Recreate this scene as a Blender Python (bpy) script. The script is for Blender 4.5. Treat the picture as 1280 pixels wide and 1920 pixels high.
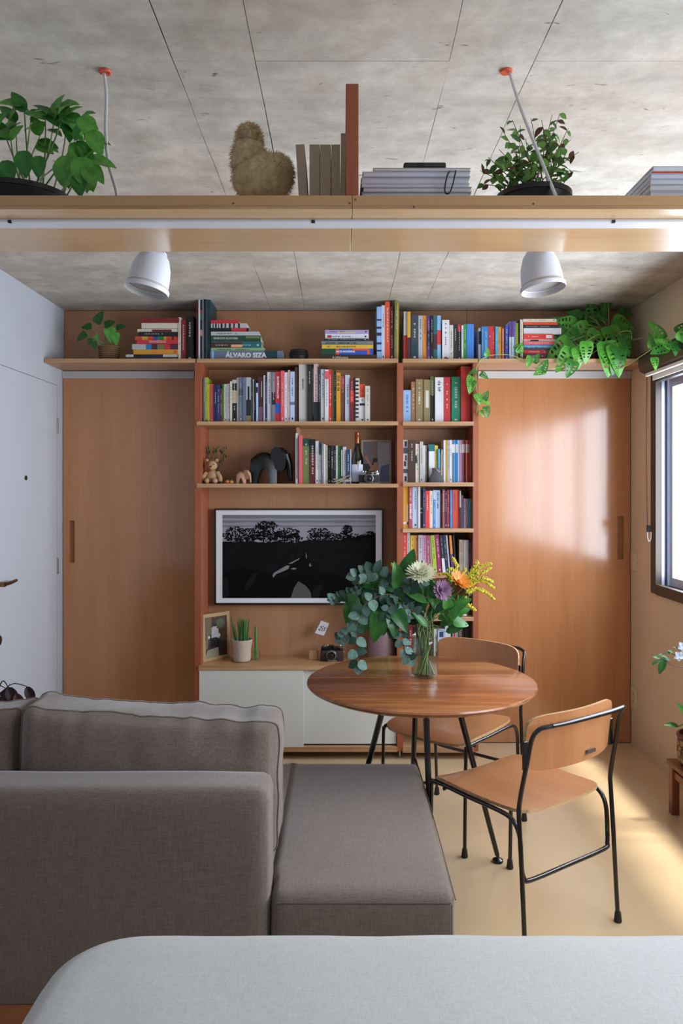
import bpy, bmesh, math, random
from mathutils import Vector, Matrix, noise as mnoise

for _o in list(bpy.data.objects):
    bpy.data.objects.remove(_o, do_unlink=True)
S = bpy.context.scene
C = S.collection

# ---------------------------------------------------------------- camera
F, VX, VY, H = 1450.0, 640.0, 918.0, 1.466      # focal length (px), vanishing point (px), eye height (m)
cam_d = bpy.data.cameras.new('camera')
cam_d.sensor_fit = 'VERTICAL'
cam_d.sensor_height = 36.0
cam_d.sensor_width = 24.0
cam_d.lens = F / 1920.0 * 36.0
cam_d.shift_y = -(960.0 - VY) / 1920.0
cam_d.clip_start = 0.02
cam = bpy.data.objects.new('camera', cam_d)
cam.location = (0, 0, H)
cam.rotation_euler = (math.pi / 2, 0, 0)
C.objects.link(cam)
S.camera = cam

# ---------------------------------------------------------------- world, sun, exposure
W = bpy.data.worlds.new('overcast_sky')
S.world = W
W.use_nodes = True
bgn = W.node_tree.nodes['Background']
bgn.inputs[0].default_value = (0.86, 0.93, 1.0, 1)
bgn.inputs[1].default_value = 9.0
sun_d = bpy.data.lights.new('sun', 'SUN')
sun_d.energy = 5.0
sun_d.angle = math.radians(6)
sun_d.color = (1.0, 0.93, 0.82)
sun = bpy.data.objects.new('sun', sun_d)
sun.rotation_euler = Vector((-0.285, 0.10, -0.92)).to_track_quat('-Z', 'Y').to_euler()
C.objects.link(sun)
XL, XR, ZC = -1.614, 1.676, 2.510               # left wall, right wall, ceiling
YB, YF = 4.56, -1.30                            # wall behind the doors, wall behind the camera
WY0, WY1, WZ0, WZ1 = 0.50, 4.161, 0.913, 2.086  # window opening in the right wall
for i, (a, b) in enumerate(((WY0, WY1),)):   # sky portals filling the window opening
    pd = bpy.data.lights.new('window_portal', 'AREA')
    pd.shape = 'RECTANGLE'
    pd.size = b - a
    pd.size_y = WZ1 - WZ0
    pd.cycles.is_portal = True
    po = bpy.data.objects.new('window_portal', pd)
    po.location = (XR + 0.16, (a + b) / 2, (WZ0 + WZ1) / 2)
    po.rotation_euler = (math.pi / 2, 0, math.pi / 2)
    C.objects.link(po)
S.view_settings.view_transform = 'Standard'
S.view_settings.look = 'None'
S.view_settings.gamma = 1.0
S.view_settings.use_curve_mapping = False
S.view_settings.exposure = 0.42


# ---------------------------------------------------------------- helpers
def P(x, y, d):
    """a pixel of the photograph at a known distance d from the camera plane"""
    return Vector(((x - VX) * d / F, d, H - (y - VY) * d / F))


def zof(y, d):
    return H - (y - VY) * d / F


def xof(x, d):
    return (x - VX) * d / F


def lin(h):
    if not isinstance(h, str):
        return h
    h = h.lstrip('#')
    out = []
    for i in (0, 2, 4):
        c = int(h[i:i + 2], 16) / 255.0
        out.append(c / 12.92 if c <= 0.04045 else ((c + 0.055) / 1.055) ** 2.4)
    return (*out, 1.0)


MATS = {}


def pmat(name, col, rough=0.5, metal=0.0, spec=0.5, coat=0.0, emis=None, vary=0.0, vscale=30.0, bump=0.0, bscale=200.0, trans=0.0, sss=0.0):
    """a plain procedural material: colour with a little noise and fine relief"""
    if name in MATS:
        return MATS[name]
    m = bpy.data.materials.new(name)
    MATS[name] = m
    m.use_nodes = True
    nt = m.node_tree
    b = nt.nodes['Principled BSDF']
    b.inputs['Base Color'].default_value = lin(col)
    b.inputs['Roughness'].default_value = rough
    b.inputs['Metallic'].default_value = metal
    b.inputs['Specular IOR Level'].default_value = spec
    b.inputs['Coat Weight'].default_value = coat
    b.inputs['Transmission Weight'].default_value = trans
    if emis:
        b.inputs['Emission Color'].default_value = lin(col)
        b.inputs['Emission Strength'].default_value = emis
    if vary or bump:
        tc = nt.nodes.new('ShaderNodeTexCoord')
        if vary:
            n = nt.nodes.new('ShaderNodeTexNoise')
            n.inputs['Scale'].default_value = vscale
            n.inputs['Detail'].default_value = 4
            nt.links.new(tc.outputs['Object'], n.inputs['Vector'])
            r = nt.nodes.new('ShaderNodeValToRGB')
            c = lin(col)
            r.color_ramp.elements[0].position = 0.3
            r.color_ramp.elements[1].position = 0.7
            r.color_ramp.elements[0].color = (*[k * (1 - vary) for k in c[:3]], 1)
            r.color_ramp.elements[1].color = (*[min(1, k * (1 + vary)) for k in c[:3]], 1)
            nt.links.new(n.outputs['Fac'], r.inputs['Fac'])
            nt.links.new(r.outputs['Color'], b.inputs['Base Color'])
        if bump:
            n2 = nt.nodes.new('ShaderNodeTexNoise')
            n2.inputs['Scale'].default_value = bscale
            n2.inputs['Detail'].default_value = 3
            nt.links.new(tc.outputs['Object'], n2.inputs['Vector'])
            bp = nt.nodes.new('ShaderNodeBump')
            bp.inputs['Strength'].default_value = bump
            bp.inputs['Distance'].default_value = 0.002
            nt.links.new(n2.outputs['Fac'], bp.inputs['Height'])
            nt.links.new(bp.outputs['Normal'], b.inputs['Normal'])
    return m


def wood(name, c1, c2, axis='Z', rough=0.35, coat=0.0, scale=14.0, stretch=0.06, bands=0.0, spec=0.5):
    """veneer: noise stretched along the grain axis"""
    if name in MATS:
        return MATS[name]
    m = bpy.data.materials.new(name)
    MATS[name] = m
    m.use_nodes = True
    nt = m.node_tree
    b = nt.nodes['Principled BSDF']
    tc = nt.nodes.new('ShaderNodeTexCoord')
    mp = nt.nodes.new('ShaderNodeMapping')
    s = [1, 1, 1]
    s['XYZ'.index(axis)] = stretch
    mp.inputs['Scale'].default_value = s
    nt.links.new(tc.outputs['Object'], mp.inputs['Vector'])
    n = nt.nodes.new('ShaderNodeTexNoise')
    n.inputs['Scale'].default_value = scale
    n.inputs['Detail'].default_value = 6
    n.inputs['Roughness'].default_value = 0.6
    n.inputs['Distortion'].default_value = 0.3
    nt.links.new(mp.outputs['Vector'], n.inputs['Vector'])
    r = nt.nodes.new('ShaderNodeValToRGB')
    r.color_ramp.elements[0].position = 0.25
    r.color_ramp.elements[1].position = 0.75
    r.color_ramp.elements[0].color = lin(c1)
    r.color_ramp.elements[1].color = lin(c2)
    nt.links.new(n.outputs['Fac'], r.inputs['Fac'])
    n2 = nt.nodes.new('ShaderNodeTexNoise')
    n2.inputs['Scale'].default_value = scale * 14
    n2.inputs['Detail'].default_value = 2
    nt.links.new(mp.outputs['Vector'], n2.inputs['Vector'])
    mx = nt.nodes.new('ShaderNodeMix')
    mx.data_type = 'RGBA'
    mx.blend_type = 'MULTIPLY'
    mx.inputs['Factor'].default_value = 0.22
    nt.links.new(r.outputs['Color'], mx.inputs['A'])
    nt.links.new(n2.outputs['Fac'], mx.inputs['B'])
    nt.links.new(mx.outputs['Result'], b.inputs['Base Color'])
    b.inputs['Roughness'].default_value = rough
    b.inputs['Coat Weight'].default_value = coat
    b.inputs['Coat Roughness'].default_value = 0.12
    b.inputs['Specular IOR Level'].default_value = spec
    bp = nt.nodes.new('ShaderNodeBump')
    bp.inputs['Strength'].default_value = 0.02
    bp.inputs['Distance'].default_value = 0.001
    nt.links.new(n2.outputs['Fac'], bp.inputs['Height'])
    nt.links.new(bp.outputs['Normal'], b.inputs['Normal'])
    return m


class MB:
    """collects vertices and faces in world coordinates; faces carry a material slot"""

    def __init__(self):
        self.v, self.f, self.m, self.mi = [], [], [], 0

    def add(self, vs, fs):
        o = len(self.v)
        self.v += [Vector(p) for p in vs]
        for f in fs:
            self.f.append([i + o for i in f])
            self.m.append(self.mi)
        return self

    def box(self, x0, x1, y0, y1, z0, z1, mtx=None):
        vs = [Vector((x, y, z)) for z in (z0, z1) for y in (y0, y1) for x in (x0, x1)]
        if mtx:
            vs = [mtx @ p for p in vs]
        return self.add(vs, [(0, 2, 3, 1), (4, 5, 7, 6), (0, 1, 5, 4), (2, 6, 7, 3), (0, 4, 6, 2), (1, 3, 7, 5)])

    def bbox(self, x0, x1, y0, y1, z0, z1, bev=0.003, seg=2, mtx=None):
        """a box with bevelled edges"""
        bm = bmesh.new()
        vs = [bm.verts.new((x, y, z)) for z in (z0, z1) for y in (y0, y1) for x in (x0, x1)]
        for f in [(0, 2, 3, 1), (4, 5, 7, 6), (0, 1, 5, 4), (2, 6, 7, 3), (0, 4, 6, 2), (1, 3, 7, 5)]:
            bm.faces.new([vs[i] for i in f])
        bmesh.ops.bevel(bm, geom=list(bm.edges), offset=bev, segments=seg, affect='EDGES', profile=0.5)
        bm.verts.index_update()
        pts = [(mtx @ v.co) if mtx else v.co.copy() for v in bm.verts]
        fs = [[v.index for v in f.verts] for f in bm.faces]
        bm.free()
        return self.add(pts, fs)

    def tube(self, pts, r, n=8, cap=True, smooth=0, closed=False):
        """a round bar along a path; r is one radius or one per point"""
        pts = [Vector(p) for p in pts]
        rs = list(r) if hasattr(r, '__len__') else [r] * len(pts)
        if smooth:
            pts, rs = spline(pts, rs, smooth, closed)
        k = len(pts)
        ring = []
        up = None
        for i, p in enumerate(pts):
            if closed:
                t = pts[(i + 1) % k] - pts[i - 1]
            else:
                t = pts[min(i + 1, k - 1)] - pts[max(i - 1, 0)]
            t = t.normalized() if t.length > 1e-9 else Vector((0, 0, 1))
            if up is None:
                up = Vector((0, 0, 1)) if abs(t.z) < 0.9 else Vector((1, 0, 0))
            a = t.cross(up)
            a = a.normalized() if a.length > 1e-6 else t.orthogonal().normalized()
            up = a.cross(t).normalized()
            ring.append([p + (a * math.cos(2 * math.pi * j / n) + up * math.sin(2 * math.pi * j / n)) * rs[i] for j in range(n)])
        vs = [q for g in ring for q in g]
        fs = []
        for i in range(k if closed else k - 1):
            i2 = (i + 1) % k
            for j in range(n):
                fs.append((i * n + j, i * n + (j + 1) % n, i2 * n + (j + 1) % n, i2 * n + j))
        if cap and not closed:
            fs.append(tuple(range(n))[::-1])
            fs.append(tuple((k - 1) * n + j for j in range(n)))
        return self.add(vs, fs)

    def lathe(self, prof, loc=(0, 0, 0), n=24, mtx=None):
        """prof: (radius, height) from bottom to top; radius 0 closes with a point"""
        loc = Vector(loc)
        vs, rings = [], []
        for r, z in prof:
            if r <= 1e-6:
                rings.append([len(vs)])
                vs.append(Vector((0, 0, z)))
            else:
                rings.append(list(range(len(vs), len(vs) + n)))
                vs += [Vector((r * math.cos(2 * math.pi * j / n), r * math.sin(2 * math.pi * j / n), z)) for j in range(n)]
        fs = []
        for a, b in zip(rings[:-1], rings[1:]):
            for j in range(n):
                j2 = (j + 1) % n
                if len(a) == 1 and len(b) == 1:
                    continue
                if len(a) == 1:
                    fs.append((a[0], b[j2], b[j]))
                elif len(b) == 1:
                    fs.append((a[j], a[j2], b[0]))
                else:
                    fs.append((a[j], a[j2], b[j2], b[j]))
        vs = [(mtx @ v if mtx else v) + loc for v in vs]
        return self.add(vs, fs)

    def ell(self, c, r, n=12, m=8, mtx=None):
        """an ellipsoid"""
        c = Vector(c)
        vs, fs = [Vector((0, 0, -r[2]))], []
        for i in range(1, m):
            t = -math.pi / 2 + math.pi * i / m
            for j in range(n):
                a = 2 * math.pi * j / n
                vs.append(Vector((r[0] * math.cos(t) * math.cos(a), r[1] * math.cos(t) * math.sin(a), r[2] * math.sin(t))))
        vs.append(Vector((0, 0, r[2])))
        for j in range(n):
            j2 = (j + 1) % n
            fs.append((0, 1 + j2, 1 + j))
            for i in range(m - 2):
                fs.append((1 + i * n + j, 1 + i * n + j2, 1 + (i + 1) * n + j2, 1 + (i + 1) * n + j))
            fs.append((1 + (m - 2) * n + j, 1 + (m - 2) * n + j2, len(vs) - 1))
        return self.add([(mtx @ v if mtx else v) + c for v in vs], fs)

    def poly(self, pts):
        return self.add(pts, [tuple(range(len(pts)))])

    def prism(self, pts, d):
        """a flat outline given a thickness: pts and the offset vector d"""
        n = len(pts)
        pts = [Vector(p) for p in pts]
        d = Vector(d)
        return self.add(pts + [p + d for p in pts], [tuple(range(n))[::-1], tuple(range(n, 2 * n))] + [(i, (i + 1) % n, n + (i + 1) % n, n + i) for i in range(n)])


def spline(pts, rs, k, closed=False):
    out, ro = [], []
    n = len(pts)
    seg = n if closed else n - 1
    for i in range(seg):
        if closed:
            p0, p1, p2, p3 = pts[i - 1], pts[i], pts[(i + 1) % n], pts[(i + 2) % n]
            r1, r2 = rs[i], rs[(i + 1) % n]
        else:
            p0, p1, p2, p3 = pts[max(i - 1, 0)], pts[i], pts[i + 1], pts[min(i + 2, n - 1)]
            r1, r2 = rs[i], rs[i + 1]
        for j in range(k):
            t = j / k
            out.append(0.5 * ((2 * p1) + (p2 - p0) * t + (2 * p0 - 5 * p1 + 4 * p2 - p3) * t * t + (3 * p1 - p0 - 3 * p2 + p3) * t ** 3))
            ro.append(r1 + (r2 - r1) * t)
    if not closed:
        out.append(pts[-1])
        ro.append(rs[-1])
    return out, ro


ORG = {}


def tag(o, label=None, cat=None, group=None, kind=None):
    if label:
        o['label'] = label
    if cat:
        o['category'] = cat
    if group:
        o['group'] = group
    if kind:
        o['kind'] = kind
    return o


def thing(name, label, cat, loc, group=None, kind=None):
    o = bpy.data.objects.new(name, None)
    o.empty_display_size = 0.05
    C.objects.link(o)
    o.location = loc
    ORG[o.name] = Vector(loc)
    return tag(o, label, cat, group, kind)


def meshof(name, mb, mats, org=Vector((0, 0, 0)), smooth=False):
    me = bpy.data.meshes.new(name)
    me.from_pydata([tuple(p - org) for p in mb.v], [], mb.f)
    for m in (mats if isinstance(mats, (list, tuple)) else [mats]):
        me.materials.append(m)
    me.polygons.foreach_set('material_index', mb.m)
    if smooth:
        me.polygons.foreach_set('use_smooth', [True] * len(me.polygons))
        if smooth != 'all':
            try:
                me.set_sharp_from_angle(angle=math.radians(40))
            except Exception:
                pass
    me.update()
    return me


def part(name, mb, mat, parent, smooth=False, kind=None, label=None):
    """one mesh object, child of a thing or of one of its parts"""
    org = ORG[parent.name]
    o = bpy.data.objects.new(name, meshof(name, mb, mat, org, smooth))
    C.objects.link(o)
    o.parent = parent
    ORG[o.name] = org
    return tag(o, label, None, None, kind)


def solo(name, mb, mat, label, cat, loc=None, group=None, kind=None, smooth=False):
    """a thing that is one mesh"""
    if loc is None:
        n = len(mb.v)
        loc = Vector((sum(p.x for p in mb.v) / n, sum(p.y for p in mb.v) / n, min(p.z for p in mb.v)))
    loc = Vector(loc)
    o = bpy.data.objects.new(name, meshof(name, mb, mat, loc, smooth))
    o.location = loc
    C.objects.link(o)
    ORG[o.name] = loc
    return tag(o, label, cat, group, kind)


def inst(name, me, mtx, parent):
    """a part that shares mesh data with alike parts; mtx is its world matrix"""
    o = bpy.data.objects.new(name, me)
    C.objects.link(o)
    o.parent = parent
    o.matrix_local = Matrix.Translation(-ORG[parent.name]) @ mtx
    ORG[o.name] = ORG[parent.name]
    return o


def struct(name, mb, mat, label, cat, smooth=False):
    return solo(name, mb, mat, label, cat, loc=(0, 0, 0), kind='structure', smooth=smooth)


def text_mb(s, size, mtx, bold=0.0):
    """lettering as flat geometry; mtx takes the text plane (x right, y up) into the world"""
    cu = bpy.data.curves.new('lettering', 'FONT')
    cu.body = s
    cu.size = size
    cu.align_x = 'CENTER'
    cu.align_y = 'CENTER'
    cu.offset = bold
    cu.resolution_u = 2
    ob = bpy.data.objects.new('lettering', cu)
    me = bpy.data.meshes.new_from_object(ob)
    mb = MB()
    mb.add([mtx @ v.co for v in me.vertices], [list(p.vertices) for p in me.polygons])
    w = (max(v.co.x for v in me.vertices) - min(v.co.x for v in me.vertices)) if len(me.vertices) else 0
    bpy.data.objects.remove(ob)
    bpy.data.curves.remove(cu)
    bpy.data.meshes.remove(me)
    return mb, w


R = random.Random(7)
# ---------------------------------------------------------------- materials of the room
def concrete():
    m = bpy.data.materials.new('concrete')
    m.use_nodes = True
    nt = m.node_tree
    b = nt.nodes['Principled BSDF']
    tc = nt.nodes.new('ShaderNodeTexCoord')

    def nz(sc, det, ro, vec=None, dist=0.0):
        n = nt.nodes.new('ShaderNodeTexNoise')
        n.inputs['Scale'].default_value = sc
        n.inputs['Detail'].default_value = det
        n.inputs['Roughness'].default_value = ro
        n.inputs['Distortion'].default_value = dist
        nt.links.new(vec or tc.outputs['Object'], n.inputs['Vector'])
        return n.outputs['Fac']

    def ramp(src, a, b_, ca, cb):
        r = nt.nodes.new('ShaderNodeValToRGB')
        r.color_ramp.elements[0].position = a
        r.color_ramp.elements[1].position = b_
        r.color_ramp.elements[0].color = lin(ca)
        r.color_ramp.elements[1].color = lin(cb)
        nt.links.new(src, r.inputs['Fac'])
        return r.outputs['Color']

    def mix(a, b_, fac, mode='MULTIPLY'):
        x = nt.nodes.new('ShaderNodeMix')
        x.data_type = 'RGBA'
        x.blend_type = mode
        if isinstance(fac, float):
            x.inputs['Factor'].default_value = fac
        else:
            nt.links.new(fac, x.inputs['Factor'])
        nt.links.new(a, x.inputs['A'])
        nt.links.new(b_, x.inputs['B'])
        return x.outputs['Result']
    mp = nt.nodes.new('ShaderNodeMapping')
    mp.inputs['Scale'].default_value = (0.35, 1.6, 1.0)
    nt.links.new(tc.outputs['Object'], mp.inputs['Vector'])
    base = ramp(nz(2.2, 8, 0.62, mp.outputs['Vector'], 0.6), 0.32, 0.68, 'c8c3ba', 'ebe6dc')
    mott = ramp(nz(9, 7, 0.7), 0.35, 0.7, 'c4c0ba', 'ffffff')
    c1 = mix(base, mott, 0.7)
    warm = ramp(nz(1.1, 3, 0.5), 0.45, 0.65, 'ffffff', 'f3e4d6')
    c2 = mix(c1, warm, 0.5)
    mp2 = nt.nodes.new('ShaderNodeMapping')
    mp2.inputs['Scale'].default_value = (1.0, 2.6, 1.0)
    nt.links.new(tc.outputs['Object'], mp2.inputs['Vector'])
    spot = ramp(nz(17, 3, 0.55, mp2.outputs['Vector'], 0.9), 0.68, 0.74, 'ffffff', '76716a')
    c3 = mix(c2, spot, 0.8)
    lime = ramp(nz(3.1, 6, 0.7, mp2.outputs['Vector'], 0.5), 0.60, 0.72, '000000', 'ffffff')
    white = nt.nodes.new('ShaderNodeRGB')
    white.outputs[0].default_value = lin('d4d0c8')
    fac = nt.nodes.new('ShaderNodeMath')
    fac.operation = 'MULTIPLY'
    nt.links.new(lime, fac.inputs[0])
    fac.inputs[1].default_value = 0.45
    c4 = mix(c3, white.outputs[0], fac.outputs[0], 'MIX')
    nt.links.new(c4, b.inputs['Base Color'])
    b.inputs['Roughness'].default_value = 0.62
    b.inputs['Specular IOR Level'].default_value = 0.3
    bp = nt.nodes.new('ShaderNodeBump')
    bp.inputs['Strength'].default_value = 0.3
    bp.inputs['Distance'].default_value = 0.006
    nt.links.new(nz(13, 8, 0.6), bp.inputs['Height'])
    nt.links.new(bp.outputs['Normal'], b.inputs['Normal'])
    return m


M_CONC = concrete()
M_WHITE = pmat('white_paint', 'c0c4cd', rough=0.55, vary=0.02, vscale=3)
M_BEIGE = pmat('beige_paint', 'd9c6aa', rough=0.6, vary=0.03, vscale=4)
M_FLOOR = pmat('cream_resin_floor', 'd0b690', rough=0.2, vary=0.07, vscale=2.2, spec=0.5, coat=0.25)
M_DOOR = wood('door_veneer', 'b5774a', 'c78b5d', 'Z', rough=0.15, coat=0.5, scale=7, stretch=0.05)
M_PANEL = wood('panel_veneer', 'b07d58', 'c3906a', 'Z', rough=0.4, scale=9, stretch=0.05)
M_SHELF = wood('shelf_veneer', 'bd9064', 'cfa47a', 'X', rough=0.4, scale=9, stretch=0.05)
M_EDGE = wood('plywood_edge', '9a6a45', 'd8b084', 'X', rough=0.5, scale=60, stretch=0.03)
M_RED = wood('red_wood', '964f31', 'ac6140', 'Z', rough=0.4, scale=10, stretch=0.05)
M_BEAM = wood('beam_veneer', 'cba67a', 'dbb98e', 'X', rough=0.22, coat=0.3, scale=6, stretch=0.05)
M_STEEL = pmat('aluminium', 'c9cacc', rough=0.35, metal=0.6)
M_BLACKM = pmat('black_steel', '0c0c10', rough=0.28, spec=0.6, coat=0.3)
M_BRONZE = pmat('bronze_aluminium', '4a423f', rough=0.4, metal=0.2)
M_TRACK = pmat('window_track', 'c9cede', rough=0.3, metal=0.1)
M_TRACKD = pmat('window_track_dark', '3c4260', rough=0.4)
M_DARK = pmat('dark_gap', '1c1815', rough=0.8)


def glass_mat(name, tint=(1, 1, 1, 1), refl=0.04, edge=0.5):
    m = bpy.data.materials.new(name)
    m.use_nodes = True
    nt = m.node_tree
    nt.nodes.remove(nt.nodes['Principled BSDF'])
    out = nt.nodes['Material Output']
    tr = nt.nodes.new('ShaderNodeBsdfTransparent')
    tr.inputs[0].default_value = tint
    gl = nt.nodes.new('ShaderNodeBsdfGlossy')
    gl.inputs['Roughness'].default_value = 0.03
    lw = nt.nodes.new('ShaderNodeLayerWeight')
    lw.inputs[0].default_value = 0.5
    pw = nt.nodes.new('ShaderNodeMath')
    pw.operation = 'POWER'
    nt.links.new(lw.outputs['Facing'], pw.inputs[0])
    pw.inputs[1].default_value = 4.0
    fr = nt.nodes.new('ShaderNodeMath')
    fr.operation = 'MULTIPLY_ADD'
    nt.links.new(pw.outputs[0], fr.inputs[0])
    fr.inputs[1].default_value = edge
    fr.inputs[2].default_value = refl
    mx = nt.nodes.new('ShaderNodeMixShader')
    nt.links.new(fr.outputs[0], mx.inputs[0])
    nt.links.new(tr.outputs[0], mx.inputs[1])
    nt.links.new(gl.outputs[0], mx.inputs[2])
    nt.links.new(mx.outputs[0], out.inputs[0])
    return m


M_PANE = glass_mat('window_glass', (0.97, 0.98, 1, 1), 0.03, 0.15)
M_VASE = glass_mat('vase_glass', (0.93, 0.97, 0.94, 1), 0.06, 0.9)

# ---------------------------------------------------------------- room shell
TH = 0.15
struct('floor', MB().box(XL - TH, XR + TH, YF - TH, YB + TH, -0.1, 0), M_FLOOR, 'polished cream resin floor', 'floor')
ceil = struct('ceiling', MB().box(XL - TH, XR + TH, YF - TH, YB + TH, ZC + 0.012, ZC + 0.15), pmat('joint_dark_grey', '55524c', rough=0.9), 'bare grey concrete ceiling slab with formwork joints', 'ceiling')  # dark grey slab, visible in the narrow joints between the panels
xs = [XL - 0.01, -0.41, -0.21, 0.26, 0.47, XR + 0.01]
ys = [YF - 0.01, 1.885, YB + 0.01]
rj = random.Random(3)
for i in range(len(xs) - 1):
    for j in range(len(ys) - 1):
        # every joint runs slightly crooked; panels sit a little uneven
        n = 26
        mb = MB()
        gl = 0.0022 if 0 < i else 0
        gr = 0.0022 if i < len(xs) - 2 else 0
        y0, y1 = ys[j] + (0.0005 if j else 0), ys[j + 1] - (0.0005 if j == 0 else 0)
        pl, pr = [], []
        for k in range(n + 1):
            y = y0 + (y1 - y0) * k / n
            wob = lambda q, x: 0.004 * mnoise.noise((x * 9.1, q * 3.0, 2.0)) + 0.0022 * mnoise.noise((x * 5.3, q * 14.0, 7.0))
            gap = lambda q, x: max(0.0001, 0.0008 * (1 + 2.2 * mnoise.noise((x * 3.7, q * 1.9, 11.0))))
            pl.append((xs[i] + (wob(y, xs[i]) + gap(y, xs[i]) if i else 0), y))
            pr.append((xs[i + 1] + (wob(y, xs[i + 1]) - gap(y, xs[i + 1]) if i < len(xs) - 2 else 0), y))
        z = ZC + rj.uniform(0, 0.0012)
        vs, fs = [], []
        for k in range(n + 1):
            (xa, ya), (xb, yb) = pl[k], pr[k]
            vs += [(xa, ya, z), (xb, yb, z), (xa, ya, ZC + 0.013), (xb, yb, ZC + 0.013)]
        for k in range(n):
            a, b = 4 * k, 4 * (k + 1)
            fs += [(a, b, b + 1, a + 1), (a, a + 2, b + 2, b), (a + 1, b + 1, b + 3, a + 3)]
        fs += [(0, 1, 3, 2), (4 * n, 4 * n + 2, 4 * n + 3, 4 * n + 1)]
        mb.add(vs, fs)
        part('concrete_panel', mb, M_CONC, ceil)

# left wall with a flush entrance door
DY0, DY1, DZ = 3.52, 4.392, zof(722, 4.39)
mb = MB()
mb.box(XL - TH, XL, YF - TH, DY0, 0, ZC)
mb.box(XL - TH, XL, DY1, YB + TH, 0, ZC)
mb.box(XL - TH, XL, DY0, DY1, DZ, ZC)
struct('wall_left', mb, M_WHITE, 'smooth white painted wall on the left', 'wall')
d1 = thing('door_1', 'flush white entrance door with peephole in the left wall', 'door', (XL - 0.03, (DY0 + DY1) / 2, 0), kind='structure')
part('door_panel', MB().box(XL - 0.05, XL - 0.0005, DY0 + 0.0025, DY1 - 0.0025, 0.006, DZ - 0.0025), M_WHITE, d1)
part('door_backing', MB().box(XL - TH, XL - 0.055, DY0, DY1, 0.0, DZ), M_DARK, d1)
M_CHROME = pmat('brushed_chrome', 'b9b7b4', rough=0.3, metal=1.0)
for yy in (798, 1061):
    hz = zof(yy, 4.39)
    mb = MB()
    mb.tube([(XL + 0.004, DY1 - 0.003, hz - 0.045), (XL + 0.004, DY1 - 0.003, hz + 0.045)], 0.006, 8)
    for q in range(4):
        mb.tube([(XL + 0.004, DY1 - 0.003, hz - 0.04 + q * 0.022), (XL + 0.004, DY1 - 0.003, hz - 0.034 + q * 0.022)], 0.008, 8)
    part('hinge', mb, M_CHROME, d1)
my = Matrix.Rotation(math.pi / 2, 4, 'Y')
part('peephole', MB().lathe([(0.0, 0.004), (0.008, 0.004), (0.010, 0.0), (0.012, 0), (0.012, 0.005), (0.008, 0.006), (0, 0.006)], P(48, 896, 3.953), 16, my), M_DARK, d1)
hb = Vector((XL, 3.60, zof(1095, 3.62)))
mb = MB().lathe([(0, 0), (0.026, 0), (0.026, 0.008), (0.012, 0.01), (0.012, 0.05), (0, 0.05)], hb, 20, my)
mb.tube([hb + Vector((0.045, 0, 0)), hb + Vector((0.048, 0.06, 0.001)), hb + Vector((0.045, 0.135, 0.004))], [0.010, 0.009, 0.007], 10, smooth=4)
part('lever_handle', mb, pmat('warm_brass', '7a5a45', rough=0.3, metal=0.9), d1, smooth=True)
part('key_rosette', MB().lathe([(0, 0), (0.024, 0), (0.024, 0.008), (0.02, 0.01), (0, 0.01)], (XL, 3.637, zof(1200, 3.65)), 20, my), M_BLACKM, d1, smooth=True)

# back wall, wall behind the camera
struct('wall_back', MB().box(XL - TH, XR + TH, YB, YB + TH, 0, ZC), M_WHITE, 'white wall behind the wooden doors and shelves', 'wall')
struct('wall_front', MB().box(XL - TH, XR + TH, YF - TH, YF, 0, ZC), M_WHITE, 'plain white wall at the near end of the room', 'wall')

# right wall with the window opening
mb = MB()
mb.box(XR, XR + TH, YF - TH, YB + TH, 0, WZ0)
mb.box(XR, XR + TH, YF - TH, YB + TH, WZ1, ZC)
mb.box(XR, XR + TH, WY1, YB + TH, WZ0, WZ1)
mb.box(XR, XR + TH, YF - TH, WY0, WZ0, WZ1)
struct('wall_right', mb, M_BEIGE, 'warm beige painted wall with the window', 'wall')

w1 = thing('window_1', 'dark bronze sliding window with bright daylight in the right wall', 'window', (XR, (WY0 + WY1) / 2, WZ0), kind='structure')
fx0, fx1, fw = XR - 0.012, XR + 0.02, 0.064
for nm, bx_ in (('frame_stile', (fx0, fx1, WY1 - fw, WY1 + 0.004, WZ0, WZ1)), ('frame_stile', (fx0, fx1, WY0 - 0.004, WY0 + fw, WZ0, WZ1)),
                ('frame_rail', (fx0, fx1, WY0 + fw, WY1 - fw, WZ0 - 0.004, WZ0 + 0.05)), ('frame_rail', (fx0, fx1, WY0 + fw, WY1 - fw, WZ1 - 0.05, WZ1 + 0.004))):
    part(nm, MB().box(*bx_), M_BRONZE, w1)
# jamb with alternating tracks, sill channel and head channel
for k in range(4):
    xa = XR + 0.021 + k * 0.0155
    part('jamb_track', MB().box(xa, xa + 0.0150, WY1 - fw + (0.014 if k % 2 else 0.004), WY1, WZ0 + 0.03, WZ1 - 0.03), M_TRACKD if k % 2 else M_TRACK, w1)
    part('sill_track', MB().box(xa, xa + 0.0150, WY0, WY1 - fw, WZ0, WZ0 + (0.028 if k % 2 else 0.045)), M_TRACKD if k % 2 else M_BRONZE, w1)
part('outer_jamb', MB().box(XR + 0.086, XR + TH, WY1 - 0.02, WY1, WZ0, WZ1), M_TRACK, w1)
part('outer_sill', MB().box(XR + 0.084, XR + TH, WY0, WY1 - fw, WZ0, WZ0 + 0.03), M_TRACKD, w1)
part('head_channel', MB().box(XR + 0.021, XR + TH, WY0, WY1 - fw, WZ1 - 0.03, WZ1), M_BRONZE, w1)
ns = 4
sw = (WY1 - fw - WY0 - fw) / ns
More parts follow.
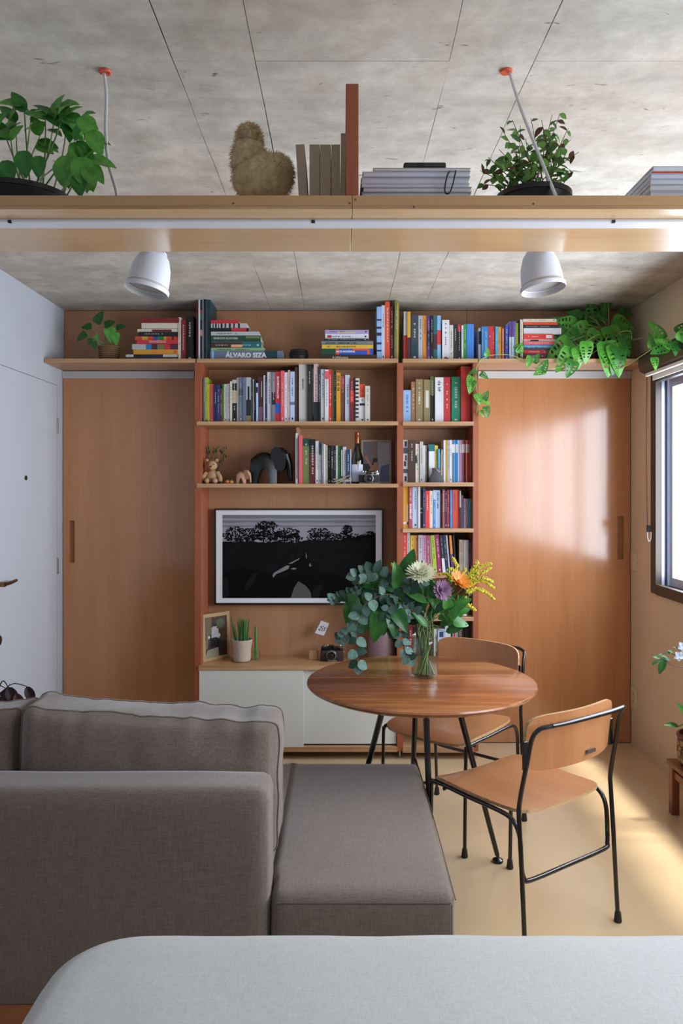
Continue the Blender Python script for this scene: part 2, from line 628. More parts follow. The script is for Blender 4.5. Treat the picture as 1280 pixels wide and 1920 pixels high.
for k in range(ns):
    xg = XR + (0.072 if k % 2 else 0.098)
    ya, yb = WY0 + fw + k * sw - 0.02, WY0 + fw + (k + 1) * sw + (0.0 if k == ns - 1 else 0.02)
    mb = MB()
    mb.box(xg - 0.012, xg + 0.012, ya, ya + 0.04, WZ0 + 0.046, WZ1 - 0.031)
    mb.box(xg - 0.012, xg + 0.012, yb - 0.04, yb, WZ0 + 0.046, WZ1 - 0.031)
    mb.box(xg - 0.012, xg + 0.012, ya + 0.04, yb - 0.04, WZ0 + 0.046, WZ0 + 0.09)
    mb.box(xg - 0.012, xg + 0.012, ya + 0.04, yb - 0.04, WZ1 - 0.08, WZ1 - 0.031)
    fr = part('sash_frame', mb, M_TRACK, w1)
    part('pane', MB().box(xg - 0.002, xg + 0.002, ya + 0.04, yb - 0.04, WZ0 + 0.09, WZ1 - 0.08), M_PANE, fr)

# roller blind above the window
by0, by1 = WY0, 4.135
bl = thing('roller_blind', 'dark brown roller blind cassette above the window with bead chain', 'blind', (XR - 0.05, 2.0, 2.075))
prof = [(XR - 0.002, 2.085), (XR - 0.05, 2.083), (XR - 0.078, 2.095), (XR - 0.09, 2.125), (XR - 0.088, 2.165), (XR - 0.07, 2.195), (XR - 0.045, 2.205), (XR - 0.002, 2.205)]
part('cassette', MB().prism([(x, by1, z) for x, z in prof], (0, by0 - by1, 0)), pmat('cassette_brown', '3d312c', rough=0.45), bl)
part('end_cap', MB().prism([(x, by1 + 0.004, z) for x, z in prof], (0, -0.0035, 0)), pmat('cap_black', '1d1a1a', rough=0.5), bl)
part('blind_fabric', MB().box(XR - 0.030, XR - 0.026, by0 + 0.01, by1 - 0.04, 2.045, 2.086), pmat('blind_cloth', 'e8e6e0', rough=0.8), bl)
part('bottom_bar', MB().bbox(XR - 0.062, XR - 0.045, by0 + 0.01, by1 - 0.02, 2.066, 2.0845, 0.004), pmat('white_bar', 'f3f2ef', rough=0.4), bl)
cx = XR - 0.035
dchain = 4.125
zt, zb = 2.08, zof(985, dchain)
mb = MB()
for xx in (cx - 0.012, cx + 0.012):
    mb.tube([(xx, dchain, zt), (xx + (0.002 if xx > cx else -0.004), dchain, (zt + zb) / 2), (xx * 0.8 + cx * 0.2, dchain, zb)], 0.0020, 6, smooth=4)
part('bead_chain', mb, pmat('chain_grey', '2c2623', rough=0.7, spec=0.2), bl)
mb = MB().bbox(cx - 0.013, cx + 0.013, dchain - 0.006, dchain + 0.006, zb - 0.035, zb, 0.002)
part('chain_weight', mb, pmat('weight_black', '121212', rough=0.8, spec=0.2), bl)
part('weight_clip', MB().tube([(cx - 0.01, dchain, zb - 0.035), (cx - 0.008, dchain, zb - 0.07), (cx, dchain, zb - 0.085), (cx + 0.008, dchain, zb - 0.07), (cx + 0.01, dchain, zb - 0.035)], 0.003, 8, smooth=4), pmat('clear_plastic', 'c9d0d6', rough=0.15, trans=0.5), bl)

# switch plate and socket on the right wall
for (nm, lb, y0, y1, kind) in (('light_switch', 'small beige light switch plate beside the right wooden door', 1033, 1072, 0), ('wall_socket', 'small beige wall socket low beside the right wooden door', 1290, 1332, 1)):
    ya = F * XR / (1193.5 - VX)
    yb_ = F * XR / (1184.5 - VX)
    z0, z1 = zof(y1, ya), zof(y0, ya)
    t = thing(nm, lb, 'switch' if kind == 0 else 'socket', (XR, (ya + yb_) / 2, z0))
    ym, zm = (ya + yb_) / 2, (z0 + z1) / 2
    part('cover_plate', MB().bbox(XR - 0.008, XR - 0.0002, ym - 0.038, ym + 0.038, zm - 0.058, zm + 0.058, 0.003), pmat('plate_plastic', 'd8c9b2', rough=0.4), t)
    for dz in (-0.022, 0.022):
        if kind == 0:
            part('rocker', MB().bbox(XR - 0.013, XR - 0.007, ym - 0.012, ym + 0.012, zm + dz - 0.018, zm + dz + 0.018, 0.002), pmat('plate_plastic', ''), t)
        else:
            part('outlet_hole', MB().lathe([(0, 0), (0.004, 0), (0.004, 0.002), (0, 0.002)], (XR - 0.0095, ym, zm + dz), 10, my), M_DARK, t)

# ---------------------------------------------------------------- sliding wooden doors with recessed grips
def slide_door(name, label, x0, x1, rx0, rx1, rz0, rz1):
    yf, yb_ = 4.475, 4.505
    z0, z1 = 0.006, 2.108
    t = thing(name, label, 'door', ((x0 + x1) / 2, yf, 0), kind='structure')
    mb = MB()
    mb.box(x0, rx0, yf, yb_, z0, z1)
    mb.box(rx1, x1, yf, yb_, z0, z1)
    mb.box(rx0, rx1, yf, yb_, z0, rz0)
    mb.box(rx0, rx1, yf, yb_, rz1, z1)
    p = part('door_panel', mb, M_DOOR, t)
    part('grip_recess', MB().box(rx0, rx1, yf + 0.018, yb_, rz0, rz1), wood('grip_wood', 'a06d44', 'b37d52', 'Z', rough=0.4), p)
    return t


DD = 4.475
slide_door('door_2', 'tall sliding door of warm wood veneer beside the white wall, on the left', XL + 0.004, xof(366, DD) - 0.003, xof(130, DD), xof(140, DD), zof(1055, DD), zof(976, DD))
slide_door('door_3', 'tall sliding door of warm wood veneer catching the window light, on the right', xof(884, DD), XR - 0.006, xof(1157, DD), xof(1169, DD), zof(1049, DD), zof(968, DD))
for nm, lb, a, b in (('trim_1', 'aluminium sliding track above the left wooden door', XL + 0.002, xof(364, DD)), ('trim_2', 'aluminium sliding track above the right wooden door', xof(890, DD), XR - 0.003)):
    struct(nm, MB().box(a, b, 4.468, 4.51, 2.1085, 2.1505), pmat('track_cover', 'c4c3c2', rough=0.4, metal=0.3), lb, 'track')

# ---------------------------------------------------------------- bookcase
DF, DB = 4.19, 4.455
zf = lambda y: zof(y, DF)
xf = lambda x: xof(x, DF)
UL0, UL1, UM0, UM1, UR0, UR1 = xf(364.5), xf(376), xf(744.5), xf(756), xf(887), xf(897)
ST = 0.021
ZT = zf(672.5)
bc = thing('bookcase', 'built-in wooden bookcase with open shelves between the two sliding doors', 'bookcase', (0, 4.33, 0))


def shelf_board(x0, x1, ztop, y0=DF, y1=DB, th=ST, parent=None):
    mb = MB()
    mb.box(x0, x1, y0 + 0.001, y1, ztop - th, ztop)
    s = part('shelf', mb, M_SHELF, parent or bc)
    e = MB()
    for k in range(3):
        e.box(x0, x1, y0 - (0.0004 if k == 1 else 0), y0 + 0.0012, ztop - th + k * th / 3, ztop - th + (k + 1) * th / 3)
    part('plywood_edge', e, M_EDGE, s)
    return s


for a, b in ((UL0, UL1), (UM0, UM1), (UR0, UR1)):
    part('upright', MB().box(a, b, DF + 0.008, DB + 0.02, 0.045, ZT - ST - 0.0005), M_RED, bc)
    for yy in (DF + 0.04, DB - 0.03):
        part('levelling_foot', MB().lathe([(0.012, 0), (0.012, 0.006), (0.005, 0.008), (0.005, 0.0448), (0, 0.0448)], ((a + b) / 2, yy, 0), 10), M_CHROME, bc)
# back panels, each a sheet of veneer
part('back_panel', MB().box(UL1, UM0, DB, DB + 0.02, 0.06, ZT - ST), M_PANEL, bc)
part('back_panel', MB().box(UM1, UR0, DB, DB + 0.02, 0.06, ZT - ST), M_PANEL, bc)
for a, b in ((XL + 0.003, -0.80), (-0.798, 0.317), (0.319, 0.728), (0.73, XR - 0.003)):
    part('back_panel', MB().box(a, b, 4.50, 4.52, ZT - ST, ZC - 0.004), M_PANEL, bc)
TOPS = [(XL + 0.003, UL0 + 0.004), (UL0 + 0.012, UM0 + 0.006), (UM1 - 0.004, UR1 - 0.003), (UR1 + 0.001, XR - 0.003)]
for a, b in TOPS:
    shelf_board(a, b, ZT, y1=4.50)
ZW2, ZW3 = zf(790), zf(907)
for z in (ZW2, ZW3):
    shelf_board(UL0 + 0.012, UM0 + 0.006, z)
ZR = [zf(y) for y in (790.5, 904.5, 991, 1076.5, 1157)] + [zf(1262), zf(1335)]
for z in ZR:
    shelf_board(UM1 - 0.004, UR0 + 0.003, z)
ZBASE = zf(1401)
shelf_board(UM1 - 0.004, UR0 + 0.003, ZBASE, th=0.03)
# small divider among the photography books
xd = xof(557, 4.3)
part('divider', MB().box(xd - 0.002, xd + 0.012, 4.26, DB, ZW3, ZW3 + 0.31), M_PANEL, bc)

# low cabinet under the screen
ZCAB = zf(1248)
cb = thing('media_cabinet', 'low cabinet with white sliding fronts under the screen', 'cabinet', ((UL1 + UM0) / 2, 4.33, 0.045))
tb = part('top_board', MB().box(UL1 - 0.012, UM0 - 0.001, DF - 0.001, DB, ZCAB - 0.024, ZCAB), wood('cabinet_top', 'b98a5c', 'cb9d6f', 'X', rough=0.35, scale=9, stretch=0.05), cb)
part('plywood_edge', MB().box(UL1 - 0.012, UM0 - 0.001, DF - 0.0025, DF - 0.001, ZCAB - 0.024, ZCAB), M_EDGE, tb)
part('base_board', MB().box(UL1 + 0.0005, UM0 - 0.001, DF, DB, 0.045, ZBASE), M_SHELF, cb)
part('plywood_edge', MB().box(UL1 + 0.0005, UM0 - 0.001, DF - 0.0015, DF, 0.045, ZBASE), M_EDGE, cb)
M_LACQ = pmat('white_lacquer', 'd5d6d0', rough=0.3, coat=0.2)
part('sliding_front', MB().bbox(UL1 - 0.009, xf(569), DF + 0.003, DF + 0.02, zf(1401.5), ZCAB - 0.027, 0.001, 1), M_LACQ, cb)
part('sliding_front', MB().bbox(xf(560), UM0 - 0.003, DF + 0.024, DF + 0.041, zf(1397.5), ZCAB - 0.027, 0.001, 1), M_LACQ, cb)
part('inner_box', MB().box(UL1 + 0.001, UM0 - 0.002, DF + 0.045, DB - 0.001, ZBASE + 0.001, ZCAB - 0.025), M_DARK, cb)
# ---------------------------------------------------------------- books
COL = {
    'red': 'c4303a', 'bright red': 'd93a35', 'dark red': '7d1f2b', 'coral': 'e0606a', 'orange-red': 'e0512f', 'orange': 'e08a35', 'amber': 'd59a2c', 'peach': 'eda078',
    'yellow': 'd8b13c', 'lemon yellow': 'd8c455', 'gold': 'b9923a', 'mustard': 'd7a232', 'cream': 'd9d0bd', 'beige': 'b9a893', 'tan': '9c7450', 'kraft brown': '8c7660', 'pale kraft': 'b8a68c', 'brown': '6d4a36', 'dark brown': '46302a',
    'maroon': '5b2028', 'plum': '4a2b35', 'mauve': '7d5468', 'rose': 'a5505c', 'pink': 'c58ab0', 'pale pink': 'd9b9bd', 'magenta': '9c2f66', 'purple': '5d3a90', 'lavender': 'a99ac9', 'pale lavender': 'c9cbe0',
    'navy': '1f2752', 'dark blue': '26406b', 'royal blue': '2b56b5', 'blue': '2f7fc0', 'bright blue': '3f86d8', 'sky blue': '8fb9e8', 'pale blue': 'b6cbe6', 'cyan': '3fa9dd', 'blue-grey': '66758d', 'slate': '3b4450', 'teal': '1c6a72', 'dark teal': '163f45',
    'green': '2f8a3f', 'emerald green': '0c8a63', 'dark green': '1d4a34', 'olive': '6b7a45', 'khaki': '8e7c55', 'lime': 'a9bb3c', 'pale green': '93b98a',
    'white': 'dcdde2', 'off-white': 'cfccc4', 'light grey': 'b4b6ba', 'grey': '7d8084', 'dark grey': '3f4145', 'black': '17171a', 'charcoal': '262a30',
}
M_PAGES = pmat('book_pages', 'd6cdb8', rough=0.9, vary=0.06, vscale=400)


def cmat(c):
    return pmat('cover_' + c.replace(' ', '_').replace('-', '_'), COL[c], rough=0.42)


def orient_book(mb_list, org, tilt):
    if tilt:
        m = Matrix.Translation(org) @ Matrix.Rotation(tilt, 4, 'Y') @ Matrix.Translation(-org)
        for mb in mb_list:
            mb.v = [m @ v for v in mb.v]


ALLB = []


def book(x0, x1, y0, y1, z0, z1, col, flat, opts, row, tilt=0.0, fore=False):
    """one book: a wrapped cover and a block of pages; y0 is the spine side facing the room"""
    t = 0.0022 if min(x1 - x0, z1 - z0) > 0.012 else 0.0012
    cov, pg, pr = MB(), MB(), MB()
    mats = [cmat(col)]
    if not flat:
        cov.box(x0, x1, y0, y0 + t, z0, z1)
        cov.box(x0, x0 + t, y0 + t, y1, z0, z1)
        cov.box(x1 - t, x1, y0 + t, y1, z0, z1)
        e = 0.002
        pg.box(x0 + t, x1 - t, y0 + t, y1 - 0.003, z0 + e * 0.5, z1 - e)
    else:
        cov.box(x0, x1, y0, y0 + t, z0, z1)
        cov.box(x0, x1, y0 + t, y1, z0, z0 + t)
        cov.box(x0, x1, y0 + t, y1, z1 - t, z1)
        pg.box(x0 + 0.002, x1 - 0.002, y0 + t, y1 - 0.003, z0 + t, z1 - t)
    if fore:      # fore edge towards the room: pages in front, spine behind
        cov, pg = MB(), MB()
        if flat:
            cov.box(x0, x1, y1 - t, y1, z0, z1).box(x0, x1, y0, y1 - t, z0, z0 + t).box(x0, x1, y0, y1 - t, z1 - t, z1)
            pg.box(x0 + 0.002, x1 - 0.002, y0 + 0.002, y1 - t, z0 + t, z1 - t)
        else:
            cov.box(x0, x1, y1 - t, y1, z0, z1).box(x0, x0 + t, y0, y1 - t, z0, z1).box(x1 - t, x1, y0, y1 - t, z0, z1)
            pg.box(x0 + t, x1 - t, y0 + 0.002, y1 - t, z0 + 0.001, z1 - 0.002)
    org = Vector(((x0 + x1) / 2, (y0 + y1) / 2, z0))
    pm, prs = [], []
    yq = y0 - 0.0003
    L, Wd = (x1 - x0, z1 - z0) if flat else (z1 - z0, x1 - x0)

    def quad(a0, a1, w0, w1, mi, d=0.0):
        """a0..a1 along the spine from its head, w0..w1 across it"""
        pr.mi = mi
        if flat:
            X0, X1, Z0, Z1 = x0 + a0 * L, x0 + a1 * L, z0 + w0 * Wd, z0 + w1 * Wd
        else:
            X0, X1, Z0, Z1 = x0 + w0 * Wd, x0 + w1 * Wd, z1 - a1 * L, z1 - a0 * L
        pr.poly([(X0, yq - d, Z0), (X1, yq - d, Z0), (X1, yq - d, Z1), (X0, yq - d, Z1)])
    letter = None
    marks = True
    for o in opts:
        k, *rest = o.split(':')
        if k == 'b':
            pm.append(cmat(rest[0]))
            quad(float(rest[1]), float(rest[2]), 0.0, 1.0, len(pm) - 1)
        elif k == 'p':       # patch: colour, along, along, across, across
            pm.append(cmat(rest[0]))
            quad(float(rest[1]), float(rest[2]), float(rest[3]), float(rest[4]), len(pm) - 1, 0.0001)
        elif k == 't':       # legible lettering: text, colour, centre along, size across, bold
            letter = rest
            marks = False
        elif k == 'm':       # bold strokes of a title that cannot be read: colour, along, along, width
            marks = False
            pm.append(cmat(rest[0]))
            a, a1, wd = float(rest[1]), float(rest[2]), float(rest[3])
            rm = random.Random(int(a * 977) + int(x0 * 1e4))
            st = 0.45 * wd * Wd / L
            while a < a1:
                if rm.random() < 0.88:
                    quad(a, a + st * 0.55, 0.5 - wd / 2, 0.5 + wd / 2 * rm.uniform(0.3, 1), len(pm) - 1, 0.0002)
                    if rm.random() < 0.6:
                        quad(a + st * 0.5, a + st * 0.95, 0.5 - wd / 2 + wd * rm.choice((0, 0.4, 0.75)), 0.5 - wd / 2 + wd * rm.choice((0.2, 0.6, 1.0)), len(pm) - 1, 0.0002)
                a += st * 1.15
        elif k == 'n':
            marks = False
    if not fore and Wd > 0.006 and marks:
        rb = random.Random(int(x0 * 1e5) ^ int(z0 * 1e4))
        c = lin(COL[col])
        lum = 0.3 * c[0] + 0.6 * c[1] + 0.1 * c[2]
        pm.append(cmat('black' if lum > 0.33 else 'off-white'))
        mi = len(pm) - 1
        a = rb.uniform(0.07, 0.16)
        wide = rb.uniform(0.2, 0.36)
        stop = rb.uniform(0.4, 0.8)
        while a < stop:          # words of a title too small to read: a row of short strokes
            wl = rb.uniform(0.02, 0.055)
            if rb.random() < 0.82:
                n = max(2, int(wl * L / 0.0035))
                for q in range(n):
                    quad(a + q * wl / n, a + (q + 0.62) * wl / n, 0.5 - wide / 2 * rb.uniform(0.6, 1), 0.5 + wide / 2 * rb.uniform(0.6, 1), mi, 0.0002)
            a += wl + 0.015
        if rb.random() < 0.6:
            quad(0.91, 0.95, 0.35, 0.65, mi, 0.0002)
    if letter:
        s, lc, ca, sz = letter[0], letter[1], float(letter[2]), float(letter[3])
        bold = float(letter[4]) if len(letter) > 4 else 0.0
        pm.append(cmat(lc))
        if flat:
            cpt = Vector((x0 + ca * L, yq - 0.0003, (z0 + z1) / 2))
            mt = Matrix.Translation(cpt) @ Matrix.Rotation(math.pi / 2, 4, 'X')
        else:
            cpt = Vector(((x0 + x1) / 2, yq - 0.0003, z1 - ca * L))
            mt = Matrix.Translation(cpt) @ Matrix.Rotation(math.pi / 2, 4, 'X') @ Matrix.Rotation(math.pi / 2 if len(letter) > 5 else -math.pi / 2, 4, 'Z')
        tm, w = text_mb(s, sz * Wd, mt, bold * Wd)
        pr.mi = len(pm) - 1
        pr.add(tm.v, tm.f)
    orient_book([cov, pg, pr], Vector((x0 if tilt < 0 else x1, 0, z0)), tilt)
    if tilt:
        zmin = min(v.z for v in cov.v)
        for mb in (cov, pg, pr):
            for v in mb.v:
                v.z += z0 - zmin + 0.0001
    t_ = thing('book', 'book', 'book', org, row)
    part('cover', cov, mats, t_)
    part('pages', pg, M_PAGES, t_)
    if pr.v:
        part('spine_print', pr, pm, t_, kind='stuff')
    ALLB.append(dict(o=t_, col=col, flat=flat, row=row, w=Wd, L=L, opts=opts, fore=fore))
    return t_


def standing(row, data, ox, sc, oy, zb, d=4.25, dep=0.165, xmin=-9, xmax=9):
    """data lines: x0 x1 top colour | options; crop pixels with origin (ox, oy) and scale sc"""
    rr = random.Random(len(data))
    prev = None
    for ln in data.strip().split('\n'):
        ln = ln.strip()
        if not ln:
            continue
        head, *op = [s.strip() for s in ln.split('|')]
        a, b, t, c = head.split(' ', 3)
        dd = d + rr.uniform(-0.008, 0.012)
        X0, X1 = xof(ox + float(a) / sc, dd), xof(ox + float(b) / sc, dd)
        Z1 = zof(oy + float(t) / sc, dd)
        tilt = 0.0
        ops = []
        for o in (op[0].split(',') if op else []):
            o = o.strip()
            if o.startswith('tilt'):
                tilt = float(o[4:])
            elif o:
                ops.append(o)
        X0 = max(X0, xmin)
        X1 = min(X1, xmax)
        if prev is not None:
            X0 = max(X0, prev + 0.0004)
        if X1 - X0 < 0.003:
            X1 = X0 + 0.003
        prev = X1
        book(X0, X1, dd, dd + min(dep + rr.uniform(-0.02, 0.015), 4.45 - dd - 0.003 if zb < ZT - 0.01 else 0.22), zb, Z1, c, False, ops, row, tilt)


def stacked(row, data, ox, sc, oy, zb, d=4.25, dep=0.19):
    """from top to bottom: x0 x1 y0 y1 colour | options"""
    rr = random.Random(len(data))
    rows = []
    for ln in data.strip().split('\n'):
        head, *op = [s.strip() for s in ln.strip().split('|')]
        a, b, t, bt, c = head.split(' ', 4)
        rows.append((float(a), float(b), float(t), float(bt), c, [s.strip() for s in op[0].split(',')] if op else []))
    z = zb
    tot = sum(r[3] - r[2] for r in rows)
    k = (rows[-1][3] - rows[0][2]) / tot
    out = []
    for a, b, t, bt, c, ops in reversed(rows):
        dd = d + rr.uniform(-0.006, 0.012)
        h = (bt - t) * k / sc * d / F
        fore = 'fore' in ops
        ops = [o for o in ops if o != 'fore']
        out.append(book(xof(ox + a / sc, dd), xof(ox + b / sc, dd), dd, dd + min(dep, 4.49 - dd), z + 0.0002, z + h, c, True, ops, row, fore=fore))
        z += h
    return z


G_T1, G_T1S, G_T2, G_T2B, G_T3, G_T4, G_T5, G_T6, G_T7 = ('book stack on the top shelf above the left door', 'books standing beside the left stack', 'folders standing on the top shelf', 'book stack topped by a red book', 'book stack left of the tall blue-striped book', 'tall books on the top shelf over the screen', 'books on the top shelf of the narrow column', 'books on the top shelf above the right door', 'book stack beside the trailing plant')
G_W2, G_W3, G_R2, G_R3, G_R4, G_R5, G_R6, G_R7 = ('books on the wide upper shelf', 'books on the wide shelf with the wine bottle', 'large books on the narrow second shelf', 'books on the narrow third shelf', 'books on the narrow fourth shelf', 'books on the narrow fifth shelf', 'books behind the bouquet', 'books beside the chair back')

stacked(G_T1, """655 943 205 235 dark red|n
658 935 237 280 tan|fore
630 932 283 305 cream|p:dark red:.36:.85:.15:.85,n
640 935 310 338 black
612 935 343 370 orange-red|b:yellow:.16:.30,b:royal blue:.43:.52,b:green:.52:.67,b:yellow:.67:.73,b:navy:.86:.9,n
625 935 370 397 red|t:TRAVESSIAS:pale pink:.5:.85:.01
590 935 400 437 light grey|b:blue:.3:.42,b:plum:.42:.55,b:olive:.55:.70,b:red:.70:.83,b:plum:.83:1,n
600 935 440 473 amber|p:orange:.42:.75:.1:.7,p:orange-red:.9:.97:.2:.9,n
543 930 478 495 navy|b:white:0:.15,b:black:.15:.3,b:white:.72:1,n
525 935 497 525 dark grey""", 100, 4, 540, ZT, d=4.26)
standing(G_T1S, """936 956 220 cream
958 990 240 dark red
993 1050 205 black""", 100, 4, 540, ZT, d=4.27)
standing(G_T2, """1073 1087 84 maroon|n
1088 1099 86 white|n
1100 1116 82 charcoal|b:red:.18:.24,b:green:.24:.34,b:peach:.5:.6,n
1117 1127 84 pale blue|n
1128 1141 82 black|n
1142 1155 84 slate|n
1156 1176 80 dark teal|n""", 100, 4, 540, ZT, d=4.25, dep=0.22)
stacked(G_T2B, """150 377 235 262 red|n
150 440 265 300 light grey|b:black:.05:.08,b:black:.12:.16,b:black:.2:.22,b:black:.27:.32,b:black:.38:.42,b:black:.5:.55,b:black:.62:.66,b:black:.75:.8,n
150 455 300 330 black|p:red:.54:.93:.1:.95,n
150 535 330 360 light grey
150 548 362 405 dark green|t:MARCOS ACAYABA:off-white:.3:.5:.01,p:olive:.7:.98:.5:.9
150 550 406 413 blue-grey|n
150 555 415 458 dark brown|p:peach:.4:.62:.1:.6,p:teal:.62:1:.0:1
150 580 460 487 pale green
145 728 487 558 blue-grey|t:ÁLVARO SIZA:white:.49:.72:.035,p:dark teal:.74:.92:0:1,p:sky blue:.02:.05:0:1""", 360, 4.267, 540, ZT, d=4.24)
stacked(G_T3, """105 390 285 292 black|n
75 405 292 318 lavender|p:lemon yellow:.3:.7:.1:.4
78 403 318 355 white|p:red:.05:.14:.25:.75
68 400 357 373 charcoal
50 438 373 402 grey|m:slate:.08:.68:.5
53 438 403 432 yellow
53 438 434 478 royal blue|b:dark green:0:.28,p:orange-red:.27:.33:0:1,p:orange-red:.88:.93:0:.9,p:orange-red:.6:.88:.7:1,t:ARTE MODERNA:white:.46:.42:.02
33 460 478 518 dark brown|t:A biblioteca:off-white:.37:.6:.02""", 590, 4, 540, ZT, d=4.24)
standing(G_T4, """465 499 140 sky blue|b:navy:.23:.26,b:navy:.37:.41,b:navy:.48:.54,b:navy:.66:.7,b:navy:.8:.83,b:navy:.96:1,n
500 525 130 pale lavender
527 562 103 orange-red
565 592 138 maroon
595 629 100 olive|tilt0.01,p:gold:.02:.98:.5:.85""", 590, 4, 540, ZT, d=4.25, dep=0.2)
standing(G_T5, """667 692 177 white|b:red:.48:1,n
693 718 177 mustard|b:plum:.53:1,n
722 775 200 slate|p:dark teal:.62:.9:.1:.9
777 808 207 light grey
810 840 207 orange
842 866 207 purple|b:navy:.3:.7
867 889 207 black
890 917 207 teal|b:plum:.42:.75,n
918 945 207 sky blue|b:bright red:.32:.64,n
955 1008 240 white|p:black:.93:.98:.3:.9
1009 1038 278 off-white
1040 1068 272 charcoal
1070 1098 272 black|b:red:0:.2
1100 1113 280 white
1114 1138 270 green
1140 1192 270 bright blue|n""", 590, 4, 540, ZT, d=4.25)
standing(G_T6, """113 127 228 white|b:black:.1:.5,n
128 142 220 blue
143 167 220 blue
168 187 218 red
187 206 218 bright red
207 224 220 cyan
225 241 222 amber
242 264 222 dark red|p:peach:.05:.95:.3:.6,n
265 282 210 royal blue
288 301 190 pale lavender|b:purple:0:.4,n
302 315 190 purple|b:pale blue:.4:1,n
316 327 192 blue-grey
328 339 200 lime|n
340 350 185 black|n
351 366 180 cream""", 860, 3.048, 540, ZT, d=4.25)
stacked(G_T7, """367 557 155 170 cream
370 563 171 187 orange-red|n
370 575 188 203 charcoal
370 585 204 239 white|n
370 540 241 268 bright red|p:white:.75:.95:.2:.8
370 560 270 283 off-white|p:black:.2:.45:.2:.8
370 590 284 302 coral
370 590 303 327 slate|p:cyan:0:.9:.5:.95
370 580 330 352 red
370 550 353 380 maroon
370 540 381 392 bright red|n""", 860, 3.048, 540, ZT, d=4.25)

standing(G_W2, """63 99 222 grey|p:white:.5:.98:.2:.7
101 139 222 blue-grey
141 171 218 lime|p:black:.95:1:.1:.9
173 197 292 lemon yellow
199 237 292 coral
239 268 300 navy
270 305 305 dark blue
307 326 340 dark red
331 348 293 green
349 382 292 off-white
384 410 288 white
413 436 262 cream
438 487 245 black|b:light grey:0:.08,b:beige:.25:.55
489 512 222 cream|n
514 550 218 blue-grey|b:slate:.25:.4
552 588 218 blue-grey|n
590 640 218 light grey|b:charcoal:.5:.85,p:black:.2:.5:.3:.7,b:khaki:.85:1,n
641 662 238 slate
664 672 238 cream|n
674 697 245 navy
699 718 280 pale blue|b:navy:.1:.25,n
721 775 212 plum|p:off-white:.1:.45:.6:.72,p:mauve:.66:.98:.1:.9,n
779 797 198 white|n
799 817 210 navy
819 867 160 white
869 908 160 grey|b:charcoal:.4:.65
910 965 155 red|m:white:.1:.52:.45,p:royal blue:.62:.82:0:.9
967 1005 145 coral
1008 1040 162 white
1045 1067 140 pale pink
1070 1118 155 pale blue|p:blue-grey:.6:.66:0:1
1121 1150 105 dark brown|n
1164 1255 72 off-white|m:charcoal:.25:.43:.22""", 360, 5.818, 670, ZW2, d=4.25, xmin=UL1 + 0.002)
standing(G_W2, """209 257 50 charcoal
258 276 60 black|p:off-white:.1:.9:.55:.8
278 327 72 pale pink|b:charcoal:.65:1
329 355 100 dark teal|b:black:.55:1
357 400 130 white
401 440 133 white|b:coral:.03:.18
442 482 128 bright red
483 497 140 olive|n
499 521 140 charcoal
526 572 168 amber|m:dark brown:.06:.35:.7
576 620 180 brown|b:rose:.05:.3
622 672 192 pale lavender
676 714 230 dark red|b:bright red:.28:.55
715 733 215 black|n
735 778 228 off-white|p:black:.05:.09:0:.8,p:black:.14:.18:0:.8,p:black:.23:.27:0:.8,p:black:.32:.36:0:.8,p:black:.41:.45:0:.8,p:black:.5:.54:0:.8,p:black:.59:.63:0:.8,p:black:.68:.72:0:.8,p:black:.77:.81:0:.8,p:black:.86:.9:0:.8,n
779 838 292 white|b:orange-red:0:.35,p:charcoal:.5:.56:0:1
840 893 312 off-white""", 540, 5.818, 670, ZW2, d=4.25)
standing(G_W3, """81 108 130 white|p:black:.1:.9:.35:.7
118 157 152 coral|n
160 234 185 olive|b:dark green:0:.17
235 297 195 maroon|b:black:0:.3
299 334 215 white
336 362 225 light grey|b:slate:.0:.3
365 387 240 grey
388 407 250 white|n
409 430 262 beige
432 465 265 black
467 495 262 charcoal
497 520 266 black
521 542 265 white|n
544 572 258 green
574 597 270 charcoal|p:white:.1:.8:.3:.7
598 633 280 white
636 676 310 dark blue
679 687 305 white|n""", 540, 5.818, 790, ZW3, d=4.25)
standing(G_R2, """121 225 463 sky blue
231 290 345 tan
296 395 308 khaki|p:off-white:.4:.5:.4:.6
406 497 315 khaki|p:off-white:.25:.65:.3:.8,n
501 562 270 black|b:olive:0:.4
568 687 282 white|m:charcoal:.08:.32:.35
691 785 280 red
798 925 275 emerald green
933 1068 125 bright red|n""", 740, 7.53, 670, ZR[0], d=4.26, xmin=UM1 + 0.002, xmax=UR0 - 0.002)
standing(G_R3, """113 190 188 light grey|p:charcoal:.03:.16:.3:.75,p:slate:.18:.32:.1:.9,p:charcoal:.36:.48:.4:.7,p:black:.5:.62:.2:.6,p:slate:.68:.78:.1:.9,p:charcoal:.85:.97:.3:.7,n
192 290 190 dark brown
292 345 243 cream|p:charcoal:.3:.5:0:.4
353 400 210 light grey
402 425 262 cream|n
426 450 265 grey
452 477 350 black|n
480 562 250 white|b:teal:0:.18,n
565 607 265 lemon yellow
608 636 315 cyan|n
637 655 380 brown|n
657 685 325 cream
687 712 190 white|n
713 744 188 gold|n
745 770 190 light grey
771 805 188 white
806 835 190 blue-grey|b:white:.1:.3,n
836 861 188 cyan|b:white:.1:.3,n
862 888 188 blue|b:white:.1:.3,n
889 912 188 pale blue|n
913 945 188 pink|b:pale pink:.1:.3,n
946 969 188 rose|b:white:.1:.3,n
970 994 188 slate|b:white:.1:.3,n
996 1022 188 orange-red|b:white:.1:.3,n
1023 1047 188 red|b:white:.1:.3,n
1052 1085 188 rose|p:peach:.1:.9:.3:.7,n""", 740, 7.53, 800, ZR[1], d=4.26, xmin=UM1 + 0.002, xmax=UR0 - 0.002)
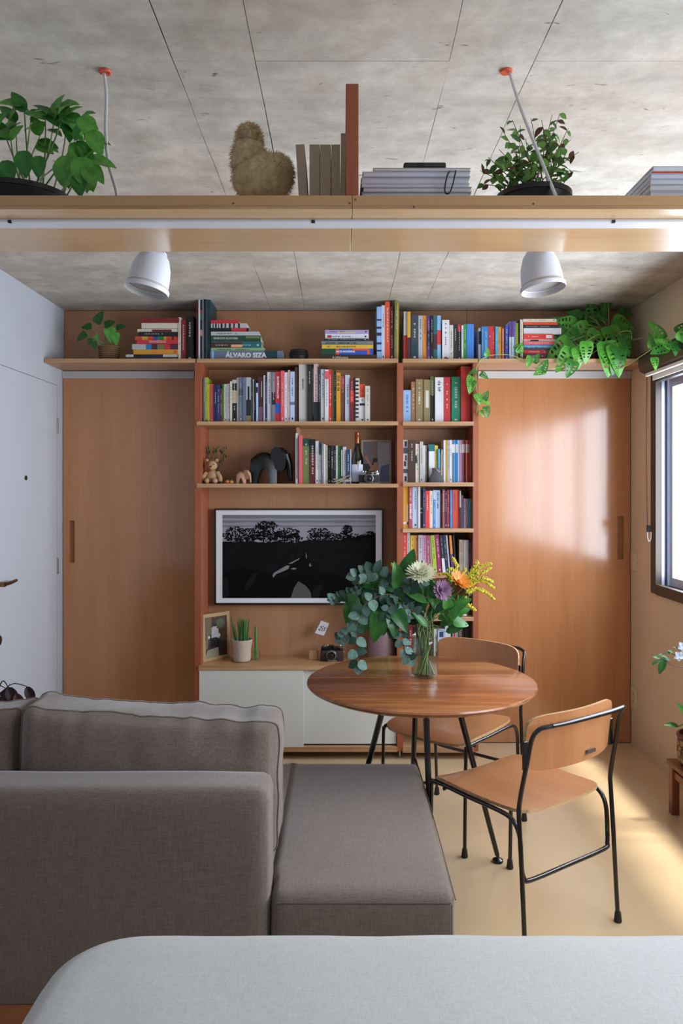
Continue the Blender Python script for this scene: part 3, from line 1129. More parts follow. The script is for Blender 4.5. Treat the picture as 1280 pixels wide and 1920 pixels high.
standing(G_R4, """108 200 833 mustard|p:white:.45:.92:.65:.85,p:white:.86:.91:.05:.85,n
204 247 845 rose|m:pale pink:.05:.35:.5,m:white:.42:.78:.8
250 327 850 pale blue
329 358 850 white|n
360 392 870 dark brown|b:light grey:.5:.53,b:light grey:.6:.63,n
395 430 870 dark blue
432 487 905 bright red
490 535 905 cream
540 573 895 bright blue|b:pale blue:0:.25
574 640 897 pale blue|m:charcoal:.06:.48:.35
648 668 940 maroon
670 703 890 rose
705 738 905 charcoal
740 775 895 red
780 812 893 bright blue
817 880 890 orange-red|m:rose:.1:.52:.5
881 910 890 red|n
912 933 905 off-white|b:charcoal:.45:1,n
935 968 968 mauve|n
970 1004 1018 lavender
1006 1032 1018 peach
1033 1063 1018 cyan|n
1068 1096 1018 lime|n""", 740, 7.53, 800, ZR[2], d=4.26, xmin=UM1 + 0.002, xmax=UR0 - 0.002)
standing(G_R5, """112 170 738 bright red
173 215 738 light grey
222 278 780 yellow
281 329 780 peach
332 388 778 light grey
391 447 780 pink
455 502 780 rose|tilt-0.02
512 538 785 light grey|tilt-0.04,n
543 598 780 lime|tilt-0.075
606 668 770 magenta|tilt-0.085
676 716 780 charcoal|tilt-0.085,b:white:.62:1
722 758 775 navy|tilt-0.085
764 786 778 white|tilt-0.085,n
806 838 780 orange|tilt-0.075,b:purple:.5:1,n
850 874 778 black|tilt-0.065,n
910 962 845 beige
968 1040 848 white|n
1045 1088 850 navy|p:rose:.45:.8:.3:.7""", 740, 7.53, 900, ZR[3], d=4.26, xmin=UM1 + 0.002, xmax=UR0 - 0.002)
standing(G_R6, """130 170 60 purple
175 215 50 white
222 262 55 coral|n
266 292 52 lemon yellow|n""", 740, 7.11, 1080, ZR[4], d=4.27, xmin=UM1 + 0.002)
standing(G_R7, """122 150 520 slate
152 178 515 charcoal
180 240 520 dark red
245 300 540 black
520 570 560 white
575 665 565 pale blue|p:dark blue:.07:.2:.2:.8,p:brown:.25:.38:.2:.8,p:charcoal:.42:.52:.2:.8,p:charcoal:.57:.68:.2:.8,p:brown:.72:.82:.2:.8,n
668 818 515 white|p:charcoal:.1:.5:.5:.7,p:red:.1:.5:.75:.92,n
820 838 470 light grey|n
840 925 470 charcoal|p:khaki:.05:.3:.1:.4,p:off-white:.5:.7:.7:.9
927 1008 470 black|n
1010 1025 470 teal|n""", 740, 7.11, 1100, ZR[5], d=4.27, xmin=UM1 + 0.002, xmax=UR0 - 0.002)


# labels that single each book out: first its look, then its neighbours, then its place
PL = {G_T1: 'in the stack above the left door', G_T1S: 'standing at the stack above the left door', G_T2: 'among the tall folders on the top shelf', G_T2B: 'in the top-shelf stack over the screen',
      G_T3: 'in the stack right of the lens', G_T4: 'among the tall books on the top shelf', G_T5: "on the narrow column's top shelf", G_T6: 'standing above the right door', G_T7: 'in the stack beside the trailing plant',
      G_W2: 'on the wide upper shelf', G_W3: 'on the shelf with the wine bottle', G_R2: 'on the narrow shelf of large volumes', G_R3: 'on the narrow shelf with the grey ornament', G_R4: 'on the narrow shelf headed by a mustard book',
      G_R5: 'on the narrow shelf with leaning books', G_R6: 'behind the bouquet', G_R7: 'behind the far chair back'}
ORDN = ['first', 'second', 'third', 'fourth', 'fifth', 'sixth', 'seventh', 'eighth', 'ninth', 'tenth', 'eleventh', 'twelfth', 'thirteenth', 'fourteenth', 'fifteenth', 'sixteenth', 'seventeenth', 'eighteenth', 'nineteenth', 'twentieth']


def label_books():
    rows = {}
    for b in ALLB:
        if b['row'] in PL:
            rows.setdefault(b['row'], []).append(b)
    for row, bs in rows.items():
        if bs[0]['flat']:
            bs = bs[::-1]
        noun = 'folder' if row == G_T2 else 'book'
        desc = []
        for b in bs:
            extra = ''
            for o in b['opts']:
                p = o.split(':')
                if p[0] in 'bp' and p[1] != b['col']:
                    extra = ' with %s %s' % (p[1], 'band' if p[0] == 'b' else 'mark')
                    break
            for o in b['opts']:
                p = o.split(':')
                if p[0] in 'tm':
                    extra = ' titled in %s letters' % p[2 if p[0] == 't' else 1]
            b['d1'] = b['col'] + ' ' + noun
            b['d2'] = ('slim ' if b['w'] < 0.0125 else 'thick ' if b['w'] > 0.026 else '') + b['col'] + ' ' + noun + extra
            desc.append(b['d2'])
        n = len(bs)
        for i, b in enumerate(bs):
            if desc.count(b['d2']) == 1:
                b['o']['label'] = b['d2'] + ' ' + PL[row]
            else:
                lf = bs[i - 1]['col'] if i else None
                rt = bs[i + 1]['col'] if i < n - 1 else None
                if b['flat']:
                    same = [x for x in bs if x['d2'] == b['d2']]
                    k = same.index(b)
                    b['o']['label'] = '%s, %s from top %s' % (b['d2'], 'first' if k == 0 else ORDN[i], PL[row])
                else:
                    nb = 'between %s and %s ones' % (lf, rt) if lf and rt else 'right of the %s one' % lf if lf else 'left of the %s one' % rt
                    b['o']['label'] = '%s %s %s' % (b['d1'], nb, PL[row])
    for b in ALLB:
        lab = b['o'].get('label', '')
        if len(lab.split()) > 16:
            b['o']['label'] = ' '.join(lab.split()[:16])
    seen = {}
    for b in ALLB:
        l = b['o']['label']
        if l in seen:
            print('DUPLICATE LABEL', l)
        seen[l] = 1


label_books()
# ---------------------------------------------------------------- hanging shelf across the room
BF, BB = 1.673, 1.973
BZ0 = H + (VY - 392) * BF / F
BZ1 = H + (VY - 366.5) * BF / F
beam = thing('hanging_shelf', 'long wooden shelf spanning the room under the concrete ceiling', 'shelf', (0, (BF + BB) / 2, BZ0))
xsm = xof(660, BF)
for a, b in ((XL + 0.002, xsm - 0.0006), (xsm + 0.0006, XR - 0.002)):
    p = part('shelf_board', MB().bbox(a, b, BF + 0.002, BB, BZ0, BZ1 - 0.001, 0.001, 1), M_BEAM, beam)
    part('front_lipping', MB().box(a, b, BF, BF + 0.0018, BZ0 + 0.0075, BZ1), wood('lipping', 'b98c60', 'cda173', 'X', rough=0.4, scale=8, stretch=0.04), p)
    part('plywood_edge', MB().box(a, b, BF + 0.0002, BF + 0.0018, BZ0 + 0.0005, BZ0 + 0.0070), M_EDGE, p)
for xx, yy, q in ((437, 381, 0), (776, 388, 0), (655, 381, 1), (666, 374, 1), (1000, 382, 1)):
    part('screw_plug', MB().lathe([(0, 0), (0.0022, 0), (0.0022, 0.0006), (0, 0.0006)], P(xx, yy, BF - 0.0006), 8, Matrix.Rotation(-math.pi / 2, 4, 'X')), pmat('plug_brown', '5e4029', rough=0.6), beam)
# LED profile under the shelf
ly0, ly1 = 526 * BF / (VY - 410), 526 * BF / (VY - 422)
led = thing('light_profile', 'slim white aluminium light strip fixed under the hanging shelf', 'light strip', (0, (ly0 + ly1) / 2, BZ0 - 0.009))
part('profile', MB().bbox(XL + 0.005, XR - 0.005, ly0, ly1, BZ0 - 0.008, BZ0 - 0.0002, 0.0015, 1), pmat('white_aluminium', 'd9dce4', rough=0.35, metal=0.1), led)
for xx in (18, 587, 1150):
    part('mounting_clip', MB().box(xof(xx, ly0) - 0.004, xof(xx, ly0) + 0.004, ly0 - 0.001, ly0 + 0.006, BZ0 - 0.0085, BZ0 - 0.003), M_DARK, led)
# upright red board on the shelf
solo('book_end_board', MB().bbox(xof(648, BF), xof(672, BF), BF + 0.001, BB - 0.005, BZ1, zof(156, BF), 0.001, 1), M_RED, 'upright reddish wooden board standing on the hanging shelf', 'board')


# ceiling cables with orange roses
def cable(label, rose, pts):
    t = thing('pendant_cable', label, 'cable', rose, 'white cables from the ceiling to the hanging shelf')
    o = part('ceiling_rose', MB().lathe([(0, -0.006), (0.014, -0.006), (0.016, -0.002), (0.016, 0), (0, 0)], rose, 16), pmat('orange_plastic', 'e0603f', rough=0.4), t)
    part('screw', MB().box(rose[0] + 0.007, rose[0] + 0.013, rose[1] - 0.003, rose[1] + 0.003, rose[2] - 0.010, rose[2] - 0.006), pmat('orange_plastic', ''), o)
    part('cord', MB().tube(pts, 0.0042, 8, smooth=6), pmat('white_cord', 'd9dadd', rough=0.5), t, smooth=True)


dr = F * (ZC - H) / (VY - 133)
cable('white cable hanging almost straight from the orange rose near the leafy pot', P(197, 133, dr) + Vector((0, 0, 0)), [P(195, 137, dr), P(199, 180, dr), P(198, 245, dr), P(203, 305, dr - 0.01), P(219, 366, dr - 0.01), Vector((xof(222, dr), dr, BZ1 + 0.003))])
cable('white cable slanting from the orange rose across the straggly herb pot', P(949, 132, dr), [P(955, 136, dr), P(975, 200, dr - 0.03), P(998, 260, dr - 0.08), P(1020, 315, dr - 0.13), P(1040, 364, dr - 0.165), Vector((xof(1046, 1.72), 1.72, BZ1 + 0.003))])


# ---------------------------------------------------------------- spot lamps behind the shelf
def spot(label, cx, cy, tiltdir, bx):
    d = 2.065
    c = P(cx, cy, d)                       # centre of the shade opening
    t = thing('spot_lamp', label, 'lamp', c, 'white spot lamps behind the hanging shelf')
    M_SH = pmat('white_shade', 'd5d8e2', rough=0.4)
    ax = Vector(tiltdir).normalized()      # from opening up to the crown
    rot = ax.to_track_quat('Z', 'Y').to_matrix().to_4x4()
    prof = [(0.0585, -0.004), (0.060, 0.0), (0.060, 0.007), (0.0555, 0.010), (0.054, 0.04), (0.050, 0.065), (0.042, 0.088), (0.030, 0.104), (0.016, 0.112), (0.0, 0.114)]
    inner = [(0.0, 0.108), (0.028, 0.100), (0.047, 0.066), (0.052, 0.03), (0.0575, 0.004), (0.0585, -0.004)]
    sh = part('shade', MB().lathe(prof, c, 32, rot), M_SH, t, smooth=True)
    part('reflector', MB().lathe(inner, c, 32, rot), pmat('shade_inside', 'b8b2b0', rough=0.5), sh, smooth=True)
    part('diffuser', MB().lathe([(0, 0.012), (0.0545, 0.012), (0.0545, 0.015), (0, 0.015)], c, 32, rot), pmat('frosted_plate', 'a8a2a0', rough=0.4), sh)
    top = c + ax * 0.112
    nk = part('neck', MB().tube([top - ax * 0.004, top + ax * 0.016], 0.009, 12), M_STEEL, t, smooth=True)
    for q in range(3):
        part('collar_ring', MB().tube([top + ax * (0.002 + q * 0.004), top + ax * (0.0045 + q * 0.004)], 0.0105, 12), M_STEEL, nk)
    xb = xof(bx, 2.15)
    part('bracket', MB().bbox(xb - 0.017, xb + 0.017, 2.13, 2.165, zof(490, 2.15), BZ0 + 0.05, 0.002, 2), M_SH, t)
    part('arm', MB().bbox(xb - 0.012, xb + 0.012, BB - 0.002, 2.131, BZ0 + 0.018, BZ0 + 0.028, 0.002, 1), M_SH, t)
    part('joint', MB().tube([top + ax * 0.012, Vector((xb, 2.10, BZ0 + 0.022))], 0.006, 10), M_STEEL, t)


spot('white dome spot lamp tilted to the left, near the left wall', 274.5, 544, (0.20, 0.09, 0.97), 300)
spot('white dome spot lamp tilted to the right, above the trailing plant', 1018, 541, (-0.12, 0.09, 0.97), 1008)

# ---------------------------------------------------------------- things lying on the hanging shelf
# five kraft bound volumes
G_K = 'kraft books on the hanging shelf'
for i, (a, b, tp, tl) in enumerate(((557, 580, 271, -0.06), (580, 599, 271, 0), (600, 620, 271, 0), (621, 637, 271, 0), (636.5, 646, 250, 0.015))):
    d = 1.80
    k = book(xof(a, d) if i else xof(562, d), xof(b, d) if i else xof(578.5, d), d, d + 0.15, BZ1 + 0.0003, zof(tp, d), 'pale kraft', False, ['n'], G_K, tl)
    k['label'] = ['leaning kraft brown book at the left end of its row on the hanging shelf', 'kraft brown book second from the left on the hanging shelf', 'kraft brown book in the middle of the row on the hanging shelf', 'kraft brown book second from the right of its row on the hanging shelf', 'taller slim kraft book against the red board on the hanging shelf'][i]
# stack of journals
rr = random.Random(11)
z = BZ1 + 0.0003
hts = [0.022, 0.012, 0.010, 0.012, 0.009, 0.013, 0.012, 0.008]
for i, h in enumerate(hts):
    x0, x1 = xof(676, 1.78) + rr.uniform(0, 0.006), xof(883, 1.78) - rr.uniform(0, 0.006)
    if i == len(hts) - 1:
        x0 = xof(699, 1.78)
    k = book(x0, x1, 1.77 + rr.uniform(0, 0.006), 1.955, z, z + h, ['slate', 'white', 'pale blue', 'light grey', 'pale lavender', 'white', 'pale lavender', 'beige'][i], True, ['n'], 'journals stacked right of the red board', fore=True)
    k.name = 'journal'
    k['category'] = 'journal'
    k['label'] = ['thick journal at the bottom of the stack right of the red board'] [0] if i == 0 else '%s journal from the bottom of the stack right of the red board' % ORDN[i] if i < 7 else 'topmost curling journal of the stack right of the red board'
    z += h + 0.0003
M_WPAGE = pmat('journal_pages', 'e2e6f2', rough=0.8, vary=0.05, vscale=300)
for o in bpy.data.objects:
    if o.name.startswith('pages') and o.parent and o.parent.name.startswith('journal'):
        o.data.materials[0] = M_WPAGE
mb = MB().bbox(xof(755, 1.80), xof(834, 1.80), 1.7765, 1.83, z, z + 0.0165, 0.005, 3)
cs = thing('black_case', 'slim black case lying on the journals of the hanging shelf', 'case', (xof(795, 1.8), 1.8, z))
part('case_body', mb, M_BLACKM, cs, smooth=True)
part('clasp', MB().bbox(xof(782, 1.788), xof(795, 1.788), 1.7745, 1.777, z + 0.004, z + 0.012, 0.001), pmat('black_rubber', '1a1a1c', rough=0.5), cs)
lp = [P(842, 322, 1.768), P(838, 330, 1.764), P(834, 350, 1.764), P(835, 362, 1.763), P(842, 362, 1.763), P(848, 348, 1.763), P(852, 330, 1.764), P(854, 321, 1.768), P(852, 319, 1.80), P(845, 320, 1.80)]
solo('elastic_band', MB().tube(lp, 0.0016, 8, smooth=5, closed=True), pmat('black_rubber', ''), 'black elastic band looped over the journal stack', 'band', smooth=True)
z = BZ1 + 0.0003
for i, h in enumerate((0.048, 0.016, 0.011, 0.013, 0.004, 0.012)):
    x0, x1 = xof(1216 + (4 if i > 3 else 0), 1.78), xof(1400, 1.78)
    k = book(x0 + rr.uniform(0, 0.004), x1, 1.772 + rr.uniform(0, 0.004), 1.955, z, z + h, ['pale lavender', 'light grey', 'white', 'pale blue', 'orange-red', 'white'][i], True, ['n'], 'journals stacked at the right end of the hanging shelf', fore=i != 4)
    k.name = 'journal'
    k['category'] = 'journal'
    k['label'] = ['bottom journal of the stack right of the herb pot', 'second journal from bottom in the stack right of the herb pot', 'third journal from bottom in the stack right of the herb pot', 'fourth journal from bottom in the stack right of the herb pot', 'thin orange-red journal in the stack right of the herb pot', 'top white journal of the stack right of the herb pot'][i]
    z += h + 0.0003
for o in bpy.data.objects:
    if o.name.startswith('pages') and o.parent and o.parent.name.startswith('journal'):
        o.data.materials[0] = M_WPAGE

# fluffy plush animal seen from behind
pd_ = 1.83
M_FUR = pmat('cream_fur', 'cdb992', rough=0.9, vary=0.25, vscale=60)
pl = thing('plush_animal', 'cream fluffy plush animal sitting on the hanging shelf', 'plush toy', (xof(490, pd_), pd_, BZ1))
body = MB()
blobs = [(P(492, 335, pd_), (0.072, 0.055, 0.062)), (P(466, 300, pd_), (0.041, 0.042, 0.062)), (P(467, 262, pd_), (0.031, 0.034, 0.036)), (P(520, 325, pd_), (0.038, 0.045, 0.044))]
for c, r in blobs:
    body.ell(c, r, 16, 10)
for v in body.v:
    v.z = max(v.z, BZ1 + 0.001)
part('body', body, M_FUR, pl, smooth='all')
fur = MB()
rf = random.Random(5)
for c, r in blobs:
    for _ in range(2600):
        u = Vector((rf.gauss(0, 1), rf.gauss(0, 1), rf.gauss(0, 1))).normalized()
        p = c + Vector((u.x * r[0], u.y * r[1], u.z * r[2]))
        if p.z < BZ1 + 0.012 or any(((p - c2).x / r2[0]) ** 2 + ((p - c2).y / r2[1]) ** 2 + ((p - c2).z / r2[2]) ** 2 < 0.9 for c2, r2 in blobs):
            continue
        n = Vector((u.x / r[0], u.y / r[1], u.z / r[2])).normalized()
        q = p + (n * 0.55 + Vector((rf.uniform(-.3, .3), rf.uniform(-.3, .3), rf.uniform(-0.5, 0.25)))) * rf.uniform(0.008, 0.015)
        s = n.cross(Vector((rf.uniform(-1, 1), rf.uniform(-1, 1), rf.uniform(-1, 1)))).normalized() * 0.0007
        fur.add([p - s, p + s, q], [(0, 1, 2)])
part('fur', fur, M_FUR, pl, kind='stuff')
# ---------------------------------------------------------------- upholstery
def fabric(name, c1, c2, scale=900.0, rough=0.95, bump=0.25, sheen=0.3):
    m = bpy.data.materials.new(name)
    m.use_nodes = True
    nt = m.node_tree
    b = nt.nodes['Principled BSDF']
    tc = nt.nodes.new('ShaderNodeTexCoord')
    outs = []
    for s in ((1, 1, 0.08), (0.08, 1, 1), (1, 0.08, 1)):
        mp = nt.nodes.new('ShaderNodeMapping')
        mp.inputs['Scale'].default_value = s
        nt.links.new(tc.outputs['Object'], mp.inputs['Vector'])
        n = nt.nodes.new('ShaderNodeTexNoise')
        n.inputs['Scale'].default_value = scale * 0.45
        n.inputs['Detail'].default_value = 2
        nt.links.new(mp.outputs['Vector'], n.inputs['Vector'])
        outs.append(n.outputs['Fac'])
    a = nt.nodes.new('ShaderNodeMath')
    a.operation = 'ADD'
    nt.links.new(outs[0], a.inputs[0])
    nt.links.new(outs[1], a.inputs[1])
    a2 = nt.nodes.new('ShaderNodeMath')
    a2.operation = 'ADD'
    nt.links.new(a.outputs[0], a2.inputs[0])
    nt.links.new(outs[2], a2.inputs[1])
    d = nt.nodes.new('ShaderNodeMath')
    d.operation = 'DIVIDE'
    nt.links.new(a2.outputs[0], d.inputs[0])
    d.inputs[1].default_value = 3.0
    r = nt.nodes.new('ShaderNodeValToRGB')
    r.color_ramp.elements[0].position = 0.36
    r.color_ramp.elements[1].position = 0.64
    r.color_ramp.elements[0].color = lin(c1)
    r.color_ramp.elements[1].color = lin(c2)
    nt.links.new(d.outputs[0], r.inputs['Fac'])
    nt.links.new(r.outputs['Color'], b.inputs['Base Color'])
    b.inputs['Roughness'].default_value = rough
    b.inputs['Specular IOR Level'].default_value = 0.15
    b.inputs['Sheen Weight'].default_value = sheen
    bp = nt.nodes.new('ShaderNodeBump')
    bp.inputs['Strength'].default_value = bump
    bp.inputs['Distance'].default_value = 0.0015
    nt.links.new(d.outputs[0], bp.inputs['Height'])
    nt.links.new(bp.outputs['Normal'], b.inputs['Normal'])
    return m


M_SOFA = fabric('taupe_linen', '5e524a', '7b6d64')
M_SEAM = pmat('seam_thread', '5b5450', rough=0.9)
M_BED = fabric('white_cotton', 'a9a9a6', 'bebebb', scale=1400, bump=0.1, sheen=0.1)


def soft_box(lo, hi, rad, n=(16, 8, 12), bulge=(0, 0, 0), wr=0.0, wscale=6.0, seed=0.0, shape=None):
    """a rounded, slightly swollen upholstery block; bulge is the swelling per axis"""
    lo, hi = Vector(lo), Vector(hi)
    ctr, half = (lo + hi) / 2, (hi - lo) / 2
    rad = min(rad, *half)
    mb = MB()
    idx = {}

    def vert(i, j, k):
        key = (i, j, k)
        if key in idx:
            return idx[key]
        # denser rows near the edges
        g = lambda t, m: (lambda u: math.copysign(abs(u) ** 0.8, u))(2 * t / m - 1)
        u = Vector((g(i, n[0]), g(j, n[1]), g(k, n[2])))
        p = Vector((u.x * half.x, u.y * half.y, u.z * half.z))
        inner = Vector([max(-(half[a] - rad), min(half[a] - rad, p[a])) for a in range(3)])
        off = p - inner
        if off.length > 1e-9:
            p = inner + off.normalized() * rad * min(1, max(abs(off[a]) for a in range(3)) / rad if rad else 1)
        for a in range(3):
            if bulge[a]:
                b_, c_ = [q for q in range(3) if q != a]
                p[a] += math.copysign(bulge[a], u[a]) * abs(u[a]) * max(0, 1 - u[b_] ** 2) ** 0.7 * max(0, 1 - u[c_] ** 2) ** 0.7
        q = p + ctr
        if wr:
            q += Vector((mnoise.noise(q * wscale + Vector((seed, 0, 0))), mnoise.noise(q * wscale + Vector((0, seed + 9, 0))), mnoise.noise(q * wscale + Vector((0, 0, seed + 5))))) * wr
        if shape:
            q = shape(q, u)
        idx[key] = len(mb.v)
        mb.v.append(q)
        return idx[key]

    def face(a, b, c, d):
        mb.f.append([vert(*a), vert(*b), vert(*c), vert(*d)])
        mb.m.append(0)
    X, Y, Z = n
    for i in range(X):
        for j in range(Y):
            face((i, j, 0), (i, j + 1, 0), (i + 1, j + 1, 0), (i + 1, j, 0))
            face((i, j, Z), (i + 1, j, Z), (i + 1, j + 1, Z), (i, j + 1, Z))
    for i in range(X):
        for k in range(Z):
            face((i, 0, k), (i + 1, 0, k), (i + 1, 0, k + 1), (i, 0, k + 1))
            face((i, Y, k), (i, Y, k + 1), (i + 1, Y, k + 1), (i + 1, Y, k))
    for j in range(Y):
        for k in range(Z):
            face((0, j, k), (0, j, k + 1), (0, j + 1, k + 1), (0, j + 1, k))
            face((X, j, k), (X, j + 1, k), (X, j + 1, k + 1), (X, j, k + 1))
    mb.idx = idx
    return mb


SY0, SY1, SZ = 1.99, 2.974, 0.42
SXR, SXL, SXA = 0.294, -1.585, xof(505, 2.0)
sofa = thing('sofa', 'taupe linen sofa with an open-ended chaise seat, seen from behind', 'sofa', ((SXL + SXR) / 2, 2.48, 0))
part('backrest', soft_box((SXL, SY0, 0.13), (SXA, SY0 + 0.165, 0.688), 0.03, (40, 8, 14), (0, 0.006, 0.004), 0.003, 5.0), M_SOFA, sofa, smooth='all')


def flat_left(q, u):
    # the chaise runs on under the loose cushion: no rounded edge on that side
    if u.x < -0.999 and q.y > SY0 + 0.1:
        q.x = SXA - 0.004
        if u.z > 0.99:
            q.z = SZ
    return q


ch = part('chaise_seat', soft_box((SXA + 0.004, SY0, 0.13), (SXR, SY1, SZ), 0.022, (20, 26, 10), (0.004, 0.004, 0.012), 0.002, 5.0, 0, flat_left), M_SOFA, sofa, smooth='all')
# seams along the chaise edges
zs = SZ - 0.012
part('seam', MB().tube([(SXA + 0.02, SY0 - 0.001, zs - 0.006), (SXR - 0.012, SY0 - 0.001, zs - 0.006)], 0.0018, 6), M_SEAM, ch)
part('seam', MB().tube([(SXR + 0.001, SY0 + 0.012, zs - 0.004), (SXR + 0.003, (SY0 + SY1) / 2, zs - 0.002), (SXR + 0.001, SY1 - 0.012, zs - 0.004)], 0.0018, 6, smooth=4), M_SEAM, ch)
part('seam', MB().tube([(SXR - 0.010, SY0 - 0.001, 0.16), (SXR - 0.010, SY0 - 0.001, zs - 0.01)], 0.0016, 6), M_SEAM, ch)


def flat_right(q, u):
    if u.x > 0.999:
        q.x = SXA - 0.0045
        if u.z > 0.99:
            q.z = SZ
    return q


part('seat', soft_box((SXL, SY0 + 0.17, 0.13), (SXA - 0.005, SY1, SZ), 0.025, (30, 16, 8), (0, 0, 0.012), 0.003, 5.0, 0, flat_right), M_SOFA, sofa, smooth='all')
for a, b in ((SXL + 0.02, SXA - 0.02), (SXA + 0.02, SXR - 0.02)):
    part('base_rail', MB().bbox(a, b, SY0 + 0.012, SY0 + 0.05, 0.06, 0.132, 0.003, 1), wood('sofa_wood', '8a5130', 'a0623c', 'X', rough=0.4), sofa)
for fx in (SXL + 0.06, SXA - 0.06, SXR - 0.06):
    for fy in (SY0 + 0.06, SY1 - 0.06):
        part('foot', MB().lathe([(0.016, 0), (0.02, 0.004), (0.026, 0.128), (0, 0.128)], (fx, fy, 0.002), 12), wood('sofa_wood', '', ''), sofa, smooth=True)


def cushion(label, x0, x1, zt0, zt1, yc, th, seed, lean=0.0):
    """box cushion with piped edges; the top sags from zt0 at the left end to zt1 at the right"""
    zb = SZ + 0.012
    zt = max(zt0, zt1)
    y0, y1 = yc - th / 2, yc + th / 2

    def sh(q, u):
        f = (q.x - x0) / (x1 - x0)
        k = (q.z - zb) / (zt - zb)
        top = zt0 + (zt1 - zt0) * f + 0.016 * (abs(2 * f - 1) ** 7)
        q = q.copy()
        q.z = zb + (top - zb) * k
        # gathers running down from the upper seam
        if k > 0.55:
            q.y -= math.copysign(1, u.y) * 0.008 * mnoise.noise((q.x * 26 + seed, 3, 1)) * (k - 0.55) * 2
            q.z += 0.010 * mnoise.noise((q.x * 22 + seed, 9, 1)) * (k - 0.55) * 2
        q.y += lean * (k - 0.5)
        return q
    mb = soft_box((x0, y0, zb), (x1, y1, zt), 0.035, (44, 12, 26), (0.012, 0.045, 0.0), 0.008, 10.0, seed, sh)
    t = thing('sofa_cushion', label, 'cushion', ((x0 + x1) / 2, yc, zb), 'back cushions of the taupe sofa')
    b = part('cushion_cover', mb, M_SOFA, t, smooth='all')
    # piping follows the rim loops
    n = (44, 12, 26)
    for j in (2, 10):
        loop = [(i, j, n[2]) for i in range(1, n[0])] + [(n[0], j, k) for k in range(n[2] - 1, 0, -1)] + [(i, j, 0) for i in range(n[0] - 1, 0, -1)] + [(0, j, k) for k in range(1, n[2])]
        pts = []
        for key in loop:
            p = mb.v[mb.idx[key]]
            c = Vector(((x0 + x1) / 2, p.y, (zb + zt) / 2))
            pts.append(p + (p - c).normalized() * 0.001)
        part('piping', MB().tube(pts, 0.003, 6, closed=True), M_SEAM if False else M_SOFA, b, smooth=True)
    return t


cushion('plump taupe sofa cushion standing at the open end of the backrest', xof(60, 2.28), xof(522, 2.28), zof(1318, 2.27), zof(1346, 2.27), 2.275, 0.19, 2.0, 0.03)
cushion('taupe sofa cushion cut off by the left edge, below the dark-leaved plant', XL + 0.04, xof(56, 2.28), zof(1345, 2.27), zof(1328, 2.27), 2.285, 0.18, 8.0, 0.05)

# ---------------------------------------------------------------- bed in the foreground
bz = 0.582
bed = thing('bed', 'bed with smooth white cotton cover in the foreground', 'bed', (0.45, 0.4, 0))
bx0, bx1, by0_, by1_ = -0.555, 1.40, -1.20, 1.575
nx, ny = 60, 50
cov = MB()
grid = {}
rc = 0.17
outl = []
cxm, cym = (bx0 + bx1) / 2, (by0_ + by1_) / 2


def rrect(t_in):
    """rounded rectangle outline inset by t_in"""
    pts = []
    for (cx_, cy_, a0) in ((bx1 - rc, by1_ - rc, 0), (bx0 + rc, by1_ - rc, 90), (bx0 + rc, by0_ + rc, 180), (bx1 - rc, by0_ + rc, 270)):
        for k in range(13):
            a = math.radians(a0 + 90 * k / 12)
            pts.append(Vector((cx_ + (rc - t_in) * math.cos(a), cy_ + (rc - t_in) * math.sin(a), 0)))
    out = []
    for i in range(len(pts)):
        p, q = pts[i], pts[(i + 1) % len(pts)]
        m = max(1, int((q - p).length / 0.06))
        if (q - p).length < 0.05:
            out.append(p)
        else:
            m = 28
            out += [p + (q - p) * k / m for k in range(m)]
    return out


loops = []
for t_in, z in ((0.006, 0.20), (0.0, 0.32), (0.0, 0.44), (0.0, 0.515), (0.006, 0.548), (0.022, 0.57), (0.05, 0.58), (0.10, bz), (0.16, bz + 0.002)):
    lp = rrect(t_in)
    for p in lp:
        p.z = z + (0.003 * mnoise.noise((p.x * 7, p.y * 7, z * 9)) if z > 0.25 else 0)
        if z < 0.5:
            p.x += 0.006 * mnoise.noise((p.x * 12, p.y * 12, 1))
            p.y += 0.006 * mnoise.noise((p.x * 12, p.y * 12, 5))
    loops.append(lp)
m = len(loops[0])
vs = [p for l in loops for p in l]
fs = [(i * m + j, i * m + (j + 1) % m, (i + 1) * m + (j + 1) % m, (i + 1) * m + j) for i in range(len(loops) - 1) for j in range(m)]
last = (len(loops) - 1) * m
lo_ = loops[-1]
for s in (0.8, 0.6, 0.4, 0.2):
    base = len(vs)
    for p in lo_:
        q = Vector((cxm + (p.x - cxm) * s, cym + (p.y - cym) * s, bz + 0.004))
        q.z += 0.007 * mnoise.noise((q.x * 2.5, q.y * 6, 3)) + 0.003 * mnoise.noise((q.x * 9, q.y * 14, 3))
        vs.append(q)
    fs += [(last + j, last + (j + 1) % m, base + (j + 1) % m, base + j) for j in range(m)]
    last = base
vs.append(Vector((cxm, cym, bz + 0.004)))
fs += [(last + j, last + (j + 1) % m, len(vs) - 1) for j in range(m)]
cov.add(vs, fs)
part('bed_cover', cov, M_BED, bed, smooth='all')
part('bed_base', MB().bbox(bx0 + 0.03, bx1 - 0.03, by0_ + 0.03, by1_ - 0.03, 0.10, 0.2, 0.004, 1), wood('sofa_wood', '', ''), bed)
for fx in (bx0 + 0.12, bx1 - 0.12):
    for fy in (by0_ + 0.12, by1_ - 0.12):
        part('leg', MB().bbox(fx - 0.03, fx + 0.03, fy - 0.03, fy + 0.03, 0, 0.0995, 0.003, 1), wood('sofa_wood', '', ''), bed)

# ---------------------------------------------------------------- round table
TX, TY, TZ, TR = 0.311, 3.035, 0.721, 0.447


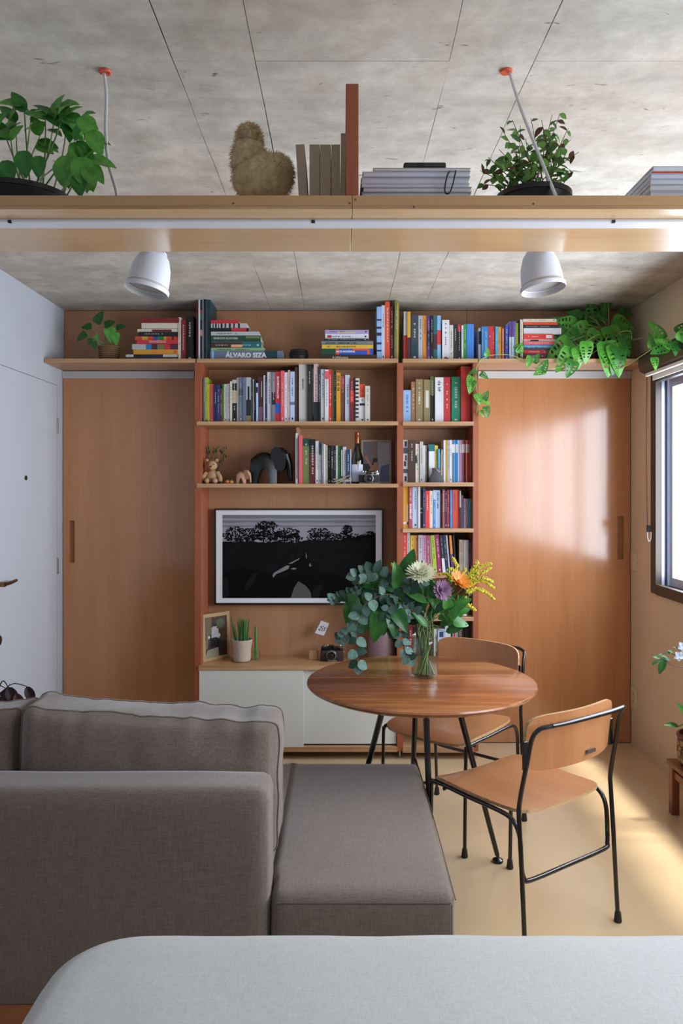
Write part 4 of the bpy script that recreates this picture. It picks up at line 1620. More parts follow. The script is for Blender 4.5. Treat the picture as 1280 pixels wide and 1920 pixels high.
def table_wood():
    m = bpy.data.materials.new('table_wood')
    m.use_nodes = True
    nt = m.node_tree
    b = nt.nodes['Principled BSDF']
    tc = nt.nodes.new('ShaderNodeTexCoord')
    sp = nt.nodes.new('ShaderNodeSeparateXYZ')
    nt.links.new(tc.outputs['Object'], sp.inputs[0])
    # glued staves of different tone
    ml = nt.nodes.new('ShaderNodeMath')
    ml.operation = 'MULTIPLY'
    nt.links.new(sp.outputs['Y'], ml.inputs[0])
    ml.inputs[1].default_value = 13.0
    fl = nt.nodes.new('ShaderNodeMath')
    fl.operation = 'FLOOR'
    nt.links.new(ml.outputs[0], fl.inputs[0])
    wn = nt.nodes.new('ShaderNodeTexWhiteNoise')
    wn.noise_dimensions = '1D'
    nt.links.new(fl.outputs[0], wn.inputs['W'])
    mp = nt.nodes.new('ShaderNodeMapping')
    mp.inputs['Scale'].default_value = (0.10, 1, 1)
    nt.links.new(tc.outputs['Object'], mp.inputs['Vector'])
    n = nt.nodes.new('ShaderNodeTexNoise')
    n.inputs['Scale'].default_value = 26
    n.inputs['Detail'].default_value = 7
    n.inputs['Distortion'].default_value = 0.4
    nt.links.new(mp.outputs['Vector'], n.inputs['Vector'])
    ad = nt.nodes.new('ShaderNodeMath')
    ad.operation = 'MULTIPLY_ADD'
    nt.links.new(wn.outputs['Value'], ad.inputs[0])
    ad.inputs[1].default_value = 0.42
    nt.links.new(n.outputs['Fac'], ad.inputs[2])
    r = nt.nodes.new('ShaderNodeValToRGB')
    r.color_ramp.elements[0].position = 0.42
    r.color_ramp.elements[1].position = 1.0
    r.color_ramp.elements[0].color = lin('774426')
    r.color_ramp.elements[1].color = lin('b47c4a')
    e = r.color_ramp.elements.new(0.66)
    e.color = lin('8f5431')
    nt.links.new(ad.outputs[0], r.inputs['Fac'])
    nt.links.new(r.outputs['Color'], b.inputs['Base Color'])
    b.inputs['Roughness'].default_value = 0.26
    b.inputs['Coat Weight'].default_value = 0.25
    b.inputs['Coat Roughness'].default_value = 0.12
    return m


tbl = thing('dining_table', 'round wooden dining table on black splayed legs, holding the flower vase', 'table', (TX, TY, 0))
part('table_top', MB().lathe([(0, TZ - 0.034), (TR - 0.055, TZ - 0.034), (TR - 0.03, TZ - 0.030), (TR - 0.006, TZ - 0.018), (TR, TZ - 0.010), (TR - 0.002, TZ - 0.004), (TR - 0.009, TZ), (0, TZ)], (TX, TY, 0), 96), table_wood(), tbl, smooth=True)
part('mounting_plate', MB().lathe([(0, TZ - 0.042), (0.17, TZ - 0.042), (0.17, TZ - 0.0345), (0, TZ - 0.0345)], (TX, TY, 0), 32), M_BLACKM, tbl)
for k in range(4):
    a = math.radians(90 * k + 2)
    u = Vector((math.cos(a), math.sin(a), 0))
    c = Vector((TX, TY, 0))
    lg = part('leg', MB().tube([c + u * 0.302 + Vector((0, 0, 0.028)), c + u * 0.13 + Vector((0, 0, TZ - 0.040))], [0.0095, 0.0125], 14), M_BLACKM, tbl, smooth=True)
    part('foot_pad', MB().lathe([(0.019, 0), (0.022, 0.003), (0.021, 0.010), (0.012, 0.016), (0.007, 0.018), (0.006, 0.03), (0, 0.03)], c + u * 0.304, 18), M_BLACKM, lg, smooth=True)
part('cross_stretcher', MB().tube([(TX - 0.232, TY, 0.315), (TX + 0.232, TY, 0.315)], 0.006, 10), M_BLACKM, tbl)
part('cross_stretcher', MB().tube([(TX, TY - 0.232, 0.328), (TX, TY + 0.232, 0.328)], 0.006, 10), M_BLACKM, tbl)

# ---------------------------------------------------------------- chairs
M_CHW = wood('chair_ply', 'b0744a', 'c48a5c', 'Y', rough=0.3, coat=0.2, scale=9, stretch=0.06)
M_CHE = wood('chair_edge', '9c7248', 'dcb98c', 'X', rough=0.45, scale=80, stretch=0.05)


def ply(outline, bend, th, n_u=14, n_v=12):
    """bent plywood sheet: outline(u,v) in the sheet plane, bend(x,y) height; returns faces and edge band"""
    top, edge = MB(), MB()
    g = [[outline(2 * i / n_u - 1, 2 * j / n_v - 1) for i in range(n_u + 1)] for j in range(n_v + 1)]
    up = [[bend(x, y) for (x, y) in row] for row in g]
    w = n_u + 1
    for s in (0, 1):
        vs = [bend(x, y, th * s) for row in g for (x, y) in row]
        fs = []
        for j in range(n_v):
            for i in range(n_u):
                f = (j * w + i, j * w + i + 1, (j + 1) * w + i + 1, (j + 1) * w + i)
                fs.append(f if s else f[::-1])
        top.add(vs, fs)
    rim = [(j, i) for j, i in [(0, i) for i in range(w)]] + [(j, n_u) for j in range(1, n_v + 1)] + [(n_v, i) for i in range(n_u - 1, -1, -1)] + [(j, 0) for j in range(n_v - 1, 0, -1)]
    a = [bend(*g[j][i], 0) for j, i in rim]
    b = [bend(*g[j][i], th) for j, i in rim]
    k = len(a)
    edge.add(a + b, [(i, (i + 1) % k, k + (i + 1) % k, k + i) for i in range(k)])
    return top, edge


def superell(u, v, a, b, p=7.0):
    """square parameter mapped on a rounded rectangle"""
    m = max(abs(u), abs(v))
    if m < 1e-6:
        return 0.0, 0.0
    un, vn = u / m, v / m
    s = (abs(un) ** p + abs(vn) ** p) ** (-1 / p)
    return un * s * m * a, vn * s * m * b


def make_chair(label, loc, rz, withplate=True):
    t = thing('dining_chair', label, 'chair', (0, 0, 0), 'plywood chairs at the round table')
    sh = 0.445

    def seat_out(u, v):
        x, y = superell(u, v, 1, 1, 9)
        return x * (0.206 + 0.004 * y), y * 0.213

    def seat_bend(x, y, h=0.0):
        z = sh - 0.014 * (1 - (x / 0.22) ** 2) + 0.010 * (y / 0.21) ** 2 - (0.020 * max(0, (y - 0.12) / 0.09) ** 2 if y > 0.12 else 0)
        return Vector((x, y, z + h))
    a, e = ply(seat_out, seat_bend, 0.011)
    s = part('seat', a, M_CHW, t, smooth=True)
    part('plywood_edge', e, M_CHE, s)

    def back_out(u, v):
        return superell(u, v, 0.212, 0.090, 6)

    def back_bend(x, y, h=0.0):
        # y is up the sheet here; concave towards the sitter, leaning back
        return Vector((x, -0.262 - 0.10 * (y + 0.09) + 0.038 * (x / 0.212) ** 2 + h, 0.678 + y))
    a, e = ply(back_out, back_bend, 0.011)
    b = part('backrest', a, wood('chair_back_ply', 'b0744a', 'c48a5c', 'Z', rough=0.3, coat=0.2, scale=9, stretch=0.06), t, smooth=True)
    part('plywood_edge', e, M_CHE, b)
    if withplate:
        part('maker_plate', MB().box(-0.022 + 0.06, 0.022 + 0.06, -0.2705, -0.2665, 0.612, 0.624), pmat('plate_metal', '7d7a76', rough=0.35, metal=0.8), b)
    r = 0.0075
    for sx in (-1, 1):
        # front leg and seat side rail in one bent bar, running down beside the rear leg
        lg = part('front_leg', MB().tube([(sx * 0.206, 0.216, 0.028), (sx * 0.206, 0.207, 0.40), (sx * 0.207, 0.200, 0.428), (sx * 0.209, 0.172, 0.438), (sx * 0.212, 0.02, 0.438), (sx * 0.214, -0.13, 0.44), (sx * 0.214, -0.185, 0.428), (sx * 0.214, -0.212, 0.385), (sx * 0.214, -0.218, 0.30)], r, 10, smooth=5), M_BLACKM, t, smooth=True)
        part('rubber_foot', MB().lathe([(0.0, 0), (0.012, 0.0), (0.0135, 0.004), (0.0115, 0.02), (0.010, 0.034), (0, 0.034)], (sx * 0.206, 0.2165, 0), 12), pmat('black_rubber', ''), lg, smooth=True)
        rl = part('rear_leg', MB().tube([(sx * 0.229, -0.248, 0.028), (sx * 0.228, -0.232, 0.30), (sx * 0.228, -0.222, 0.44), (sx * 0.226, -0.222, 0.50), (sx * 0.222, -0.246, 0.62), (sx * 0.218, -0.262, 0.70), (sx * 0.210, -0.285, 0.738), (sx * 0.175, -0.305, 0.748)], r, 10, smooth=5), M_BLACKM, t, smooth=True)
        part('rubber_foot', MB().lathe([(0.0, 0), (0.012, 0.0), (0.0135, 0.004), (0.0115, 0.02), (0.010, 0.034), (0, 0.034)], (sx * 0.2292, -0.249, 0), 12), pmat('black_rubber', ''), rl, smooth=True)
        part('back_bracket', MB().bbox(sx * 0.212 - 0.009, sx * 0.212 + 0.009, -0.236, -0.226, 0.60, 0.69, 0.002, 1), M_BLACKM, t)
    part('top_bar', MB().tube([(-0.175, -0.305, 0.748), (-0.09, -0.312, 0.748), (0.09, -0.312, 0.748), (0.175, -0.305, 0.748)], r, 10, smooth=5), M_BLACKM, t, smooth=True)
    part('rear_stretcher', MB().tube([(-0.214, -0.218, 0.30), (-0.208, -0.222, 0.265), (-0.185, -0.226, 0.25), (0, -0.227, 0.249), (0.185, -0.226, 0.25), (0.208, -0.222, 0.265), (0.214, -0.218, 0.30)], r, 10, smooth=5), M_BLACKM, t, smooth=True)
    part('front_rail', MB().tube([(-0.209, 0.14, 0.424), (0.209, 0.14, 0.424)], 0.006, 8), M_BLACKM, t)
    t.location = loc
    t.rotation_euler = (0, 0, rz)
    return t


make_chair('plywood chair with black steel frame in front of the table, seen from behind', (0.607, 2.697, 0), math.radians(35))
make_chair('plywood chair with black steel frame behind the round table, by the right wooden door', (0.473, 3.382, 0), math.radians(139.8), False)
# ---------------------------------------------------------------- framed screen showing a black and white picture
TD = 4.415
tv = thing('framed_screen', 'black-framed television showing a black and white picture of horses', 'television', (xof(560, TD), TD + 0.02, zof(1133, TD)))
tx0, tx1, tz0, tz1 = xof(402, TD), xof(718.5, TD), zof(1133.5, TD), zof(953.5, TD)
part('housing', MB().bbox(tx0 + 0.003, tx1 - 0.003, TD + 0.004, DB - 0.0005, tz0 + 0.003, tz1 - 0.003, 0.002, 1), M_BLACKM, tv)
fw_ = 0.0095
for bx_ in ((tx0, tx1, tz1 - fw_, tz1), (tx0, tx1, tz0, tz0 + fw_), (tx0, tx0 + fw_, tz0 + fw_, tz1 - fw_), (tx1 - fw_, tx1, tz0 + fw_, tz1 - fw_)):
    part('bezel', MB().bbox(bx_[0], bx_[1], TD - 0.006, TD + 0.006, bx_[2], bx_[3], 0.001, 1), M_BLACKM, tv)
M_SCR = lambda n, c: pmat('screen_' + n, c, rough=0.7, spec=0.1, emis=0.12)
part('screen_border', MB().box(tx0 + fw_, tx1 - fw_, TD + 0.001, TD + 0.004, tz0 + fw_, tz1 - fw_), M_SCR('mat', 'c9cad2'), tv)


def S2(x, y, k):
    """crop pixels of the picture to the screen plane, layer k"""
    p = P(380 + x / 3.556, 930 + y / 3.556, TD)
    return Vector((p.x, TD + 0.0008 - 0.00015 * k, p.z))


def clampx(x):
    return max(131, min(1153, x))


pic = MB()
mats_ = [M_SCR('sky', '84848c'), M_SCR('cloud', '6a6a74'), M_SCR('trees', '0c0c0e'), M_SCR('bush', '151518'), M_SCR('horse', '050506'), M_SCR('rim', '6d6d70'), M_SCR('ground', '4b4b4b'), M_SCR('soft', '141416')]
pic.mi = 0
pic.poly([S2(131, 126, 0), S2(131, 681, 0), S2(1153, 681, 0), S2(1153, 126, 0)])
pic.mi = 1
for (y0, y1) in ((126, 150), (163, 178), (196, 206)):
    top = [S2(131 + 1022 * k / 24, y0 + 5 * mnoise.noise((k * 0.3, y0, 0)), 1) for k in range(25)]
    bot = [S2(131 + 1022 * k / 24, y1 + 9 * mnoise.noise((k * 0.35, y1, 4)), 1) for k in range(25)]
    pic.poly(top + bot[::-1]) if y0 > 130 else pic.poly([S2(131, 126, 1), S2(1153, 126, 1)] + bot[::-1])
pic.mi = 2
hor = []
for k in range(61):
    x = 131 + 1022 * k / 60
    base = 305 if x < 660 else 292 - max(0, x - 900) * 0.16
    hor.append(S2(x, base + 14 * mnoise.noise((x * 0.03, 1, 0)) + 7 * mnoise.noise((x * 0.12, 3, 0)), 2))
pic.poly(hor + [S2(1153, 681, 2), S2(131, 681, 2)])
rt = random.Random(4)
for (cx_, cy_, w_, h_, n_) in ((215, 235, 66, 32, 30), (165, 262, 40, 16, 14), (250, 285, 110, 22, 40), (320, 255, 56, 44, 40), (425, 198, 72, 32, 50), (385, 240, 58, 50, 44), (430, 265, 80, 36, 46), (560, 248, 84, 36, 50), (610, 278, 56, 28, 28), (510, 272, 80, 34, 44), (780, 243, 84, 30, 46), (770, 275, 80, 26, 36), (870, 272, 60, 24, 30), (960, 220, 36, 28, 30), (955, 262, 44, 34, 30), (1020, 278, 70, 24, 34), (1110, 262, 46, 26, 30)):
    for _ in range(n_ * 4):
        a, r = rt.uniform(0, 6.28), rt.random() ** 0.5
        x, y = cx_ + w_ * r * math.cos(a), cy_ + h_ * r * math.sin(a)
        s = rt.uniform(2.5, 8)
        pic.mi = 2 if rt.random() < 0.75 else 3
        pic.poly([S2(clampx(x + s * rt.uniform(0.6, 1.3) * math.cos(q * 1.047)), max(130, y + 0.7 * s * rt.uniform(0.6, 1.3) * math.sin(q * 1.047)), 3 + 0.1 * pic.mi) for q in range(6)])
pic.mi = 2
for (xa, ya, xb, yb_) in ((215, 240, 225, 320), (330, 250, 345, 330), (420, 210, 400, 330), (550, 250, 545, 320), (620, 270, 625, 320), (785, 250, 780, 310), (960, 225, 962, 300), (460, 210, 500, 290)):
    pic.poly([S2(xa - 3, ya, 3), S2(xa + 3, ya, 3), S2(xb + 5, yb_, 3), S2(xb - 5, yb_, 3)])
pic.mi = 3
for _ in range(900):
    x, y = rt.uniform(140, 1150), rt.uniform(300, 500)
    s = rt.uniform(3, 10)
    if mnoise.noise((x * 0.012, y * 0.02, 5)) < 0.05:
        continue
    pic.poly([S2(clampx(x + s * rt.uniform(0.5, 1.3) * math.cos(q * 1.047)), y + 0.7 * s * rt.uniform(0.5, 1.3) * math.sin(q * 1.047), 4) for q in range(6)])


def shape(mi, k, pts):
    pic.mi = mi
    pic.poly([S2(clampx(x), min(681, y), k) for x, y in pts])


shape(4, 5, [(131, 520), (180, 490), (250, 480), (330, 490), (420, 502), (480, 540), (600, 560), (640, 568), (608, 615), (585, 681), (131, 681)])
shape(6, 5.5, [(585, 681), (610, 610), (637, 568), (690, 600), (720, 640), (725, 681)])
shape(4, 6, [(462, 528), (472, 510), (540, 470), (600, 440), (655, 405), (680, 395), (690, 368), (699, 408), (722, 436), (740, 480), (800, 505), (880, 520), (960, 555), (1005, 600), (1015, 681), (725, 681), (718, 640), (690, 602), (640, 568), (606, 600), (560, 575), (545, 545), (600, 500), (560, 505), (510, 535), (472, 548)])
shape(7, 6.2, [(131, 560), (150, 540), (170, 560), (176, 640), (160, 681), (131, 681)])
shape(7, 6.2, [(282, 600), (330, 520), (372, 510), (330, 590), (290, 640)])
shape(7, 6.4, [(725, 681), (735, 630), (780, 585), (800, 600), (770, 681)])
shape(5, 7, [(464, 530), (474, 512), (520, 485), (560, 462), (578, 464), (572, 486), (530, 505), (490, 520), (470, 545)])
shape(5, 7, [(585, 486), (605, 478), (628, 482), (610, 492)])
shape(5, 7, [(570, 452), (648, 412), (640, 424), (590, 452)])
shape(5, 7, [(686, 400), (689, 372), (694, 412), (690, 420)])
shape(7, 7, [(700, 450), (712, 438), (735, 470), (722, 478)])
shape(5, 7.4, [(708, 462), (716, 446), (724, 466), (714, 472)])
part('screen_picture', pic, mats_, tv)

# ---------------------------------------------------------------- ornaments on the wide shelf above the screen
ZS = ZW3


def px(x, y, d):
    return P(x, y, d)


# teddy bear
bd = 4.27
s1 = bd / F
bear = thing('teddy_bear', 'small beige teddy bear sitting on the shelf above the screen', 'toy bear', (xof(398, bd), bd, ZS))
M_BEAR = pmat('beige_plush', 'b08a66', rough=0.9, vary=0.08, vscale=200, bump=0.3, bscale=600)
bb = lambda x, y: Vector((xof(x, bd), bd, zof(y, bd)))
part('body', MB().ell(bb(397, 894) + Vector((0, 0.01, 0)), (0.036, 0.030, 0.040), 16, 12), M_BEAR, bear, smooth='all')
hd = part('head', MB().ell(bb(397, 873), (0.030, 0.027, 0.028), 16, 12), M_BEAR, bear, smooth='all')
part('muzzle', MB().ell(bb(397, 877) + Vector((0, -0.025, 0)), (0.013, 0.010, 0.010), 12, 8), M_BEAR, hd, smooth='all')
part('nose', MB().ell(bb(397, 875) + Vector((0, -0.035, 0)), (0.005, 0.004, 0.0035), 8, 6), M_DARK, hd, smooth='all')
for sx in (-1, 1):
    part('ear', MB().ell(bb(397 + sx * 9, 863), (0.010, 0.006, 0.010), 10, 8), M_BEAR, hd, smooth='all')
    part('eye', MB().ell(bb(397 + sx * 4.5, 871) + Vector((0, -0.0265, 0)), (0.0028, 0.002, 0.0028), 8, 6), M_DARK, hd, smooth='all')
    part('arm', MB().tube([bb(397 + sx * 10, 886), bb(397 + sx * 16, 896) + Vector((0, -0.01, 0)), bb(397 + sx * 16, 903) + Vector((0, -0.018, 0))], [0.013, 0.013, 0.012], 12, smooth=3), M_BEAR, bear, smooth=True)
    lp = bb(397 + sx * 7.5, 901)
    part('leg', MB().ell(Vector((lp.x, bd - 0.028, ZS + 0.0165)), (0.015, 0.024, 0.0165), 12, 10), M_BEAR, bear, smooth='all')
# dried flowers behind the bear
dv = thing('dried_flowers', 'tuft of dried flowers in a dark pot behind the teddy bear', 'dried flowers', (xof(405, 4.36), 4.36, ZS))
part('small_pot', MB().lathe([(0, 0), (0.022, 0), (0.028, 0.06), (0.026, 0.062), (0.024, 0.058), (0, 0.05)], (xof(405, 4.36), 4.36, ZS + 0.0002), 16), pmat('dark_clay', '3a2a22', rough=0.8), dv, smooth=True)
rd = random.Random(9)
M_DRY = [pmat('dry_stem', '6d5a3c', rough=0.9), pmat('dry_olive', '5e5f3c', rough=0.9), pmat('dry_brown', '5a4030', rough=0.9)]
for k in range(16):
    b0 = Vector((xof(405, 4.36), 4.36, ZS + 0.05))
    e = Vector((xof(402 + rd.uniform(-16, 24), 4.36), 4.36 + rd.uniform(-0.03, 0.03), zof(rd.uniform(838, 868), 4.36)))
    stm = part('stem', MB().tube([b0, (b0 + e) / 2 + Vector((rd.uniform(-.01, .01), 0, 0.01)), e], 0.0011, 5, smooth=3), M_DRY[0], dv)
    fl = MB()
    for q in range(5):
        fl.ell(e + Vector((rd.uniform(-.01, .01), rd.uniform(-.01, .01), rd.uniform(-.018, .008))), (0.004, 0.003, rd.uniform(0.004, 0.012)), 6, 4)
    part('seed_head', fl, M_DRY[1 + k % 2], stm)
# painted ball / gourds
for (x, y, r, c, lb) in ((426, 902.5, 0.0125, 'c9713a', 'tiny orange gourd beside the teddy bear'), (434, 902.5, 0.0115, 'c9a24a', 'tiny yellow gourd left of the small wooden elephant')):
    mb = MB()
    cpt = Vector((xof(x, 4.25), 4.25, ZS + r * 0.86))
    mb.ell(cpt, (r, r, r * 0.86), 16, 8)
    for i, v in enumerate(mb.v):
        a = math.atan2(v.y - cpt.y, v.x - cpt.x)
        f = 1 + 0.07 * math.cos(5 * a)
        v.x = cpt.x + (v.x - cpt.x) * f
        v.y = cpt.y + (v.y - cpt.y) * f
    g = thing('gourd', lb, 'gourd', (cpt.x, cpt.y, ZS))
    part('fruit', mb, pmat('gourd_' + c, c, rough=0.4), g, smooth='all')
    part('stalk', MB().tube([cpt + Vector((0, 0, r * 0.8)), cpt + Vector((0.003, 0, r * 1.15))], 0.0016, 6), M_DRY[0], g)


def elephant(label, x0, x1, ytop, d, col, rough, name='elephant_figure'):
    """stylised bent-plywood elephant facing right: saddle body with legs, domed head, big flat ears, trunk"""
    X0, X1 = xof(x0, d), xof(x1, d)
    L = X1 - X0
    Hh = zof(ytop, d) - ZS
    w = L * 0.24
    t = thing(name, label, 'figurine', ((X0 + X1) / 2, d, ZS))
    m = pmat('figure_' + col, col, rough=rough)
    body = MB()
    # body: arched section swept over the back, cut away below into legs
    prof = []
    n = 20
    for i in range(n + 1):
        f = i / n
        x = X0 + 0.02 * L + f * 0.62 * L
        top = Hh * (0.60 + 0.22 * math.sin(math.pi * min(1, f * 0.9 + 0.12)) + 0.10 * f)
        belly = Hh * (0.0 if f < 0.26 or f > 0.74 else 0.42 * math.sin(math.pi * (f - 0.26) / 0.48) ** 0.6)
        ww = w * (0.7 + 0.3 * math.sin(math.pi * f))
        ring = []
        for k in range(13):
            a = math.pi * k / 12
            ring.append(Vector((x, d + math.cos(a) * ww, ZS + max(belly, top * 0.45) + (top - max(belly, top * 0.45)) * math.sin(a) ** 0.7)))
        ring.insert(0, Vector((x, d + ww, ZS + belly + 0.0002)))
        ring.append(Vector((x, d - ww, ZS + belly + 0.0002)))
        prof.append(ring)
    k = len(prof[0])
    vs = [p for r_ in prof for p in r_]
    fs = [(i * k + j, i * k + j + 1, (i + 1) * k + j + 1, (i + 1) * k + j) for i in range(n) for j in range(k - 1)]
    fs += [(i * k + k - 1, i * k, (i + 1) * k, (i + 1) * k + k - 1) for i in range(n)]
    fs += [tuple(range(k)), tuple(n * k + j for j in range(k))[::-1]]
    body.add(vs, fs)
    part('body', body, m, t, smooth=True)
    hx = X0 + 0.72 * L
    hd_ = part('head', MB().ell((hx, d, ZS + Hh * 0.74), (0.17 * L, w * 0.8, 0.25 * Hh), 16, 10), m, t, smooth='all')
    part('trunk', MB().tube([(hx + 0.10 * L, d, ZS + Hh * 0.78), (hx + 0.19 * L, d, ZS + Hh * 0.5), (hx + 0.22 * L, d, ZS + Hh * 0.2), (hx + 0.24 * L, d, ZS + Hh * 0.075)], [0.13 * L, 0.085 * L, 0.055 * L, 0.045 * L], 14, smooth=4), m, t, smooth=True)
    for s in (-1, 1):
        pts = []
        for q in range(20):
            a = 2 * math.pi * q / 20
            pts.append(Vector((hx - 0.05 * L + 0.17 * L * math.cos(a) - 0.05 * L * math.sin(a), d + s * (w * 0.78 + 0.008 * math.cos(a)), ZS + Hh * 0.66 + 0.33 * Hh * math.sin(a))))
        part('ear', MB().prism(pts, (0, s * 0.004, 0)), m, hd_)
    part('tail', MB().tube([(X0 + 0.025 * L, d, ZS + Hh * 0.58), (X0, d, ZS + Hh * 0.42), (X0 + 0.005 * L, d, ZS + Hh * 0.25)], [0.012 * L, 0.008 * L, 0.006 * L], 6, smooth=3), m, t)
    return t


elephant('large black wooden elephant on the shelf above the screen', 469, 549, 838, 4.31, '0f1114', 0.35)
elephant('small natural wood elephant left of the big black elephant', 443, 471, 881, 4.25, 'b5876a', 0.6)

# wine bottle
wb = Vector((xof(669.5, 4.30), 4.30, ZS + 0.0002))
bt = thing('wine_bottle', 'dark wine bottle with copper foil and white label', 'bottle', wb)
k = 4.30 / F / 5.818
gz = lambda y: (668 - y) * k
part('glass_body', MB().lathe([(0, 0.004), (0.028, 0), (0.0345, 0.003), (0.0352, 0.01), (0.0352, gz(420)), (0.033, gz(385)), (0.024, gz(330)), (0.0155, gz(280)), (0.0125, gz(235)), (0.0125, gz(115)), (0, gz(113))], wb, 28), pmat('bottle_glass', '0b0f0a', rough=0.08, coat=0.5), bt, smooth=True)
part('foil_capsule', MB().lathe([(0.0132, gz(226)), (0.0132, gz(140)), (0.0140, gz(138)), (0.0140, gz(112)), (0.013, gz(104)), (0, gz(103))], wb, 24), pmat('copper_foil', 'a8593c', rough=0.3, metal=0.8), bt, smooth=True)
lab = MB()
for i in range(14):
    a0, a1 = [math.radians(-150 + 120 * q / 14) for q in (i, i + 1)]
    lab.add([wb + Vector((0.0356 * math.cos(a), 0.0356 * math.sin(a), z)) for a, z in ((a0, gz(645)), (a1, gz(645)), (a1, gz(458)), (a0, gz(458)))], [(0, 1, 2, 3)])
lb_ = part('label', lab, pmat('label_paper', 'c3cbe0', rough=0.6), bt, smooth=True)
mk = MB()
for (x, z0, z1, wd) in ((0.004, gz(520), gz(425), 0.005),):
    mk.add([wb + Vector((x - wd * 0.3, -0.0362, z0)), wb + Vector((x + wd * 0.3, -0.0362, z0)), wb + Vector((x + wd, -0.0362, z1)), wb + Vector((x - wd, -0.0362, z1))], [(0, 1, 2, 3)])
part('label_mark', mk, pmat('ochre_print', 'b98a5c', rough=0.6), lb_)


# picture frames
def picture(name, label, c, w, h, rot, framecol, fwid, paint):
    """c is the bottom centre; rot a matrix; paint(add) draws flat shapes in 0..1 coordinates"""
    t = thing(name, label, 'picture frame', c)
    mt = Matrix.Translation(c) @ rot
    fm = wood('frame_' + framecol, framecol, framecol, 'Z', rough=0.5)
    for a in ((-w / 2, w / 2, 0, fwid), (-w / 2, w / 2, h - fwid, h), (-w / 2, -w / 2 + fwid, fwid, h - fwid), (w / 2 - fwid, w / 2, fwid, h - fwid)):
        part('frame_bar', MB().bbox(a[0], a[1], -0.009, 0.009, a[2], a[3], 0.0012, 1, mt), fm, t)
    pm_, pr = [], MB()
    iw, ih = w - 2 * fwid, h - 2 * fwid
    lay = [0]

    def add(col, pts):
        pm_.append(pmat('photo_' + col, col, rough=0.3))
        pr.mi = len(pm_) - 1
        lay[0] += 1
        pr.poly([mt @ Vector((-iw / 2 + u * iw, -0.001 - 0.0002 * lay[0], fwid + v * ih)) for u, v in pts])
    add('3b2f2a', [(0, 0), (1, 0), (1, 1), (0, 1)])
    paint(add)
    part('photograph', pr, pm_, t)
    part('backing', MB().box(-w / 2 + 0.002, w / 2 - 0.002, 0.002, 0.008, 0.002, h - 0.002, mt), M_DARK, t)
    return t


def circ(u, v, a, b, n=14):
    return [(u + a * math.cos(2 * math.pi * k / n), v + b * math.sin(2 * math.pi * k / n)) for k in range(n)]


def paint_a(add):
    add('7d7a86', [(0, .45), (0.35, .45), (.35, 1), (0, 1)])
    add('b9bcc8', [(.58, .05), (1, .1), (1, 1), (.55, 1)])
    add('94807c', [(.3, .5), (.55, .5), (.55, 1), (.3, 1)])
    add('6d7ea6', [(.55, .0), (1, .0), (1, .45), (.7, .4)])
    add('c08a6e', [(.22, .28), (.30, .36), (.42, .44), (.58, .40), (.62, .28)])
    add('c9916f', circ(.48, .47, .07, .09))
    add('2a1c18', circ(.46, .54, .09, .06))
    add('c08a6e', [(.05, .62), (.1, .68), (.36, .40), (.3, .34)])
    add('a5603f', circ(.10, .68, .06, .035))


picture('picture_frame', 'light wood picture frame with a photo behind the wine bottle', Vector((xof(705, 4.40), 4.405, ZS + 0.0005)), 0.172, 0.252, Matrix.Rotation(-0.06, 4, 'X'), 'cdb698', 0.012, paint_a)


def paint_b(add):
    add('4a3a2e', [(0, .35), (1, .35), (1, 1), (0, 1)])
    add('6b5a48', [(.05, .6), (.3, .55), (.32, 1), (.05, 1)])
    add('55604a', circ(.72, .82, .2, .12))
    add('8d8a78', [(0, 0), (.62, .0), (.6, .22), (.1, .18)])
    add('a7a7ab', [(.30, .45), (.66, .42), (.62, .70), (.32, .74)])
    add('17171c', [(.25, .25), (.62, .22), (.72, .42), (.5, .48), (.25, .47)])
    add('c9c7c6', circ(.17, .50, .06, .04))
    add('c0b8b0', circ(.64, .52, .07, .05))
    add('b8aea4', circ(.46, .74, .08, .06))
    add('2b2622', circ(.46, .79, .09, .04))
    add('6f6254', [(.02, .2), (.12, .22), (.16, .62), (.06, .66)])


fa = P(379, 1243, 4.262)
fb = P(431, 1232, 4.40)
ang = math.atan2(fb.y - fa.y, fb.x - fa.x)
wfr = math.hypot(fb.x - fa.x, fb.y - fa.y)
picture('picture_frame', 'light oak picture frame with a photo beside the potted snake plant', Vector(((fa.x + fb.x) / 2, (fa.y + fb.y) / 2, ZCAB + 0.0006)), wfr, 0.262, Matrix.Rotation(ang, 4, 'Z') @ Matrix.Rotation(-0.05, 4, 'X'), 'b08f62', 0.021, paint_b)


